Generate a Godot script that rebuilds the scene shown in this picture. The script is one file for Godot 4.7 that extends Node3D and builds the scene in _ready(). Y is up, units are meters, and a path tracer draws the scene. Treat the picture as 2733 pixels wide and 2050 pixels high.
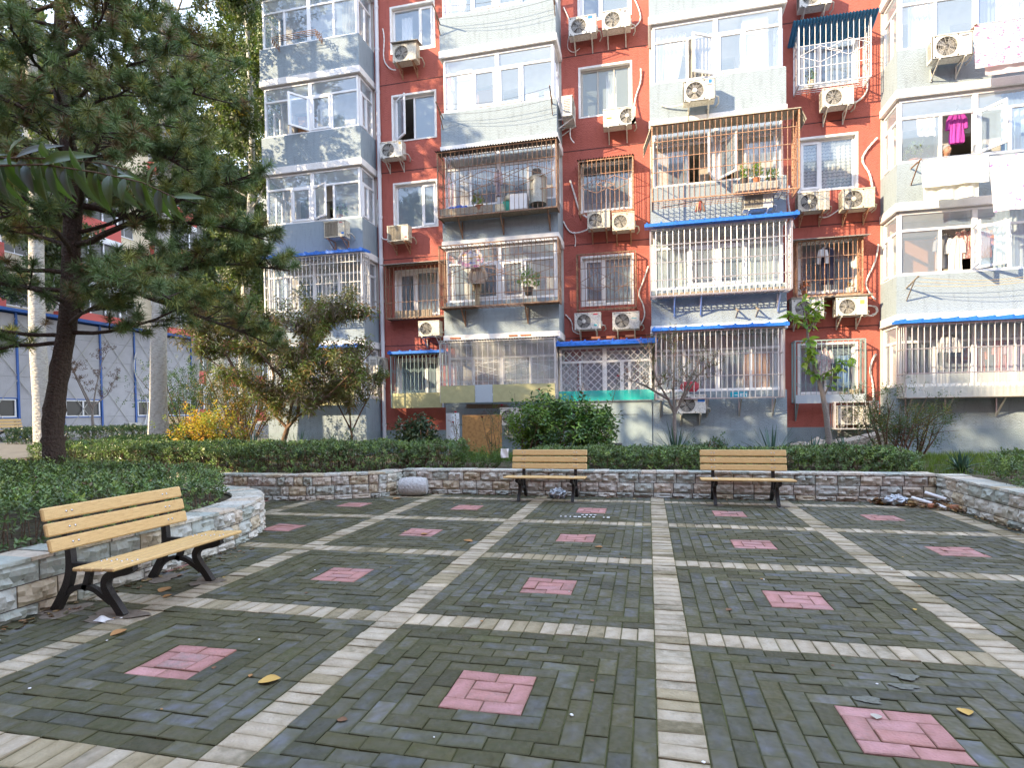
extends Node3D
# Courtyard plaza in front of a red and grey apartment block. x runs along the facade, z towards the viewer, metres.

const ZB := -15.8      # front of the bays
const ZR := -16.8      # red wall
const ST := 2.67       # storey height
const GU := 0.1006     # paving module along x
const GV := 0.0989     # paving module along z

var rng := RandomNumberGenerator.new()
var M := {}
var used := {}
var kids := {}


class Geo:
	var v := PackedVector3Array()
	var n := PackedVector3Array()
	var u := PackedVector2Array()
	var c := PackedColorArray()
	var ix := PackedInt32Array()
	var tint := Color(1, 1, 1)
	var colored := false

	func vert(p: Vector3, nn: Vector3, uv: Vector2) -> int:
		v.append(p); n.append(nn); u.append(uv); c.append(tint)
		return v.size() - 1

	func quad(a: Vector3, b: Vector3, cc: Vector3, d: Vector3, ua := Vector2(0, 0), ub := Vector2(1, 0), uc := Vector2(1, 1), ud := Vector2(0, 1)):
		var nn := (b - a).cross(cc - a)
		if nn.length_squared() < 1e-14:
			nn = (cc - a).cross(d - a)
		nn = nn.normalized()
		var i := vert(a, nn, ua)
		vert(b, nn, ub); vert(cc, nn, uc); vert(d, nn, ud)
		ix.append_array(PackedInt32Array([i, i + 2, i + 1, i, i + 3, i + 2]))

	func tri(a: Vector3, b: Vector3, cc: Vector3):
		var nn := (b - a).cross(cc - a).normalized()
		var i := vert(a, nn, Vector2(0, 0))
		vert(b, nn, Vector2(1, 0)); vert(cc, nn, Vector2(0.5, 1))
		ix.append_array(PackedInt32Array([i, i + 2, i + 1]))

	func box(ce: Vector3, s: Vector3, bas := Basis.IDENTITY):
		var x := bas.x * s.x * 0.5
		var y := bas.y * s.y * 0.5
		var z := bas.z * s.z * 0.5
		quad(ce - x - y + z, ce + x - y + z, ce + x + y + z, ce - x + y + z)
		quad(ce + x - y - z, ce - x - y - z, ce - x + y - z, ce + x + y - z)
		quad(ce + x - y + z, ce + x - y - z, ce + x + y - z, ce + x + y + z)
		quad(ce - x - y - z, ce - x - y + z, ce - x + y + z, ce - x + y - z)
		quad(ce - x + y + z, ce + x + y + z, ce + x + y - z, ce - x + y - z)
		quad(ce - x - y - z, ce + x - y - z, ce + x - y + z, ce - x - y + z)

	# box by corner values
	func bx(x0: float, x1: float, y0: float, y1: float, z0: float, z1: float):
		box(Vector3(x0 + x1, y0 + y1, z0 + z1) * 0.5, Vector3(absf(x1 - x0), absf(y1 - y0), absf(z1 - z0)))

	# chamfered box
	func cbox(ce: Vector3, s: Vector3, b: float, bas := Basis.IDENTITY):
		var h := s * 0.5
		b = minf(b, minf(h.x, minf(h.y, h.z)) * 0.9)
		var f := func(i: int, sg: Vector3) -> Vector3:
			var p := sg * (h - Vector3(b, b, b))
			p[i] = sg[i] * h[i]
			return ce + bas * p
		for i in 3:
			var j := (i + 1) % 3
			var k := (i + 2) % 3
			for s0 in [-1.0, 1.0]:
				var q := []
				for st in [[-1.0, -1.0], [1.0, -1.0], [1.0, 1.0], [-1.0, 1.0]]:
					var sg := Vector3.ZERO
					sg[i] = s0; sg[j] = st[0]; sg[k] = st[1]
					q.append(f.call(i, sg))
				if s0 > 0:
					quad(q[0], q[1], q[2], q[3])
				else:
					quad(q[3], q[2], q[1], q[0])
		for i in 3:            # edges along axis i
			var j := (i + 1) % 3
			var k := (i + 2) % 3
			for sj in [-1.0, 1.0]:
				for sk in [-1.0, 1.0]:
					var a := Vector3.ZERO
					a[i] = -1.0; a[j] = sj; a[k] = sk
					var e := a
					e[i] = 1.0
					var p0: Vector3 = f.call(j, a); var p1: Vector3 = f.call(j, e); var p2: Vector3 = f.call(k, e); var p3: Vector3 = f.call(k, a)
					var out := a
					out[i] = 0.0
					if (p1 - p0).cross(p2 - p0).dot(bas * out) < 0:
						quad(p3, p2, p1, p0)
					else:
						quad(p0, p1, p2, p3)
		for sx in [-1.0, 1.0]:
			for sy in [-1.0, 1.0]:
				for sz in [-1.0, 1.0]:
					var sg := Vector3(sx, sy, sz)
					var p0: Vector3 = f.call(0, sg); var p1: Vector3 = f.call(1, sg); var p2: Vector3 = f.call(2, sg)
					if (p1 - p0).cross(p2 - p0).dot(bas * sg) < 0:
						tri(p0, p2, p1)
					else:
						tri(p0, p1, p2)

	func bar(a: Vector3, b: Vector3, w: float, t := -1.0):
		var y := (b - a)
		var l := y.length()
		if l < 1e-5:
			return
		y /= l
		var up := Vector3(0, 0, 1) if absf(y.z) < 0.9 else Vector3(0, 1, 0)
		var x := y.cross(up).normalized()
		var z := x.cross(y)
		box((a + b) * 0.5, Vector3(w, l, t if t > 0 else w), Basis(x, y, z))

	func tube(p: Array, r, sides := 6, caps := true):
		var m := p.size()
		var nrm := Vector3.ZERO
		var base := v.size()
		for i in m:
			var d: Vector3 = (p[mini(i + 1, m - 1)] - p[maxi(i - 1, 0)]).normalized()
			if i == 0:
				nrm = d.cross(Vector3(0.31, 0.17, 0.93)).normalized()
				if nrm.length() < 0.1:
					nrm = d.cross(Vector3(1, 0, 0)).normalized()
			else:
				nrm = (nrm - d * nrm.dot(d)).normalized()
			var bi := d.cross(nrm)
			var rr: float = r[i] if r is Array else r
			for k in sides + 1:
				var a := TAU * k / sides
				var o := nrm * cos(a) + bi * sin(a)
				vert(p[i] + o * rr, o, Vector2(float(k) / sides, float(i) / maxf(1, m - 1)))
		var w := sides + 1
		for i in m - 1:
			for k in sides:
				var a := base + i * w + k
				ix.append_array(PackedInt32Array([a, a + w, a + w + 1, a, a + w + 1, a + 1]))
		if caps:
			for e in [0, m - 1]:
				var d: Vector3 = (p[1] - p[0]).normalized() if e == 0 else (p[m - 1] - p[m - 2]).normalized()
				if e == 0:
					d = -d
				var ci := vert(p[e], d, Vector2(0.5, 0.5))
				for k in w:
					vert(v[base + e * w + k], d, Vector2(0.5, 0.5))
				for k in sides:
					if e == 0:
						ix.append_array(PackedInt32Array([ci, ci + 1 + k, ci + 2 + k]))
					else:
						ix.append_array(PackedInt32Array([ci, ci + 2 + k, ci + 1 + k]))

	# surface of revolution about axis y at ce; profile from bottom outwards to the top
	func lathe(ce: Vector3, prof: Array, sides := 16, bas := Basis.IDENTITY):
		var base := v.size()
		var m := prof.size()
		for i in m:
			var a: Vector2 = prof[maxi(i - 1, 0)]
			var b: Vector2 = prof[mini(i + 1, m - 1)]
			var t := (b - a).normalized()
			for k in sides + 1:
				var an := TAU * k / sides
				var o := Vector3(cos(an), 0, -sin(an))
				vert(ce + bas * (o * prof[i].x + Vector3(0, prof[i].y, 0)), (bas * (o * t.y - Vector3(0, t.x, 0))).normalized(), Vector2(float(k) / sides, float(i) / (m - 1)))
		var w := sides + 1
		for i in m - 1:
			for k in sides:
				var a := base + i * w + k
				ix.append_array(PackedInt32Array([a, a + w + 1, a + 1, a, a + w, a + w + 1]))

	# flat-sided sweep of a width x thick strip along points, wide across "side"
	func strip(p: Array, w: float, t: float, side: Vector3, taper := 1.0):
		var m := p.size()
		var q := []
		for i in m:
			var d: Vector3 = (p[mini(i + 1, m - 1)] - p[maxi(i - 1, 0)]).normalized()
			var o := d.cross(side).normalized()
			var k := lerpf(1.0, taper, float(i) / (m - 1))
			q.append([p[i] - o * w * 0.5 * k - side * t * 0.5, p[i] + o * w * 0.5 * k - side * t * 0.5, p[i] + o * w * 0.5 * k + side * t * 0.5, p[i] - o * w * 0.5 * k + side * t * 0.5])
		for i in m - 1:
			for j in 4:
				var a: Vector3 = q[i][j]; var b: Vector3 = q[i][(j + 1) % 4]; var cc: Vector3 = q[i + 1][(j + 1) % 4]; var d: Vector3 = q[i + 1][j]
				quad(a, b, cc, d) if ((b - a).cross(cc - a)).dot((a + b) * 0.5 - p[i]) > 0 else quad(d, cc, b, a)
		quad(q[0][0], q[0][1], q[0][2], q[0][3])
		quad(q[m - 1][3], q[m - 1][2], q[m - 1][1], q[m - 1][0])

	# smooth sheet from a function of (s, t) in 0..1
	func sheet(nu: int, nv: int, f: Callable):
		var base := v.size()
		var e := 0.002
		for j in nv + 1:
			for i in nu + 1:
				var s := float(i) / nu
				var t := float(j) / nv
				var p: Vector3 = f.call(s, t)
				var ds: Vector3 = f.call(minf(s + e, 1), t) - f.call(maxf(s - e, 0), t)
				var dt: Vector3 = f.call(s, minf(t + e, 1)) - f.call(s, maxf(t - e, 0))
				vert(p, ds.cross(dt).normalized(), Vector2(s, 1 - t))
		var w := nu + 1
		for j in nv:
			for i in nu:
				var a := base + j * w + i
				ix.append_array(PackedInt32Array([a, a + w + 1, a + 1, a, a + w, a + w + 1]))

	func mesh() -> ArrayMesh:
		var a := []
		a.resize(Mesh.ARRAY_MAX)
		a[Mesh.ARRAY_VERTEX] = v
		a[Mesh.ARRAY_NORMAL] = n
		a[Mesh.ARRAY_TEX_UV] = u
		if colored:
			a[Mesh.ARRAY_COLOR] = c
		a[Mesh.ARRAY_INDEX] = ix
		var m := ArrayMesh.new()
		m.add_surface_from_arrays(Mesh.PRIMITIVE_TRIANGLES, a)
		return m


func numbered(called: String, parent: Node) -> String:
	var key := str(parent.get_instance_id()) + called
	kids[key] = kids.get(key, -1) + 1
	return called if kids[key] == 0 else "%s_%03d" % [called, kids[key]]


func tag(o: Node, label := "", category := "", group := "", kind := ""):
	if label: o.set_meta("label", label)
	if category: o.set_meta("category", category)
	if group: o.set_meta("group", group)
	if kind: o.set_meta("kind", kind)
	return o


func obj(called: String, g, m: Material, parent: Node = self) -> MeshInstance3D:
	var o := MeshInstance3D.new()
	o.mesh = g if g is Mesh else g.mesh()
	o.material_override = m
	o.name = numbered(called, parent)
	parent.add_child(o, true)
	return o


func thing(called: String, label: String, category: String, at := Vector3.ZERO, turn := 0.0, group := "") -> Node3D:
	var o := Node3D.new()
	o.name = numbered(called, self)
	add_child(o, true)
	o.position = at
	o.rotation.y = turn
	return tag(o, label, category, group)


func part(called: String, parent: Node) -> Node3D:
	var o := Node3D.new()
	o.name = numbered(called, parent)
	parent.add_child(o, true)
	return o


func dup(src: Node3D, label: String, at: Vector3, turn := 0.0) -> Node3D:
	var o: Node3D = src.duplicate()
	o.name = numbered(String(src.name).rstrip("0123456789").rstrip("_"), self)
	add_child(o, true)
	o.position = at
	o.rotation = Vector3(0, turn, 0)
	o.set_meta("label", label)
	return o


func multi(called: String, mesh: Mesh, m: Material, xf: Array, cols: Array, parent: Node = self) -> MultiMeshInstance3D:
	var mm := MultiMesh.new()
	mm.transform_format = MultiMesh.TRANSFORM_3D
	mm.use_colors = true
	mm.mesh = mesh
	mm.instance_count = xf.size()
	for i in xf.size():
		mm.set_instance_transform(i, xf[i])
		mm.set_instance_color(i, cols[i % cols.size()])
	var o := MultiMeshInstance3D.new()
	o.multimesh = mm
	o.material_override = m
	o.name = numbered(called, parent)
	parent.add_child(o, true)
	o.set_meta("kind", "stuff")
	return o


func R(a: float, b: float) -> float:
	return rng.randf_range(a, b)


func lin(r: float, g: float, b: float) -> Color:
	return Color(r, g, b).linear_to_srgb()


func mat(called: String, col: Color, rough := 0.8, metal := 0.0) -> StandardMaterial3D:
	var m := StandardMaterial3D.new()
	m.resource_name = called
	m.albedo_color = col.linear_to_srgb()
	m.roughness = rough
	m.metallic = metal
	M[called] = m
	return m


# grey noise as numbers in 0..1
func noise_img(size: int, freq: float, oct: int, sd: int, type := FastNoiseLite.TYPE_SIMPLEX_SMOOTH) -> Image:
	var nz := FastNoiseLite.new()
	nz.noise_type = type
	nz.seed = sd
	nz.frequency = freq
	nz.fractal_octaves = oct
	return nz.get_seamless_image(size, size)


# a texture that runs through colours (linear) by one or two noises
func ramp_tex(size: int, cols: Array, f1: float, f2: float, mixing: float, sd: int) -> ImageTexture:
	var a := noise_img(size, f1, 4, sd)
	var b := noise_img(size, f2, 2, sd + 7)
	a.convert(Image.FORMAT_L8); b.convert(Image.FORMAT_L8)
	var da := a.get_data(); var db := b.get_data()
	var lut := []
	for i in 256:
		var t := i / 255.0 * (cols.size() - 1)
		var k := mini(int(t), cols.size() - 2)
		var q: Color = (cols[k] as Color).lerp(cols[k + 1], t - k).linear_to_srgb()
		lut.append([clampi(int(q.r * 255), 0, 255), clampi(int(q.g * 255), 0, 255), clampi(int(q.b * 255), 0, 255)])
	var out := PackedByteArray()
	out.resize(size * size * 3)
	for i in size * size:
		var val := clampi(int((da[i] - 128) * (1.0 - mixing) * 1.5 + (db[i] - 128) * mixing * 1.5 + 128), 0, 255)
		var q = lut[val]
		out[i * 3] = q[0]; out[i * 3 + 1] = q[1]; out[i * 3 + 2] = q[2]
	var im := Image.create_from_data(size, size, false, Image.FORMAT_RGB8, out)
	im.generate_mipmaps()
	return ImageTexture.create_from_image(im)


func bump_tex(size: int, freq: float, oct: int, strength: float, sd: int, type := FastNoiseLite.TYPE_SIMPLEX_SMOOTH) -> ImageTexture:
	var im := noise_img(size, freq, oct, sd, type)
	im.convert(Image.FORMAT_RGBA8)
	im.bump_map_to_normal_map(strength)
	return ImageTexture.create_from_image(im)


func tri_tex(m: StandardMaterial3D, tex: Texture2D, metres: float, bump: Texture2D = null, bs := 1.0, world := true) -> StandardMaterial3D:
	m.uv1_triplanar = true
	m.uv1_world_triplanar = world
	m.uv1_scale = Vector3.ONE / metres
	if tex: m.albedo_texture = tex
	if bump:
		m.normal_enabled = true
		m.normal_texture = bump
		m.normal_scale = bs
	return m


func glassy(called: String, col: Color, alpha: float, mirror: float, rough := 0.02) -> StandardMaterial3D:
	var m := mat(called, col, rough, mirror)
	m.albedo_color.a = alpha
	m.transparency = BaseMaterial3D.TRANSPARENCY_ALPHA
	m.cull_mode = BaseMaterial3D.CULL_DISABLED
	return m


func leafy(called: String, back: Color, rough := 0.5) -> StandardMaterial3D:
	var m := mat(called, Color(1, 1, 1), rough)
	m.vertex_color_use_as_albedo = true
	m.backlight_enabled = true
	m.backlight = back.linear_to_srgb()
	m.cull_mode = BaseMaterial3D.CULL_DISABLED
	return m


func _ready():
	rng.seed = 20241
	# ---- camera, sky, sun, exposure
	var cam := Camera3D.new()
	cam.name = "camera"
	cam.projection = Camera3D.PROJECTION_FRUSTUM
	cam.near = 0.1
	cam.far = 400.0
	cam.size = 2.0 * 1025.0 / 1549.12 * cam.near
	cam.frustum_offset = Vector2(0, 0.07274 * cam.near)
	cam.transform = Transform3D(Basis(Vector3.UP, 0.2303) * Basis(Vector3.RIGHT, -0.0246) * Basis(Vector3.BACK, -0.0143), Vector3(0, 1.3888, 0))
	add_child(cam)
	var sky_mat := ProceduralSkyMaterial.new()
	sky_mat.sky_top_color = Color(0.63, 0.695, 0.80)
	sky_mat.sky_horizon_color = Color(0.94, 0.93, 0.90)
	sky_mat.sky_curve = 0.16
	sky_mat.ground_bottom_color = Color(0.30, 0.29, 0.27)
	sky_mat.ground_horizon_color = Color(0.55, 0.56, 0.56)
	sky_mat.sky_energy_multiplier = 1.4
	sky_mat.sun_angle_max = 12.0
	var env := Environment.new()
	env.background_mode = Environment.BG_SKY
	env.sky = Sky.new()
	env.sky.sky_material = sky_mat
	env.tonemap_mode = Environment.TONE_MAPPER_LINEAR
	env.tonemap_exposure = 2.8
	env.sdfgi_enabled = true
	env.ssao_enabled = true
	env.ssil_enabled = true
	var we := WorldEnvironment.new()
	we.name = "world"
	we.environment = env
	add_child(we)
	var sun := DirectionalLight3D.new()
	sun.name = "sun"
	sun.light_energy = 1.5
	sun.light_color = Color(1.0, 0.90, 0.74)
	sun.light_angular_distance = 0.53
	sun.shadow_enabled = true
	add_child(sun)
	sun.look_at_from_position(Vector3.ZERO, Vector3(1.17, -0.75, -1.0))
	# ---- the place, large to small
	materials()
	ground()
	paving()
	planter_walls()
	apartment_block()
	cages()
	neighbours()
	benches()
	air_conditioners()
	curtains_and_washing()
	wall_fittings()
	small_things()
	plants()


func materials():
	var fine := bump_tex(512, 0.16, 3, 5.0, 3)
	var coarse := bump_tex(256, 0.035, 4, 10.0, 5)
	M["fine"] = fine
	M["coarse"] = coarse
	var mottle := ramp_tex(512, [Color(0.80, 0.80, 0.80), Color(1, 1, 1)], 0.012, 0.2, 0.35, 11)
	var grime := ramp_tex(512, [Color(0.55, 0.53, 0.50), Color(0.9, 0.9, 0.88), Color(1, 1, 1)], 0.02, 0.15, 0.3, 12)
	var rustt := ramp_tex(256, [Color(0.10, 0.045, 0.025), Color(0.22, 0.12, 0.07), Color(0.36, 0.30, 0.24)], 0.04, 0.15, 0.3, 13)
	var streak := ramp_tex(512, [Color(0.80, 0.80, 0.79), Color(0.95, 0.95, 0.945), Color(1, 1, 1), Color(1, 1, 1), Color(1, 1, 1)], 0.014, 0.12, 0.3, 14)
	tri_tex(mat("stucco", Color(0.265, 0.322, 0.362), 0.92), streak, 2.5, fine, 0.55).uv1_scale = Vector3(1.1, 0.22, 1.1)
	tri_tex(mat("plinth", Color(0.262, 0.325, 0.352), 0.92), mottle, 2.5, fine, 0.55)
	tri_tex(mat("red", Color(0.385, 0.108, 0.082), 0.9), streak, 2.5, fine, 0.55).uv1_scale = Vector3(0.9, 0.20, 0.9)
	tri_tex(mat("white_band", Color(0.84, 0.83, 0.81), 0.85), mottle, 3.0, fine, 0.3)
	tri_tex(mat("inner_cream", Color(0.56, 0.545, 0.50), 0.9), mottle, 2.0)
	tri_tex(mat("render_smooth", Color(0.30, 0.375, 0.40), 0.85), mottle, 2.0, fine, 0.5)
	mat("groove", Color(0.07, 0.03, 0.03), 0.9)
	mat("frame_white", Color(0.74, 0.75, 0.76), 0.35)
	mat("seal", Color(0.04, 0.045, 0.05), 0.6)
	mat("ceiling", Color(0.62, 0.61, 0.58), 0.9)
	mat("floor_in", Color(0.28, 0.2, 0.13), 0.5)
	mat("door_wood", Color(0.28, 0.13, 0.045), 0.5)
	glassy("glass", Color(0.62, 0.80, 0.98), 0.06, 0.22)
	glassy("glass_old", Color(0.70, 0.86, 0.90), 0.10, 0.14)
	mat("concrete_trim", Color(0.42, 0.41, 0.38), 0.9)
	# metals
	mat("steel", Color(0.66, 0.66, 0.67), 0.32, 0.75)
	tri_tex(mat("rust", Color(1, 1, 1), 0.85), rustt, 0.5)
	tri_tex(mat("rust_pale", Color(1.7, 1.6, 1.5), 0.8), rustt, 0.5)
	mat("bars_white", Color(0.62, 0.61, 0.60), 0.4, 0.2)
	mat("bars_green", Color(0.26, 0.36, 0.36), 0.5, 0.1)
	tri_tex(mat("awning_blue", Color(0.025, 0.17, 0.66), 0.4), grime, 0.9)
	tri_tex(mat("roof_blue", Color(0.02, 0.17, 0.38), 0.5), grime, 1.2)
	tri_tex(mat("sheet_grey", Color(0.36, 0.35, 0.33), 0.7), grime, 0.7)
	tri_tex(mat("sheet_dark", Color(0.10, 0.085, 0.07), 0.75), grime, 0.7)
	tri_tex(mat("sheet_beige", Color(0.50, 0.46, 0.36), 0.8), grime, 0.7)
	tri_tex(mat("panel_yellow", Color(0.47, 0.45, 0.24), 0.5), mottle, 1.4)
	mat("panel_grey", Color(0.42, 0.48, 0.52), 0.5)
	tri_tex(mat("plank", Color(0.28, 0.24, 0.19), 0.85), grime, 0.5)
	mat("net_green", Color(0.01, 0.36, 0.33), 0.6)
	glassy("film", Color(0.55, 0.57, 0.58), 0.20, 0.0, 0.2)
	glassy("film_pale", Color(0.72, 0.74, 0.66), 0.42, 0.0, 0.2)
	glassy("netting", Color(0.01, 0.42, 0.38), 0.72, 0.0, 0.25)
	mat("pvc", Color(0.62, 0.63, 0.66), 0.5)
	mat("hose_white", Color(0.72, 0.71, 0.68), 0.7)
	# air conditioners
	tri_tex(mat("ac_white", Color(0.66, 0.65, 0.60), 0.45), grime, 0.6)
	tri_tex(mat("ac_cream", Color(0.60, 0.56, 0.46), 0.5), grime, 0.6)
	mat("ac_dark", Color(0.045, 0.043, 0.04), 0.7)
	mat("ac_fan", Color(0.22, 0.21, 0.19), 0.5)
	mat("ac_wire", Color(0.45, 0.44, 0.40), 0.4)
	mat("ac_louvre", Color(0.36, 0.33, 0.27), 0.6)
	# bench
	tri_tex(mat("bench_wood", Color(0.62, 0.42, 0.18), 0.5), ramp_tex(512, [Color(0.70, 0.64, 0.56), Color(0.93, 0.90, 0.86), Color(1, 1, 1), Color(1, 1, 1)], 0.02, 0.12, 0.4, 31), 0.6, fine, 0.2, false).uv1_scale = Vector3(0.9, 7.0, 7.0)
	mat("bench_end", Color(0.30, 0.20, 0.08), 0.8)
	tri_tex(mat("cast_iron", Color(0.018, 0.016, 0.015), 0.5), null, 1.0, fine, 0.4)
	mat("bolt", Color(0.55, 0.55, 0.55), 0.25, 1.0)
	# soil, bark, misc
	tri_tex(mat("soil", Color(1, 1, 1), 1.0), ramp_tex(512, [Color(0.045, 0.035, 0.022), Color(0.10, 0.08, 0.05), Color(0.075, 0.09, 0.03)], 0.03, 0.25, 0.4, 41), 2.5, coarse, 1.5)
	tri_tex(mat("ground", Color(1, 1, 1), 1.0), ramp_tex(256, [Color(0.09, 0.085, 0.075), Color(0.16, 0.15, 0.13)], 0.03, 0.2, 0.4, 42), 4.0)
	tri_tex(mat("bark_pine", Color(1, 1, 1), 0.95), ramp_tex(512, [Color(0.014, 0.010, 0.008), Color(0.06, 0.042, 0.032), Color(0.10, 0.075, 0.06)], 0.03, 0.11, 0.5, 43), 0.7, bump_tex(512, 0.035, 4, 16.0, 44, FastNoiseLite.TYPE_CELLULAR), 1.5)
	var birch := ramp_tex(512, [Color(0.06, 0.05, 0.045), Color(0.30, 0.28, 0.25), Color(0.46, 0.45, 0.42), Color(0.52, 0.51, 0.48), Color(0.55, 0.54, 0.51)], 0.025, 0.12, 0.5, 45)
	var bm := tri_tex(mat("bark_poplar", Color(1, 1, 1), 0.85), birch, 0.9, coarse, 0.8)
	bm.uv1_scale = Vector3(0.7, 2.2, 0.7)
	tri_tex(mat("bark_brown", Color(0.16, 0.10, 0.065), 0.9), mottle, 0.4, coarse, 1.0)
	tri_tex(mat("bark_grey", Color(0.26, 0.22, 0.19), 0.9), mottle, 0.4, coarse, 1.0)
	tri_tex(mat("stone_white", Color(0.50, 0.50, 0.50), 0.85), grime, 0.5, coarse, 0.7)
	mat("paper", Color(0.72, 0.72, 0.72), 0.8)
	mat("dry_leaf", Color(0.33, 0.17, 0.06), 0.8)
	mat("dry_leaf_yellow", Color(0.50, 0.32, 0.08), 0.7)
	mat("terracotta", Color(0.36, 0.14, 0.07), 0.8)
	mat("pot_dark", Color(0.08, 0.08, 0.08), 0.7)
	mat("skin", Color(0.27, 0.135, 0.085), 0.6)
	mat("hair_grey", Color(0.20, 0.20, 0.20), 0.8)
	leafy("leaf", Color(0.45, 0.55, 0.12), 0.5)
	leafy("leaf_gloss", Color(0.18, 0.28, 0.05), 0.33)
	leafy("needle", Color(0.10, 0.16, 0.04), 0.55)
	M["grime"] = grime
	M["mottle"] = mottle


func poly_ground(called: String, pts: Array, step: float, yf: Callable, m: Material):
	var poly := PackedVector2Array(pts)
	var all := PackedVector2Array()
	var lo := poly[0]; var hi := poly[0]
	for i in poly.size():
		var a := poly[i]; var b := poly[(i + 1) % poly.size()]
		lo = lo.min(a); hi = hi.max(a)
		var k := int(ceil(a.distance_to(b) / step))
		for j in k:
			all.append(a.lerp(b, float(j) / k))
	var nb := all.size()
	var y := lo.y + step
	while y < hi.y:
		var x := lo.x + step
		while x < hi.x:
			var p := Vector2(x + R(-0.1, 0.1) * step, y + R(-0.1, 0.1) * step)
			if Geometry2D.is_point_in_polygon(p, poly):
				all.append(p)
			x += step
		y += step
	var t := Geometry2D.triangulate_delaunay(all)
	var g := Geo.new()
	for i in range(0, t.size(), 3):
		var a := all[t[i]]; var b := all[t[i + 1]]; var c := all[t[i + 2]]
		if not Geometry2D.is_point_in_polygon((a + b + c) / 3.0, poly):
			continue
		var pa := Vector3(a.x, yf.call(a.x, a.y), a.y); var pb := Vector3(b.x, yf.call(b.x, b.y), b.y); var pc := Vector3(c.x, yf.call(c.x, c.y), c.y)
		if (pb - pa).cross(pc - pa).y < 0:
			g.tri(pa, pc, pb)
		else:
			g.tri(pa, pb, pc)
	tag(obj(called, g, m), "", "", "", "structure")


func bed_y(x: float, z: float) -> float:
	return lerpf(lerpf(0.36, 0.16, smoothstep(-12.5, -15.6, z)), 0.62, smoothstep(-9.5, -15.0, x)) + 0.02 * sin(x * 2.3) * cos(z * 1.9)


func ground():
	var g := Geo.new()
	g.quad(Vector3(-250, -0.06, 60), Vector3(120, -0.06, 60), Vector3(120, -0.06, -250), Vector3(-250, -0.06, -250))
	tag(obj("ground", g, M.ground), "", "", "", "structure")
	poly_ground("planting_bed", [Vector2(-13, -9.4), Vector2(-10.2, -9.05), Vector2(-8.4, -8.6), Vector2(-7.3, -8.5), Vector2(-5.7, -8.5), Vector2(-5.15, -8.68), Vector2(-4.65, -8.9), Vector2(-4.38, -9.1), Vector2(-4.35, -9.6), Vector2(4.15, -9.6), Vector2(4.15, 0), Vector2(14, 0), Vector2(14, -16.75), Vector2(-11.6, -16.75), Vector2(-11.6, -24), Vector2(-13.5, -24)], 0.5, bed_y, M.soil)
	poly_ground("far_ground", [Vector2(-13, -9.4), Vector2(-13.5, -24), Vector2(-11.6, -24), Vector2(-11.6, -60), Vector2(-60, -60), Vector2(-60, -9.6)], 2.5, func(x, _z): return 0.62 if x < -13.7 else bed_y(x, _z), M.ground)
	poly_ground("planter_soil", [Vector2(-4.4, 1), Vector2(-4.4, -5.2), Vector2(-4.5, -5.75), Vector2(-4.75, -6.2), Vector2(-5.2, -6.6), Vector2(-5.8, -6.85), Vector2(-7, -7.1), Vector2(-14, -7.75), Vector2(-14, 1)], 0.6, func(_x, _z): return 0.37, M.soil)


func GX(u: float) -> float:
	return 0.127 + u * GU


func GZ(v: float) -> float:
	return -3.643 - v * GV


func brick_mesh(w: float, d: float, sd: int, kind: int) -> ArrayMesh:
	# kind 0 dark (mossy rim round a bluish middle), 1 cream or pink (dirt towards one end)
	var g := Geo.new()
	g.colored = true
	var nz := FastNoiseLite.new()
	nz.seed = sd * 7 + 3; nz.frequency = 9.0
	var x := w * 0.5 - 0.0022; var z := d * 0.5 - 0.0022
	var b := 0.0045
	var tone := func(px: float, pz: float) -> Color:
		var e := minf((x - absf(px)) / 0.05, (z - absf(pz)) / 0.05)
		var k := clampf(e + nz.get_noise_2d(px, pz) * 1.5, 0.0, 1.0)
		if kind == 0:
			return Color(0.88, 0.86, 0.56).lerp(Color(1.05, 1.06, 1.16), k)
		return Color(0.78, 0.76, 0.68).lerp(Color(1, 1, 1), clampf(k * 1.6, 0, 1))
	var q := func(px: float, pz: float, dy: float) -> Vector3:
		return Vector3(px, 0.0025 * sin(px * 9.0 + sd * 1.7) + 0.002 * cos(pz * 11.0 + sd * 2.9) - dy, pz)
	var nx := 4 if w > d else 2
	var nzz := 2 if w > d else 4
	var xi := x - b; var zi := z - b
	for m in nzz:
		for n in nx:
			var c := [Vector2(n, m + 1), Vector2(n + 1, m + 1), Vector2(n + 1, m), Vector2(n, m)]
			var p := []
			for e in c: p.append(q.call(lerpf(-xi, xi, e.x / nx), lerpf(-zi, zi, e.y / nzz), 0.0))
			var at := g.c.size()
			g.quad(p[0], p[1], p[2], p[3])
			for k in 4: g.c[at + k] = tone.call(p[k].x, p[k].z)
	var o := [q.call(-x, z, b * 0.6), q.call(x, z, b * 0.6), q.call(x, -z, b * 0.6), q.call(-x, -z, b * 0.6)]
	var i := [q.call(-xi, zi, 0.0), q.call(xi, zi, 0.0), q.call(xi, -zi, 0.0), q.call(-xi, -zi, 0.0)]
	g.tint = Color(0.75, 0.75, 0.42) if kind == 0 else Color(0.72, 0.70, 0.60)
	for k in 4:
		var l := (k + 1) % 4
		g.quad(o[k], o[l], i[l], i[k])
		g.quad(o[k] - Vector3(0, 0.03, 0), o[l] - Vector3(0, 0.03, 0), o[l], o[k])
	return g.mesh()


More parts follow.
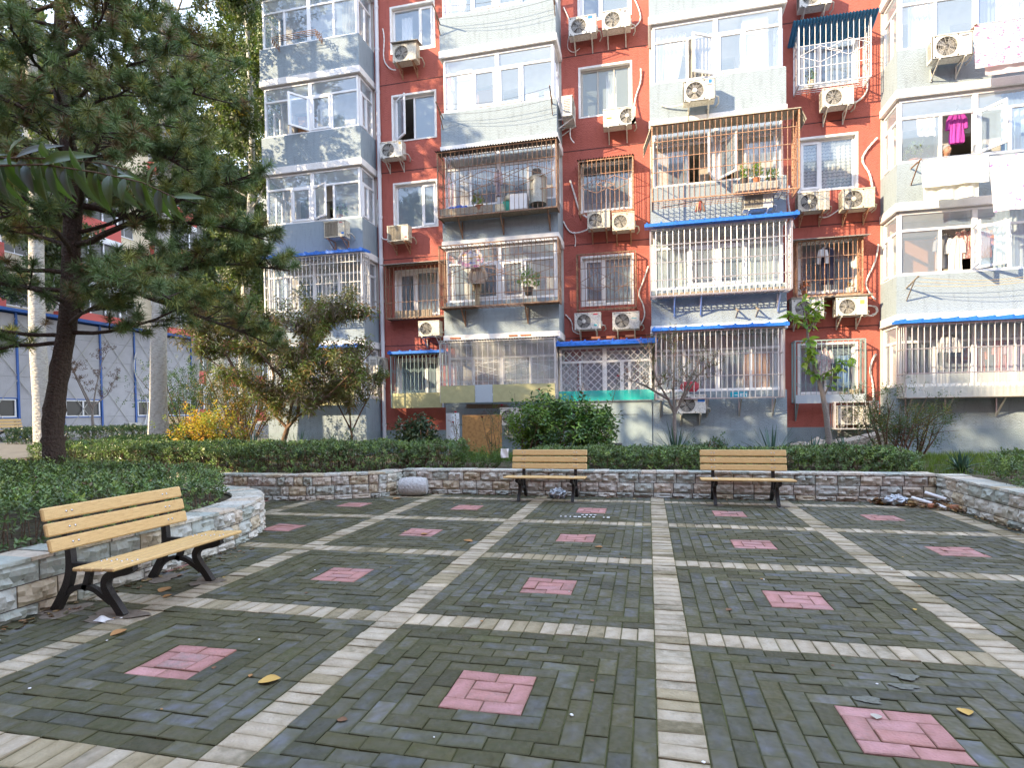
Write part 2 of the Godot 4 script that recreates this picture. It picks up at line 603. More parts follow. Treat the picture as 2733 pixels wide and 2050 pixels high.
func paving():
	var root := Node3D.new()
	root.name = "paving"
	add_child(root)
	tag(root, "", "", "", "structure")
	var plaza := PackedVector2Array([Vector2(4.15, 0.4), Vector2(4.15, -9.55), Vector2(-4.3, -9.55), Vector2(-4.4, -9.1), Vector2(-5.1, -8.7), Vector2(-5.7, -8.45), Vector2(-8.4, -8.5), Vector2(-12, -9.1), Vector2(-12, -7.5), Vector2(-7, -7.1), Vector2(-5.4, -6.8), Vector2(-4.75, -6.3), Vector2(-4.4, -5.6), Vector2(-4.4, 0.4)])
	var jm := tri_tex(mat("joint", Color(1, 1, 1), 1.0), ramp_tex(256, [Color(0.04, 0.042, 0.022), Color(0.08, 0.09, 0.022), Color(0.12, 0.13, 0.035)], 0.02, 0.2, 0.5, 51), 1.5)
	var jg := Geo.new()
	jg.quad(Vector3(-13, -0.008, 0.4), Vector3(4.2, -0.008, 0.4), Vector3(4.2, -0.008, -9.6), Vector3(-13, -0.008, -9.6))
	obj("joint_bed", jg, jm, root)
	var tex_dark := ramp_tex(1024, [Color(0.060, 0.060, 0.034), Color(0.076, 0.074, 0.050), Color(0.088, 0.087, 0.068), Color(0.104, 0.105, 0.098), Color(0.124, 0.131, 0.152)], 0.006, 0.07, 0.42, 52)
	var tex_moss := ramp_tex(1024, [Color(0.052, 0.055, 0.021), Color(0.066, 0.065, 0.034), Color(0.078, 0.075, 0.048), Color(0.096, 0.096, 0.084)], 0.007, 0.09, 0.45, 53)
	var tex_pale := ramp_tex(512, [Color(0.18, 0.155, 0.10), Color(0.30, 0.255, 0.185), Color(0.38, 0.322, 0.24), Color(0.42, 0.355, 0.265), Color(0.46, 0.388, 0.29)], 0.006, 0.1, 0.3, 54)
	var tex_pink := ramp_tex(512, [Color(0.28, 0.18, 0.165), Color(0.39, 0.20, 0.19), Color(0.43, 0.215, 0.205), Color(0.45, 0.23, 0.215)], 0.006, 0.12, 0.3, 55)
	var grain := bump_tex(512, 0.35, 2, 2.5, 56)
	var fam := []
	for f in 4:
		var list := []
		for k in 7:
			var s: float = [0.72, 0.84, 0.93, 1.0, 1.07, 1.16, 1.3][k]
			if f >= 2: s = lerpf(1.0, s, 0.55)
			var hue := R(-0.04, 0.04)
			var tone := Color(s * (1 + hue), s, s * (1 - hue))
			if f == 2 and k <= 1: tone = Color(0.74, 0.73, 0.62)
			var m := mat("paver_%d_%d" % [f, k], tone, 0.78)
			tri_tex(m, [tex_dark, tex_moss, tex_pale, tex_pink][f], [7.7, 6.9, 3.1, 3.3][f], grain, 0.35)
			m.vertex_color_use_as_albedo = true
			m.uv1_offset = Vector3(0.13 * k, 0, 0.29 * k)
			list.append(m)
		fam.append(list)
	var mh := []; var mv := []
	for k in 12:
		mh.append(brick_mesh(2 * GU, GV, k, 0 if k < 8 else 1)); mv.append(brick_mesh(GU, 2 * GV, k + 20, 0 if k < 8 else 1))
	var list := []   # [u, v, horizontal, family]
	var add := func(u: float, v: float, hor: bool, f: int):
		if Geometry2D.is_point_in_polygon(Vector2(GX(u), GZ(v)), plaza):
			list.append([u, v, hor, f])
	for ci in range(-7, 3):
		for cj in range(-3, 4):
			var u0 := ci * 18.0; var v0 := cj * 18.0
			for k in 18:                       # the cream strip that runs away from the viewer
				add.call(u0, v0 - 1 + k + 0.5, true, 2)
			for k in 16:                       # the cream strip across
				add.call(u0 + 1.5 + k, v0, false, 2)
			var cu := u0 + 9; var cv := v0 + 9
			for p in [[-1, 1.5, true], [1, 1.5, true], [-1, -1.5, true], [1, -1.5, true], [0, 0.5, true], [0, -0.5, true], [-1.5, 0, false], [1.5, 0, false]]:
				add.call(cu + p[0], cv + p[1], p[2], 3)
			for ring in range(1, 7):
				var h := 2 + ring          # half size of this ring
				for k in h:
					var o := -h + 1 + 2 * k
					add.call(cu + o, cv + h - 0.5, true, 0)
					add.call(cu + o, cv - h + 0.5, true, 0)
				for k in h - 1:
					var o := -h + 2 + 2 * k
					add.call(cu - h + 0.5, cv + o, false, 0)
					add.call(cu + h - 0.5, cv + o, false, 0)
	var eye := Vector2(-0.3, 0)
	list.sort_custom(func(a, b): return Vector2(GX(a[0]), GZ(a[1])).distance_squared_to(eye) < Vector2(GX(b[0]), GZ(b[1])).distance_squared_to(eye))
	var moss := FastNoiseLite.new()
	moss.seed = 4; moss.frequency = 0.55
	var count := {"dark_brick": 0, "cream_brick": 0, "pink_brick": 0}
	var rest := {}
	var fwd := Vector2(-0.228, -0.974); var side := Vector2(0.974, -0.228)
	for e in list:
		var x := GX(e[0]); var z := GZ(e[1])
		var f: int = e[3]
		if f == 0:
			var mo := moss.get_noise_2d(x, z) + R(-0.45, 0.45) - x * 0.09 - 0.05
			if z < -6.5: mo -= 0.15
			f = 1 if mo > 0.05 else 0
		var called: String = ["dark_brick", "dark_brick", "cream_brick", "pink_brick"][f]
		var mesh: Mesh = (mh if e[2] else mv)[rng.randi() % 8 if f < 2 else 8 + rng.randi() % 4]
		var m: Material = fam[f][clampi(int(rng.randfn(3.0, 1.6)), 0, 6)]
		var bas := Basis.from_euler(Vector3(R(-0.005, 0.005), R(-0.007, 0.007), R(-0.005, 0.005)))
		var xf := Transform3D(bas, Vector3(x, R(-0.0013, 0.0013), z))
		var d := Vector2(x, z)
		var depth := d.dot(fwd)
		var seen := depth > 1.5 and absf(d.dot(side)) < depth * 0.9 + 0.1
		if seen and count[called] < (300 if called == "dark_brick" else 260):
			count[called] += 1
			var o := obj(called, mesh, m, root)
			o.transform = xf
		else:
			var key := [called, mesh, m]
			if not rest.has(key): rest[key] = []
			rest[key].append(xf)
	# the smaller ones farther off: one stuff mesh for each colour
	for called in count:
		var by := {}
		var am := ArrayMesh.new()
		for key in rest:
			if key[0] == called:
				if not by.has(key[2]): by[key[2]] = []
				for xf in rest[key]: by[key[2]].append([key[1], xf])
		for m in by:
			var st := SurfaceTool.new()
			for q in by[m]:
				st.append_from(q[0], 0, q[1])
			st.set_material(m)
			st.commit(am)
		if am.get_surface_count():
			var o := MeshInstance3D.new()
			o.mesh = am
			o.name = numbered(called + "_field", root)
			root.add_child(o, true)
			o.set_meta("kind", "stuff")
	# white paint stencil, too worn to read
	var marks := thing("paint_stencil", "row of worn white paint marks on the dark paving before the middle bench", "paint marks")
	for k in 15:
		if k == 8: continue
		var pg := Geo.new()
		if k < 11:
			pg.box(Vector3(-1.13 + k * 0.062 + R(-0.004, 0.004), 0.006, -7.56 + R(-0.004, 0.004)), Vector3(R(0.016, 0.042), 0.002, R(0.04, 0.055)))
		else:
			pg.box(Vector3(-0.86 + (k - 11) * 0.055, 0.006, -7.70 + R(-0.01, 0.01)), Vector3(R(0.018, 0.035), 0.002, R(0.03, 0.06)))
		obj("paint_mark", pg, M.paper, marks)


func stone_mesh(sd: int) -> ArrayMesh:
	var nz := FastNoiseLite.new()
	nz.seed = sd * 13 + 5; nz.frequency = 3.1; nz.fractal_octaves = 3
	var tilt := Vector2(R(-0.05, 0.05), R(-0.06, 0.06))
	var cut := R(-0.2, 0.3)
	var p := func(i: int, j: int) -> Vector3:
		var x := i / 6.0 - 0.5; var y := j / 4.0 - 0.5
		var edge := i == 0 or j == 0 or i == 6 or j == 4
		var z := 0.0
		if not edge:
			z = 0.026 + nz.get_noise_2d(x * 2 + sd, y) * 0.040 + tilt.x * x * 0.4 + tilt.y * y * 0.4
			if y + x * 0.5 < cut - 0.25: z -= 0.018
			x += nz.get_noise_2d(x * 5, y * 5 + 9) * 0.05
			y += nz.get_noise_2d(x * 5 + 30, y * 5) * 0.06
			x *= 1.12; y *= 1.12
		return Vector3(x, y, z)
	var g := Geo.new()
	for j in 4:
		for i in 6:
			g.quad(p.call(i, j), p.call(i + 1, j), p.call(i + 1, j + 1), p.call(i, j + 1))
	for s in [[[0, 0], [6, 0]], [[6, 0], [6, 4]], [[6, 4], [0, 4]], [[0, 4], [0, 0]]]:
		var a: Vector3 = p.call(s[0][0], s[0][1]); var b: Vector3 = p.call(s[1][0], s[1][1])
		g.quad(a - Vector3(0, 0, 0.05), b - Vector3(0, 0, 0.05), b, a)
	return g.mesh()


var stones := []
var stone_mats := []
var cap_meshes := []


func stone_wall(called: String, label: String, path: Array, cap_in: float):
	# path runs so that the visible face lies to its right
	var root := thing(called, label, "planter wall")
	var pts := []
	var cum := [0.0]
	for p in path: pts.append(Vector2(p[0], p[1]))
	for i in pts.size() - 1: cum.append(cum[i] + pts[i].distance_to(pts[i + 1]))
	var total: float = cum[-1]
	var at := func(s: float) -> Array:
		var i := 0
		while i < pts.size() - 2 and cum[i + 1] < s: i += 1
		var d: Vector2 = (pts[i + 1] - pts[i]).normalized()
		var q: Vector2 = pts[i] + d * (s - cum[i])
		return [q, d]
	# mortar core
	var g := Geo.new()
	for i in pts.size() - 1:
		var d: Vector2 = (pts[i + 1] - pts[i]).normalized()
		var nn := Vector2(-d.y, d.x)     # to the right of travel, seen from above with z down
		var a: Vector2 = pts[i] - nn * 0.012; var b: Vector2 = pts[i + 1] - nn * 0.012
		var a2: Vector2 = pts[i] - nn * 0.25; var b2: Vector2 = pts[i + 1] - nn * 0.25
		g.quad(Vector3(a.x, -0.03, a.y), Vector3(b.x, -0.03, b.y), Vector3(b.x, 0.385, b.y), Vector3(a.x, 0.385, a.y))
		g.quad(Vector3(a.x, 0.385, a.y), Vector3(b.x, 0.385, b.y), Vector3(b2.x, 0.385, b2.y), Vector3(a2.x, 0.385, a2.y))
		g.quad(Vector3(b2.x, -0.03, b2.y), Vector3(a2.x, -0.03, a2.y), Vector3(a2.x, 0.385, a2.y), Vector3(b2.x, 0.385, b2.y))
	obj("mortar", g, M.mortar, root)
	var rows := [[-0.005, 0.073], [0.083, 0.226], [0.236, 0.380]]
	for r in 3:
		var s := -0.15 if r == 1 else -0.02
		while s < total - 0.02:
			var cur: Array = at.call(clampf(s + 0.1, 0, total))
			var cur2: Array = at.call(clampf(s + 0.32, 0, total))
			var l := R(0.27, 0.31) if cur[1].dot(cur2[1]) > 0.995 else R(0.14, 0.17)
			var s0 := maxf(s, 0.0); var s1 := minf(s + l, total)
			if total - s1 < 0.07: s1 = total
			if s1 - s0 > 0.04:
				var mid: Array = at.call((s0 + s1) * 0.5)
				var d: Vector2 = mid[1]
				var nn := Vector2(-d.y, d.x)
				var o := obj("stone", stones[rng.randi() % stones.size()], stone_mats[rng.randi() % stone_mats.size()], root)
				var bz := Vector3(nn.x, 0, nn.y)
				var bxx := Vector3(d.x, 0, d.y)
				o.transform = Transform3D(Basis(bxx * (s1 - s0 - 0.011), Vector3.UP * (rows[r][1] - rows[r][0]), bz * R(0.8, 1.15)), Vector3(mid[0].x, (rows[r][0] + rows[r][1]) * 0.5, mid[0].y))
			s = s1 if s1 > s else s + l
	# cap of flat stones, in uneven widths
	var s := 0.0
	while s < total - 0.01:
		var l := R(0.16, 0.30)
		if total - s - l < 0.12: l = total - s
		var a: Array = at.call(s); var b: Array = at.call(s + l - 0.006)
		var na := Vector2(-a[1].y, a[1].x); var nb := Vector2(-b[1].y, b[1].x)
		var cg := Geo.new()
		var y0 := 0.386; var y1 := R(0.412, 0.420)
		var fo := R(0.008, 0.03); var fo2 := fo + R(-0.01, 0.01)
		var q := []
		for e in [[a[0] + na * fo, 0], [b[0] + nb * fo2, 0], [b[0] - nb * cap_in, 1], [a[0] - na * cap_in, 1]]:
			q.append(e[0])
		var top := []
		var bot := []
		for k in 4:
			top.append(Vector3(q[k].x, y1 + R(-0.003, 0.003), q[k].y)); bot.append(Vector3(q[k].x, y0, q[k].y))
		cg.quad(top[0], top[1], top[2], top[3])
		for k in 4:
			var j := (k + 1) % 4
			cg.quad(bot[k], bot[j], top[j], top[k])
		obj("cap_stone", cg, stone_mats[rng.randi() % stone_mats.size()], root)
		s += l


func planter_walls():
	tri_tex(mat("mortar", Color(0.13, 0.115, 0.105), 1.0), M.mottle, 0.5)
	var veins := ramp_tex(512, [Color(0.74, 0.64, 0.56), Color(0.93, 0.93, 0.91), Color(1.0, 1.0, 1.0), Color(0.98, 0.92, 0.84)], 0.008, 0.07, 0.35, 61)
	for c in [Color(0.40, 0.42, 0.37), Color(0.52, 0.50, 0.43), Color(0.54, 0.47, 0.38), Color(0.45, 0.46, 0.42), Color(0.55, 0.53, 0.46), Color(0.38, 0.41, 0.37), Color(0.50, 0.46, 0.40), Color(0.51, 0.44, 0.32), Color(0.58, 0.56, 0.50)]:
		var m := mat("split_stone_%d" % stone_mats.size(), c, 0.85)
		tri_tex(m, veins, 1.3, M.coarse, 0.7)
		stone_mats.append(m)
	for k in 12: stones.append(stone_mesh(k))
	stone_wall("planter_wall", "long straight stone planter wall behind the two far benches", [[-4.2, -9.43], [4, -9.43]], 0.30)
	stone_wall("planter_wall", "stone planter wall running towards the viewer at the right, beside the litter heap", [[4, -9.43], [4, 0.3]], 0.32)
	stone_wall("planter_wall", "curving stone planter wall under the left hedge, beyond the rounded planter", [[-13, -9.25], [-10.2, -8.85], [-8.4, -8.42], [-7.3, -8.33], [-6, -8.31], [-5.65, -8.33], [-5.3, -8.4], [-5.07, -8.5], [-4.85, -8.6], [-4.6, -8.74], [-4.32, -8.88], [-4.24, -9.02], [-4.2, -9.43]], 0.30)
	stone_wall("planter_wall", "stone wall of the rounded planter behind the near bench", [[-4.25, 0.5], [-4.25, -4.5], [-4.26, -5.1], [-4.3, -5.4], [-4.38, -5.7], [-4.5, -6.02], [-4.65, -6.27], [-4.85, -6.5], [-5.1, -6.7], [-5.4, -6.86], [-5.8, -7], [-7, -7.2], [-13, -7.75]], 0.34)


# ---------------------------------------------------------------- the apartment block
func sill(k: int) -> float:
	return 1.85 + ST * (k - 1)


# A glazed unit in its own axes: x to the right from 0, y up from 0, z outwards. cols: [[x0, x1, opens (0 fixed, 1 hinge left, -1 hinge right), angle]], trans: height of the transom or 0
func window(parent: Node, at: Vector3, turn: float, w: float, h: float, cols: Array, trans: float, mull: Array, glass: Material = null, fm: Material = null) -> Node3D:
	var win := part("window", parent)
	win.transform = Transform3D(Basis(Vector3.UP, turn), at)
	if glass == null: glass = M.glass
	if fm == null: fm = M.frame_white
	var f := 0.055
	var g := Geo.new()
	g.cbox(Vector3(w / 2, f / 2, 0), Vector3(w, f, 0.06), 0.006)
	g.cbox(Vector3(w / 2, h - f / 2, 0), Vector3(w, f, 0.06), 0.006)
	g.cbox(Vector3(f / 2, h / 2, 0), Vector3(f, h - 2 * f, 0.06), 0.006)
	g.cbox(Vector3(w - f / 2, h / 2, 0), Vector3(f, h - 2 * f, 0.06), 0.006)
	for m in mull:
		g.cbox(Vector3(m, h / 2, 0.004), Vector3(0.11, h - 2 * f, 0.066), 0.006)
	if trans > 0:
		var xs := [f] + mull + [w - f]
		for i in xs.size() - 1:
			var a: float = xs[i] + (0.055 if i > 0 else 0.0)
			var b: float = xs[i + 1] - (0.055 if i < xs.size() - 2 else 0.0)
			g.cbox(Vector3((a + b) / 2, trans, 0.001), Vector3(b - a, 0.06, 0.06), 0.006)
	# posts between the lower lights
	for i in cols.size() - 1:
		var x: float = (cols[i][1] + cols[i + 1][0]) * 0.5
		var on := false
		for m in mull:
			if absf(m - x) < 0.08: on = true
		if not on:
			var t := (trans - 0.03) if trans > 0 else h - f
			g.cbox(Vector3(x, (f + t) / 2, 0.0), Vector3(maxf(0.04, cols[i + 1][0] - cols[i][1]), t - f, 0.058), 0.006)
	obj("frame", g, fm, win)
	if trans > 0:
		var xs := [f] + mull + [w - f]
		for i in xs.size() - 1:
			var a: float = xs[i] + (0.055 if i > 0 else 0.0)
			var b: float = xs[i + 1] - (0.055 if i < xs.size() - 2 else 0.0)
			pane(win, a, b, trans + 0.03, h - f, 0.0, glass)
	for c in cols:
		var y0 := f; var y1 := (trans - 0.03) if trans > 0 else h - f
		if c[2] == 0:
			pane(win, c[0], c[1], y0, y1, 0.0, glass)
			continue
		var s := Geo.new()
		var sw: float = c[1] - c[0]
		var q := 0.062
		s.cbox(Vector3(sw / 2, y0 + q / 2, 0), Vector3(sw, q, 0.05), 0.006)
		s.cbox(Vector3(sw / 2, y1 - q / 2, 0), Vector3(sw, q, 0.05), 0.006)
		s.cbox(Vector3(q / 2, (y0 + y1) / 2, 0), Vector3(q, y1 - y0 - 2 * q, 0.05), 0.006)
		s.cbox(Vector3(sw - q / 2, (y0 + y1) / 2, 0), Vector3(q, y1 - y0 - 2 * q, 0.05), 0.006)
		s.box(Vector3(sw - 0.03 if c[2] > 0 else 0.03, (y0 + y1) * 0.48, 0.032), Vector3(0.02, 0.11, 0.014))
		var ang: float = c[3]
		var xf := Transform3D(Basis(Vector3.UP, -ang), Vector3(c[0], 0, 0.03)) if c[2] > 0 else Transform3D(Basis(Vector3.UP, ang), Vector3(c[1], 0, 0.03)) * Transform3D(Basis.IDENTITY, Vector3(-sw, 0, 0))
		var so := obj("sash", s, fm, win)
		so.transform = xf
		var pg := Geo.new()
		pg.quad(Vector3(q, y0 + q, 0), Vector3(sw - q, y0 + q, 0), Vector3(sw - q, y1 - q, 0), Vector3(q, y1 - q, 0))
		var po := obj("pane", pg, glass, win)
		po.transform = xf
	return win


func pane(win: Node, a: float, b: float, y0: float, y1: float, z: float, m: Material):
	var g := Geo.new()
	g.quad(Vector3(a, y0, z), Vector3(b, y0, z), Vector3(b, y1, z), Vector3(a, y1, z))
	obj("pane", g, m, win)


func bay_window(parent: Node, x0: float, x1: float, k: int, style: int, ol := 0.0, orr := 0.0):
	var w := x1 - x0 - 0.16
	var h := 1.50
	var m := w / 2
	var cols := []
	if style == 0:      # wide fixed light outside, narrow sash next to the middle post
		cols = [[0.055, 0.84, 0, 0], [0.90, m - 0.055, -1, ol], [m + 0.055, w - 0.90, 1, orr], [w - 0.84, w - 0.055, 0, 0]]
	else:               # sliding leaves
		cols = [[0.055, 0.72, 0, 0], [0.78, m - 0.055, 0, 0], [m + 0.055, w - 0.78, 0, 0], [w - 0.72, w - 0.055, 0, 0]]
	window(parent, Vector3(x0 + 0.08, sill(k) + 0.015, ZB - 0.09), 0.0, w, h, cols, 1.07, [m])
	var d := ZB - ZR - 0.16
	var sc := [[0.055, 0.40, 1 if style == 0 else 0, 0.0], [0.46, d - 0.055, 0, 0]]
	window(parent, Vector3(x1 - 0.09, sill(k) + 0.015, ZB - 0.13), PI / 2, d, h, sc, 1.07, [])
	window(parent, Vector3(x0 + 0.09, sill(k) + 0.015, ZR + 0.03), -PI / 2, d, h, sc, 1.07, [])


const BAYS := [[-11.45, -8.14], [-5.65, -2.34], [0.11, 3.40], [5.84, 9.15]]
const REDS := [[-8.14, -5.65, -7.55, -6.18], [-2.34, 0.11, -1.81, -0.40], [3.40, 5.84, 3.92, 5.28], [9.15, 11.6, 9.7, 11.1]]
const TOPK := 6


func apartment_block():
	var b := thing("apartment_block", "long red and grey apartment block with white banded enclosed balconies", "building")
	var ytop := sill(TOPK) + 2.0
	# red strips with their openings
	for r in REDS:
		var g := Geo.new()
		var z0 := ZR - 0.24
		var y := 0.87
		g.bx(r[0], r[2], y, ytop, z0, ZR)
		g.bx(r[3], r[1], y, ytop, z0, ZR)
		for k in range(1, TOPK + 1):
			var s := sill(k) - 0.11
			g.bx(r[2], r[3], y, s, z0, ZR)
			y = s + 1.36
			if k == 1: y = s + 1.31
		g.bx(r[2], r[3], y, ytop, z0, ZR)
		obj("red_wall", g, M.red, b)
		var p := Geo.new()
		p.bx(r[0], r[1], -0.1, 0.87, z0, ZR + 0.004)
		obj("plinth", p, M.plinth, b)
		for k in range(1, TOPK + 1):
			var j := Geo.new()
			var yy := sill(k) + 1.64
			j.bx(r[0] + 0.02, r[1] - 0.02, yy - 0.013, yy + 0.013, ZR - 0.01, ZR + 0.003)
			obj("wall_joint", j, M.groove, b)
	# bays
	for bi in 4:
		var x0: float = BAYS[bi][0]; var x1: float = BAYS[bi][1]
		for k in range(1, TOPK + 1):
			var s := sill(k)
			var low := s - 0.93 if k > 1 else 0.845
			var g := Geo.new()
			var t := 0.13
			g.bx(x0, x1, low, s, ZB - t, ZB)
			g.bx(x0, x0 + t, low, s, ZR, ZB - t)
			g.bx(x1 - t, x1, low, s, ZR, ZB - t)
			obj("balcony_parapet", g, M.stucco, b)
			if k == 1:
				var pl := Geo.new()
				pl.bx(x0 - 0.004, x1 + 0.004, -0.1, 0.845, ZR, ZB + 0.004)
				obj("plinth", pl, M.plinth, b)
			else:
				var w := Geo.new()
				w.cbox(Vector3((x0 + x1) / 2, s - 1.03, (ZR + ZB) / 2 + 0.012), Vector3(x1 - x0 + 0.05, 0.2, ZB - ZR + 0.03), 0.008)
				obj("floor_band", w, M.white_band, b)
			var cs := Geo.new()
			cs.bx(x0 + 0.03, x1 - 0.03, s, s + 0.013, ZB - 0.125, ZB - 0.01)
			obj("window_sill", cs, M.frame_white, b)
			# plain strip between the frame head and the slab
			if k < 6:
				var hd := Geo.new()
				hd.bx(x0 + 0.04, x1 - 0.04, s + 1.515, s + 1.545, ZB - 0.15, ZB - 0.03)
				obj("window_head", hd, M.concrete_trim, b)
	# glazing: [bay, storey, style, left sash angle, right sash angle]
	for e in [[0, 1, 1], [0, 2, 1], [0, 3, 0, 0.0, 0.45], [0, 4, 0, 0.9, 0.0], [0, 5, 1],
			[1, 1, 1], [1, 2, 0, 0.0, 0.0], [1, 3, 1], [1, 4, 0, 0.0, 0.0], [1, 5, 0, 0.0, 0.0],
			[2, 1, 1], [2, 2, 0, 0.0, 0.0], [2, 3, 0, 1.25, 0.9], [2, 4, 0, 0.5, 0.0], [2, 5, 0, 0.0, 0.0],
			[3, 1, 1], [3, 2, 0, 1.35, 0.85], [3, 3, 0, 1.2, 1.05], [3, 4, 1], [3, 5, 0, 0.0, 0.0]]:
		bay_window(b, BAYS[e[0]][0], BAYS[e[0]][1], e[1], e[2], e[3] if e.size() > 3 else 0.0, e[4] if e.size() > 4 else 0.0)
	# windows in the red strips; the narrow leaf to the left or right
	for ri in 3:
		for k in range(1, TOPK):
			var x0: float = REDS[ri][2]; var x1: float = REDS[ri][3]
			var y := sill(k) - 0.11
			var h := 1.36 if k > 1 else 1.31
			# white plaster reveal
			var g := Geo.new()
			var zo := ZR + 0.012
			g.bx(x0 - 0.045, x0 + 0.012, y - 0.03, y + h + 0.045, ZR - 0.22, zo)
			g.bx(x1 - 0.012, x1 + 0.045, y - 0.03, y + h + 0.045, ZR - 0.22, zo)
			g.bx(x0 + 0.012, x1 - 0.012, y + h - 0.012, y + h + 0.045, ZR - 0.22, zo)
			g.bx(x0 + 0.012, x1 - 0.012, y - 0.03, y + 0.012, ZR - 0.22, zo)
			obj("window_surround", g, M.white_band, b)
			var w := x1 - x0 - 0.026
			var hh := h - 0.026
			var at := Vector3(x0 + 0.013, y + 0.013, ZR - 0.13)
			if ri == 0 and k == 4:
				window(b, at, 0, w, hh, [[0.055, 0.62, 1, 0.7], [0.68, w - 0.055, 0, 0]], 0, [])
			elif ri == 0 and k == 2:
				window(b, at, 0, w, hh, [[0.055, 0.58, 1, 0.0], [0.64, w - 0.055, 0, 0]], 0, [])
			elif ri == 0:
				window(b, at, 0, w, hh, [[0.055, 0.84, 0, 0], [0.88, w - 0.055, -1, 0.0]], 0, [])
			elif ri == 1 and k == 4:
				window(b, at, 0, w, hh, [[0.055, 0.46, 0, 0], [0.50, 0.92, 0, 0], [0.96, w - 0.055, 0, 0]], 0, [], M.glass_old, M.concrete_trim)
			elif ri == 1 and k == 3:
				window(b, at, 0, w, hh, [[0.055, 0.66, 0, 0], [0.70, w - 0.055, 0, 0]], 0, [])
			elif ri == 1:
				window(b, at, 0, w, hh, [[0.055, 0.58, 1, 0.0], [0.64, w - 0.055, 0, 0]], 0, [])
			elif k == 3 or k == 4:
				window(b, at, 0, w, hh, [[0.055, 0.50, 1, 0.0], [0.56, w - 0.055, 0, 0]], 0, [])
			else:
				window(b, at, 0, w, hh, [[0.055, 0.62, 0, 0], [0.68, w - 0.055, 0, 0]], 0, [])
	# inside: floors, back of the balconies with a door opening, cross walls, back wall, roof
	var fl := Geo.new()
	for k in range(1, TOPK + 2):
		fl.bx(-11.43, 14, sill(k) - 1.13, sill(k) - 0.95, -20.9, ZR - 0.002)
	obj("floor_slab", fl, M.ceiling, b)
	var iw := Geo.new()
	for bi in 4:
		var x0: float = BAYS[bi][0]; var x1: float = BAYS[bi][1]
		for k in range(1, TOPK + 1):
			var y0 := sill(k) - 0.93; var y1 := sill(k) + 1.54
			iw.bx(x0, x0 + 0.5, y0, y1, ZR - 0.24, ZR)
			iw.bx(x1 - 0.6, x1, y0, y1, ZR - 0.24, ZR)
			iw.bx(x0 + 0.5, x1 - 0.6, y0 + 2.1, y1, ZR - 0.24, ZR)
			iw.bx(x0 + 1.30, x0 + 1.55, y0, y0 + 2.1, ZR - 0.24, ZR)
			iw.bx(x0 + 1.55, x1 - 0.6, y0, y0 + 1.0, ZR - 0.24, ZR)
			iw.bx(x0 + 1.55, x1 - 0.6, y0 + 1.9, y0 + 2.1, ZR - 0.24, ZR)
			iw.bx(x1 - 1.05, x1 - 0.6, y0 + 1.0, y0 + 1.9, ZR - 0.24, ZR)
	for x in [-8.14, -5.65, -2.34, 0.11, 3.40, 5.84, 9.15]:
		iw.bx(x - 0.06, x + 0.06, -0.1, ytop, -20.9, ZR - 0.245)
	iw.bx(-11.43, 14, -0.1, ytop, -21.1, -20.9)
	obj("inner_wall", iw, M.inner_cream, b)
	var ends := Geo.new()
	ends.bx(-11.45, -11.2, -0.1, ytop, -21.0, ZR)
	ends.bx(11.6, 14.0, -0.1, ytop, ZR - 0.24, ZR)
	ends.bx(14.0, 14.2, -0.1, ytop, -21.1, ZR)
	obj("end_wall", ends, M.stucco, b)
	var rf := Geo.new()
	rf.bx(-11.7, 14.4, ytop, ytop + 0.25, -21.3, ZB + 0.25)
	rf.bx(-11.7, 14.4, ytop + 0.25, ytop + 0.8, ZB + 0.05, ZB + 0.25)
	obj("roof", rf, M.white_band, b)
	# rooms seen through the glass: timber doors and tall cupboards that stand on the enclosed balconies
	for e in [[0, 4], [1, 4], [2, 2], [2, 1], [3, 2], [1, 1]]:
		var g := Geo.new()
		var x0: float = BAYS[e[0]][0] + 0.56
		var y0 := sill(e[1]) - 0.93
		g.cbox(Vector3(x0 + 0.36, y0 + 1.02, ZR - 0.10), Vector3(0.72, 2.04, 0.05), 0.01)
		obj("door", g, M.door_wood, b)
	# kitchen lean-to on the ground floor between the second and third bays
	var kx0 := -2.38; var kx1 := 0.16
	var kw := Geo.new()
	kw.bx(kx0 + 0.05, kx1 - 0.06, -0.1, 1.62, ZB - 0.09, ZB + 0.03)
	kw.bx(kx0 + 0.05, kx1 - 0.06, 3.12, 3.2, ZB - 0.12, ZB + 0.03)
	obj("kitchen_wall", kw, M.render_smooth, b)
	var seam := Geo.new()
	seam.bx(-2.2, -0.25, 1.27, 1.282, ZB + 0.025, ZB + 0.034)
	obj("panel_seam", seam, M.seal, b)
	window(b, Vector3(kx0 + 0.04, 1.63, ZB - 0.03), 0, kx1 - kx0 - 0.1, 1.49, [[0.055, 0.53, 0, 0], [0.58, 1.16, 0, 0], [1.27, 1.62, 0, 0], [1.72, 1.83, 0, 0], [1.90, 2.385, 0, 0]], 1.08, [1.215])
	var kr := Geo.new()
	kr.sheet(60, 1, func(s: float, t: float): return Vector3(lerpf(kx0 - 0.02, kx1 + 0.02, s), lerpf(3.37, 3.24, t) + 0.018 * sin(s * 60), lerpf(ZR + 0.02, ZB + 0.12, t)))
	obj("kitchen_roof", kr, M.sheet_grey, b)
	awning(b, kx0 - 0.05, kx1 + 0.1, 3.28, 3.20, ZB + 0.04, ZB + 0.30, M.awning_blue)
	# loose bricks that hold the roof sheets down are parts of the roof
	for e in [[-1.36, 3.36], [-0.95, 3.36], [-0.46, 3.37]]:
		var g := Geo.new()
		g.cbox(Vector3(e[0], e[1], ZB - 0.1), Vector3(0.24, 0.06, 0.12), 0.006, Basis(Vector3.UP, R(-0.3, 0.3)))
		obj("brick", g, M.terracotta, b)


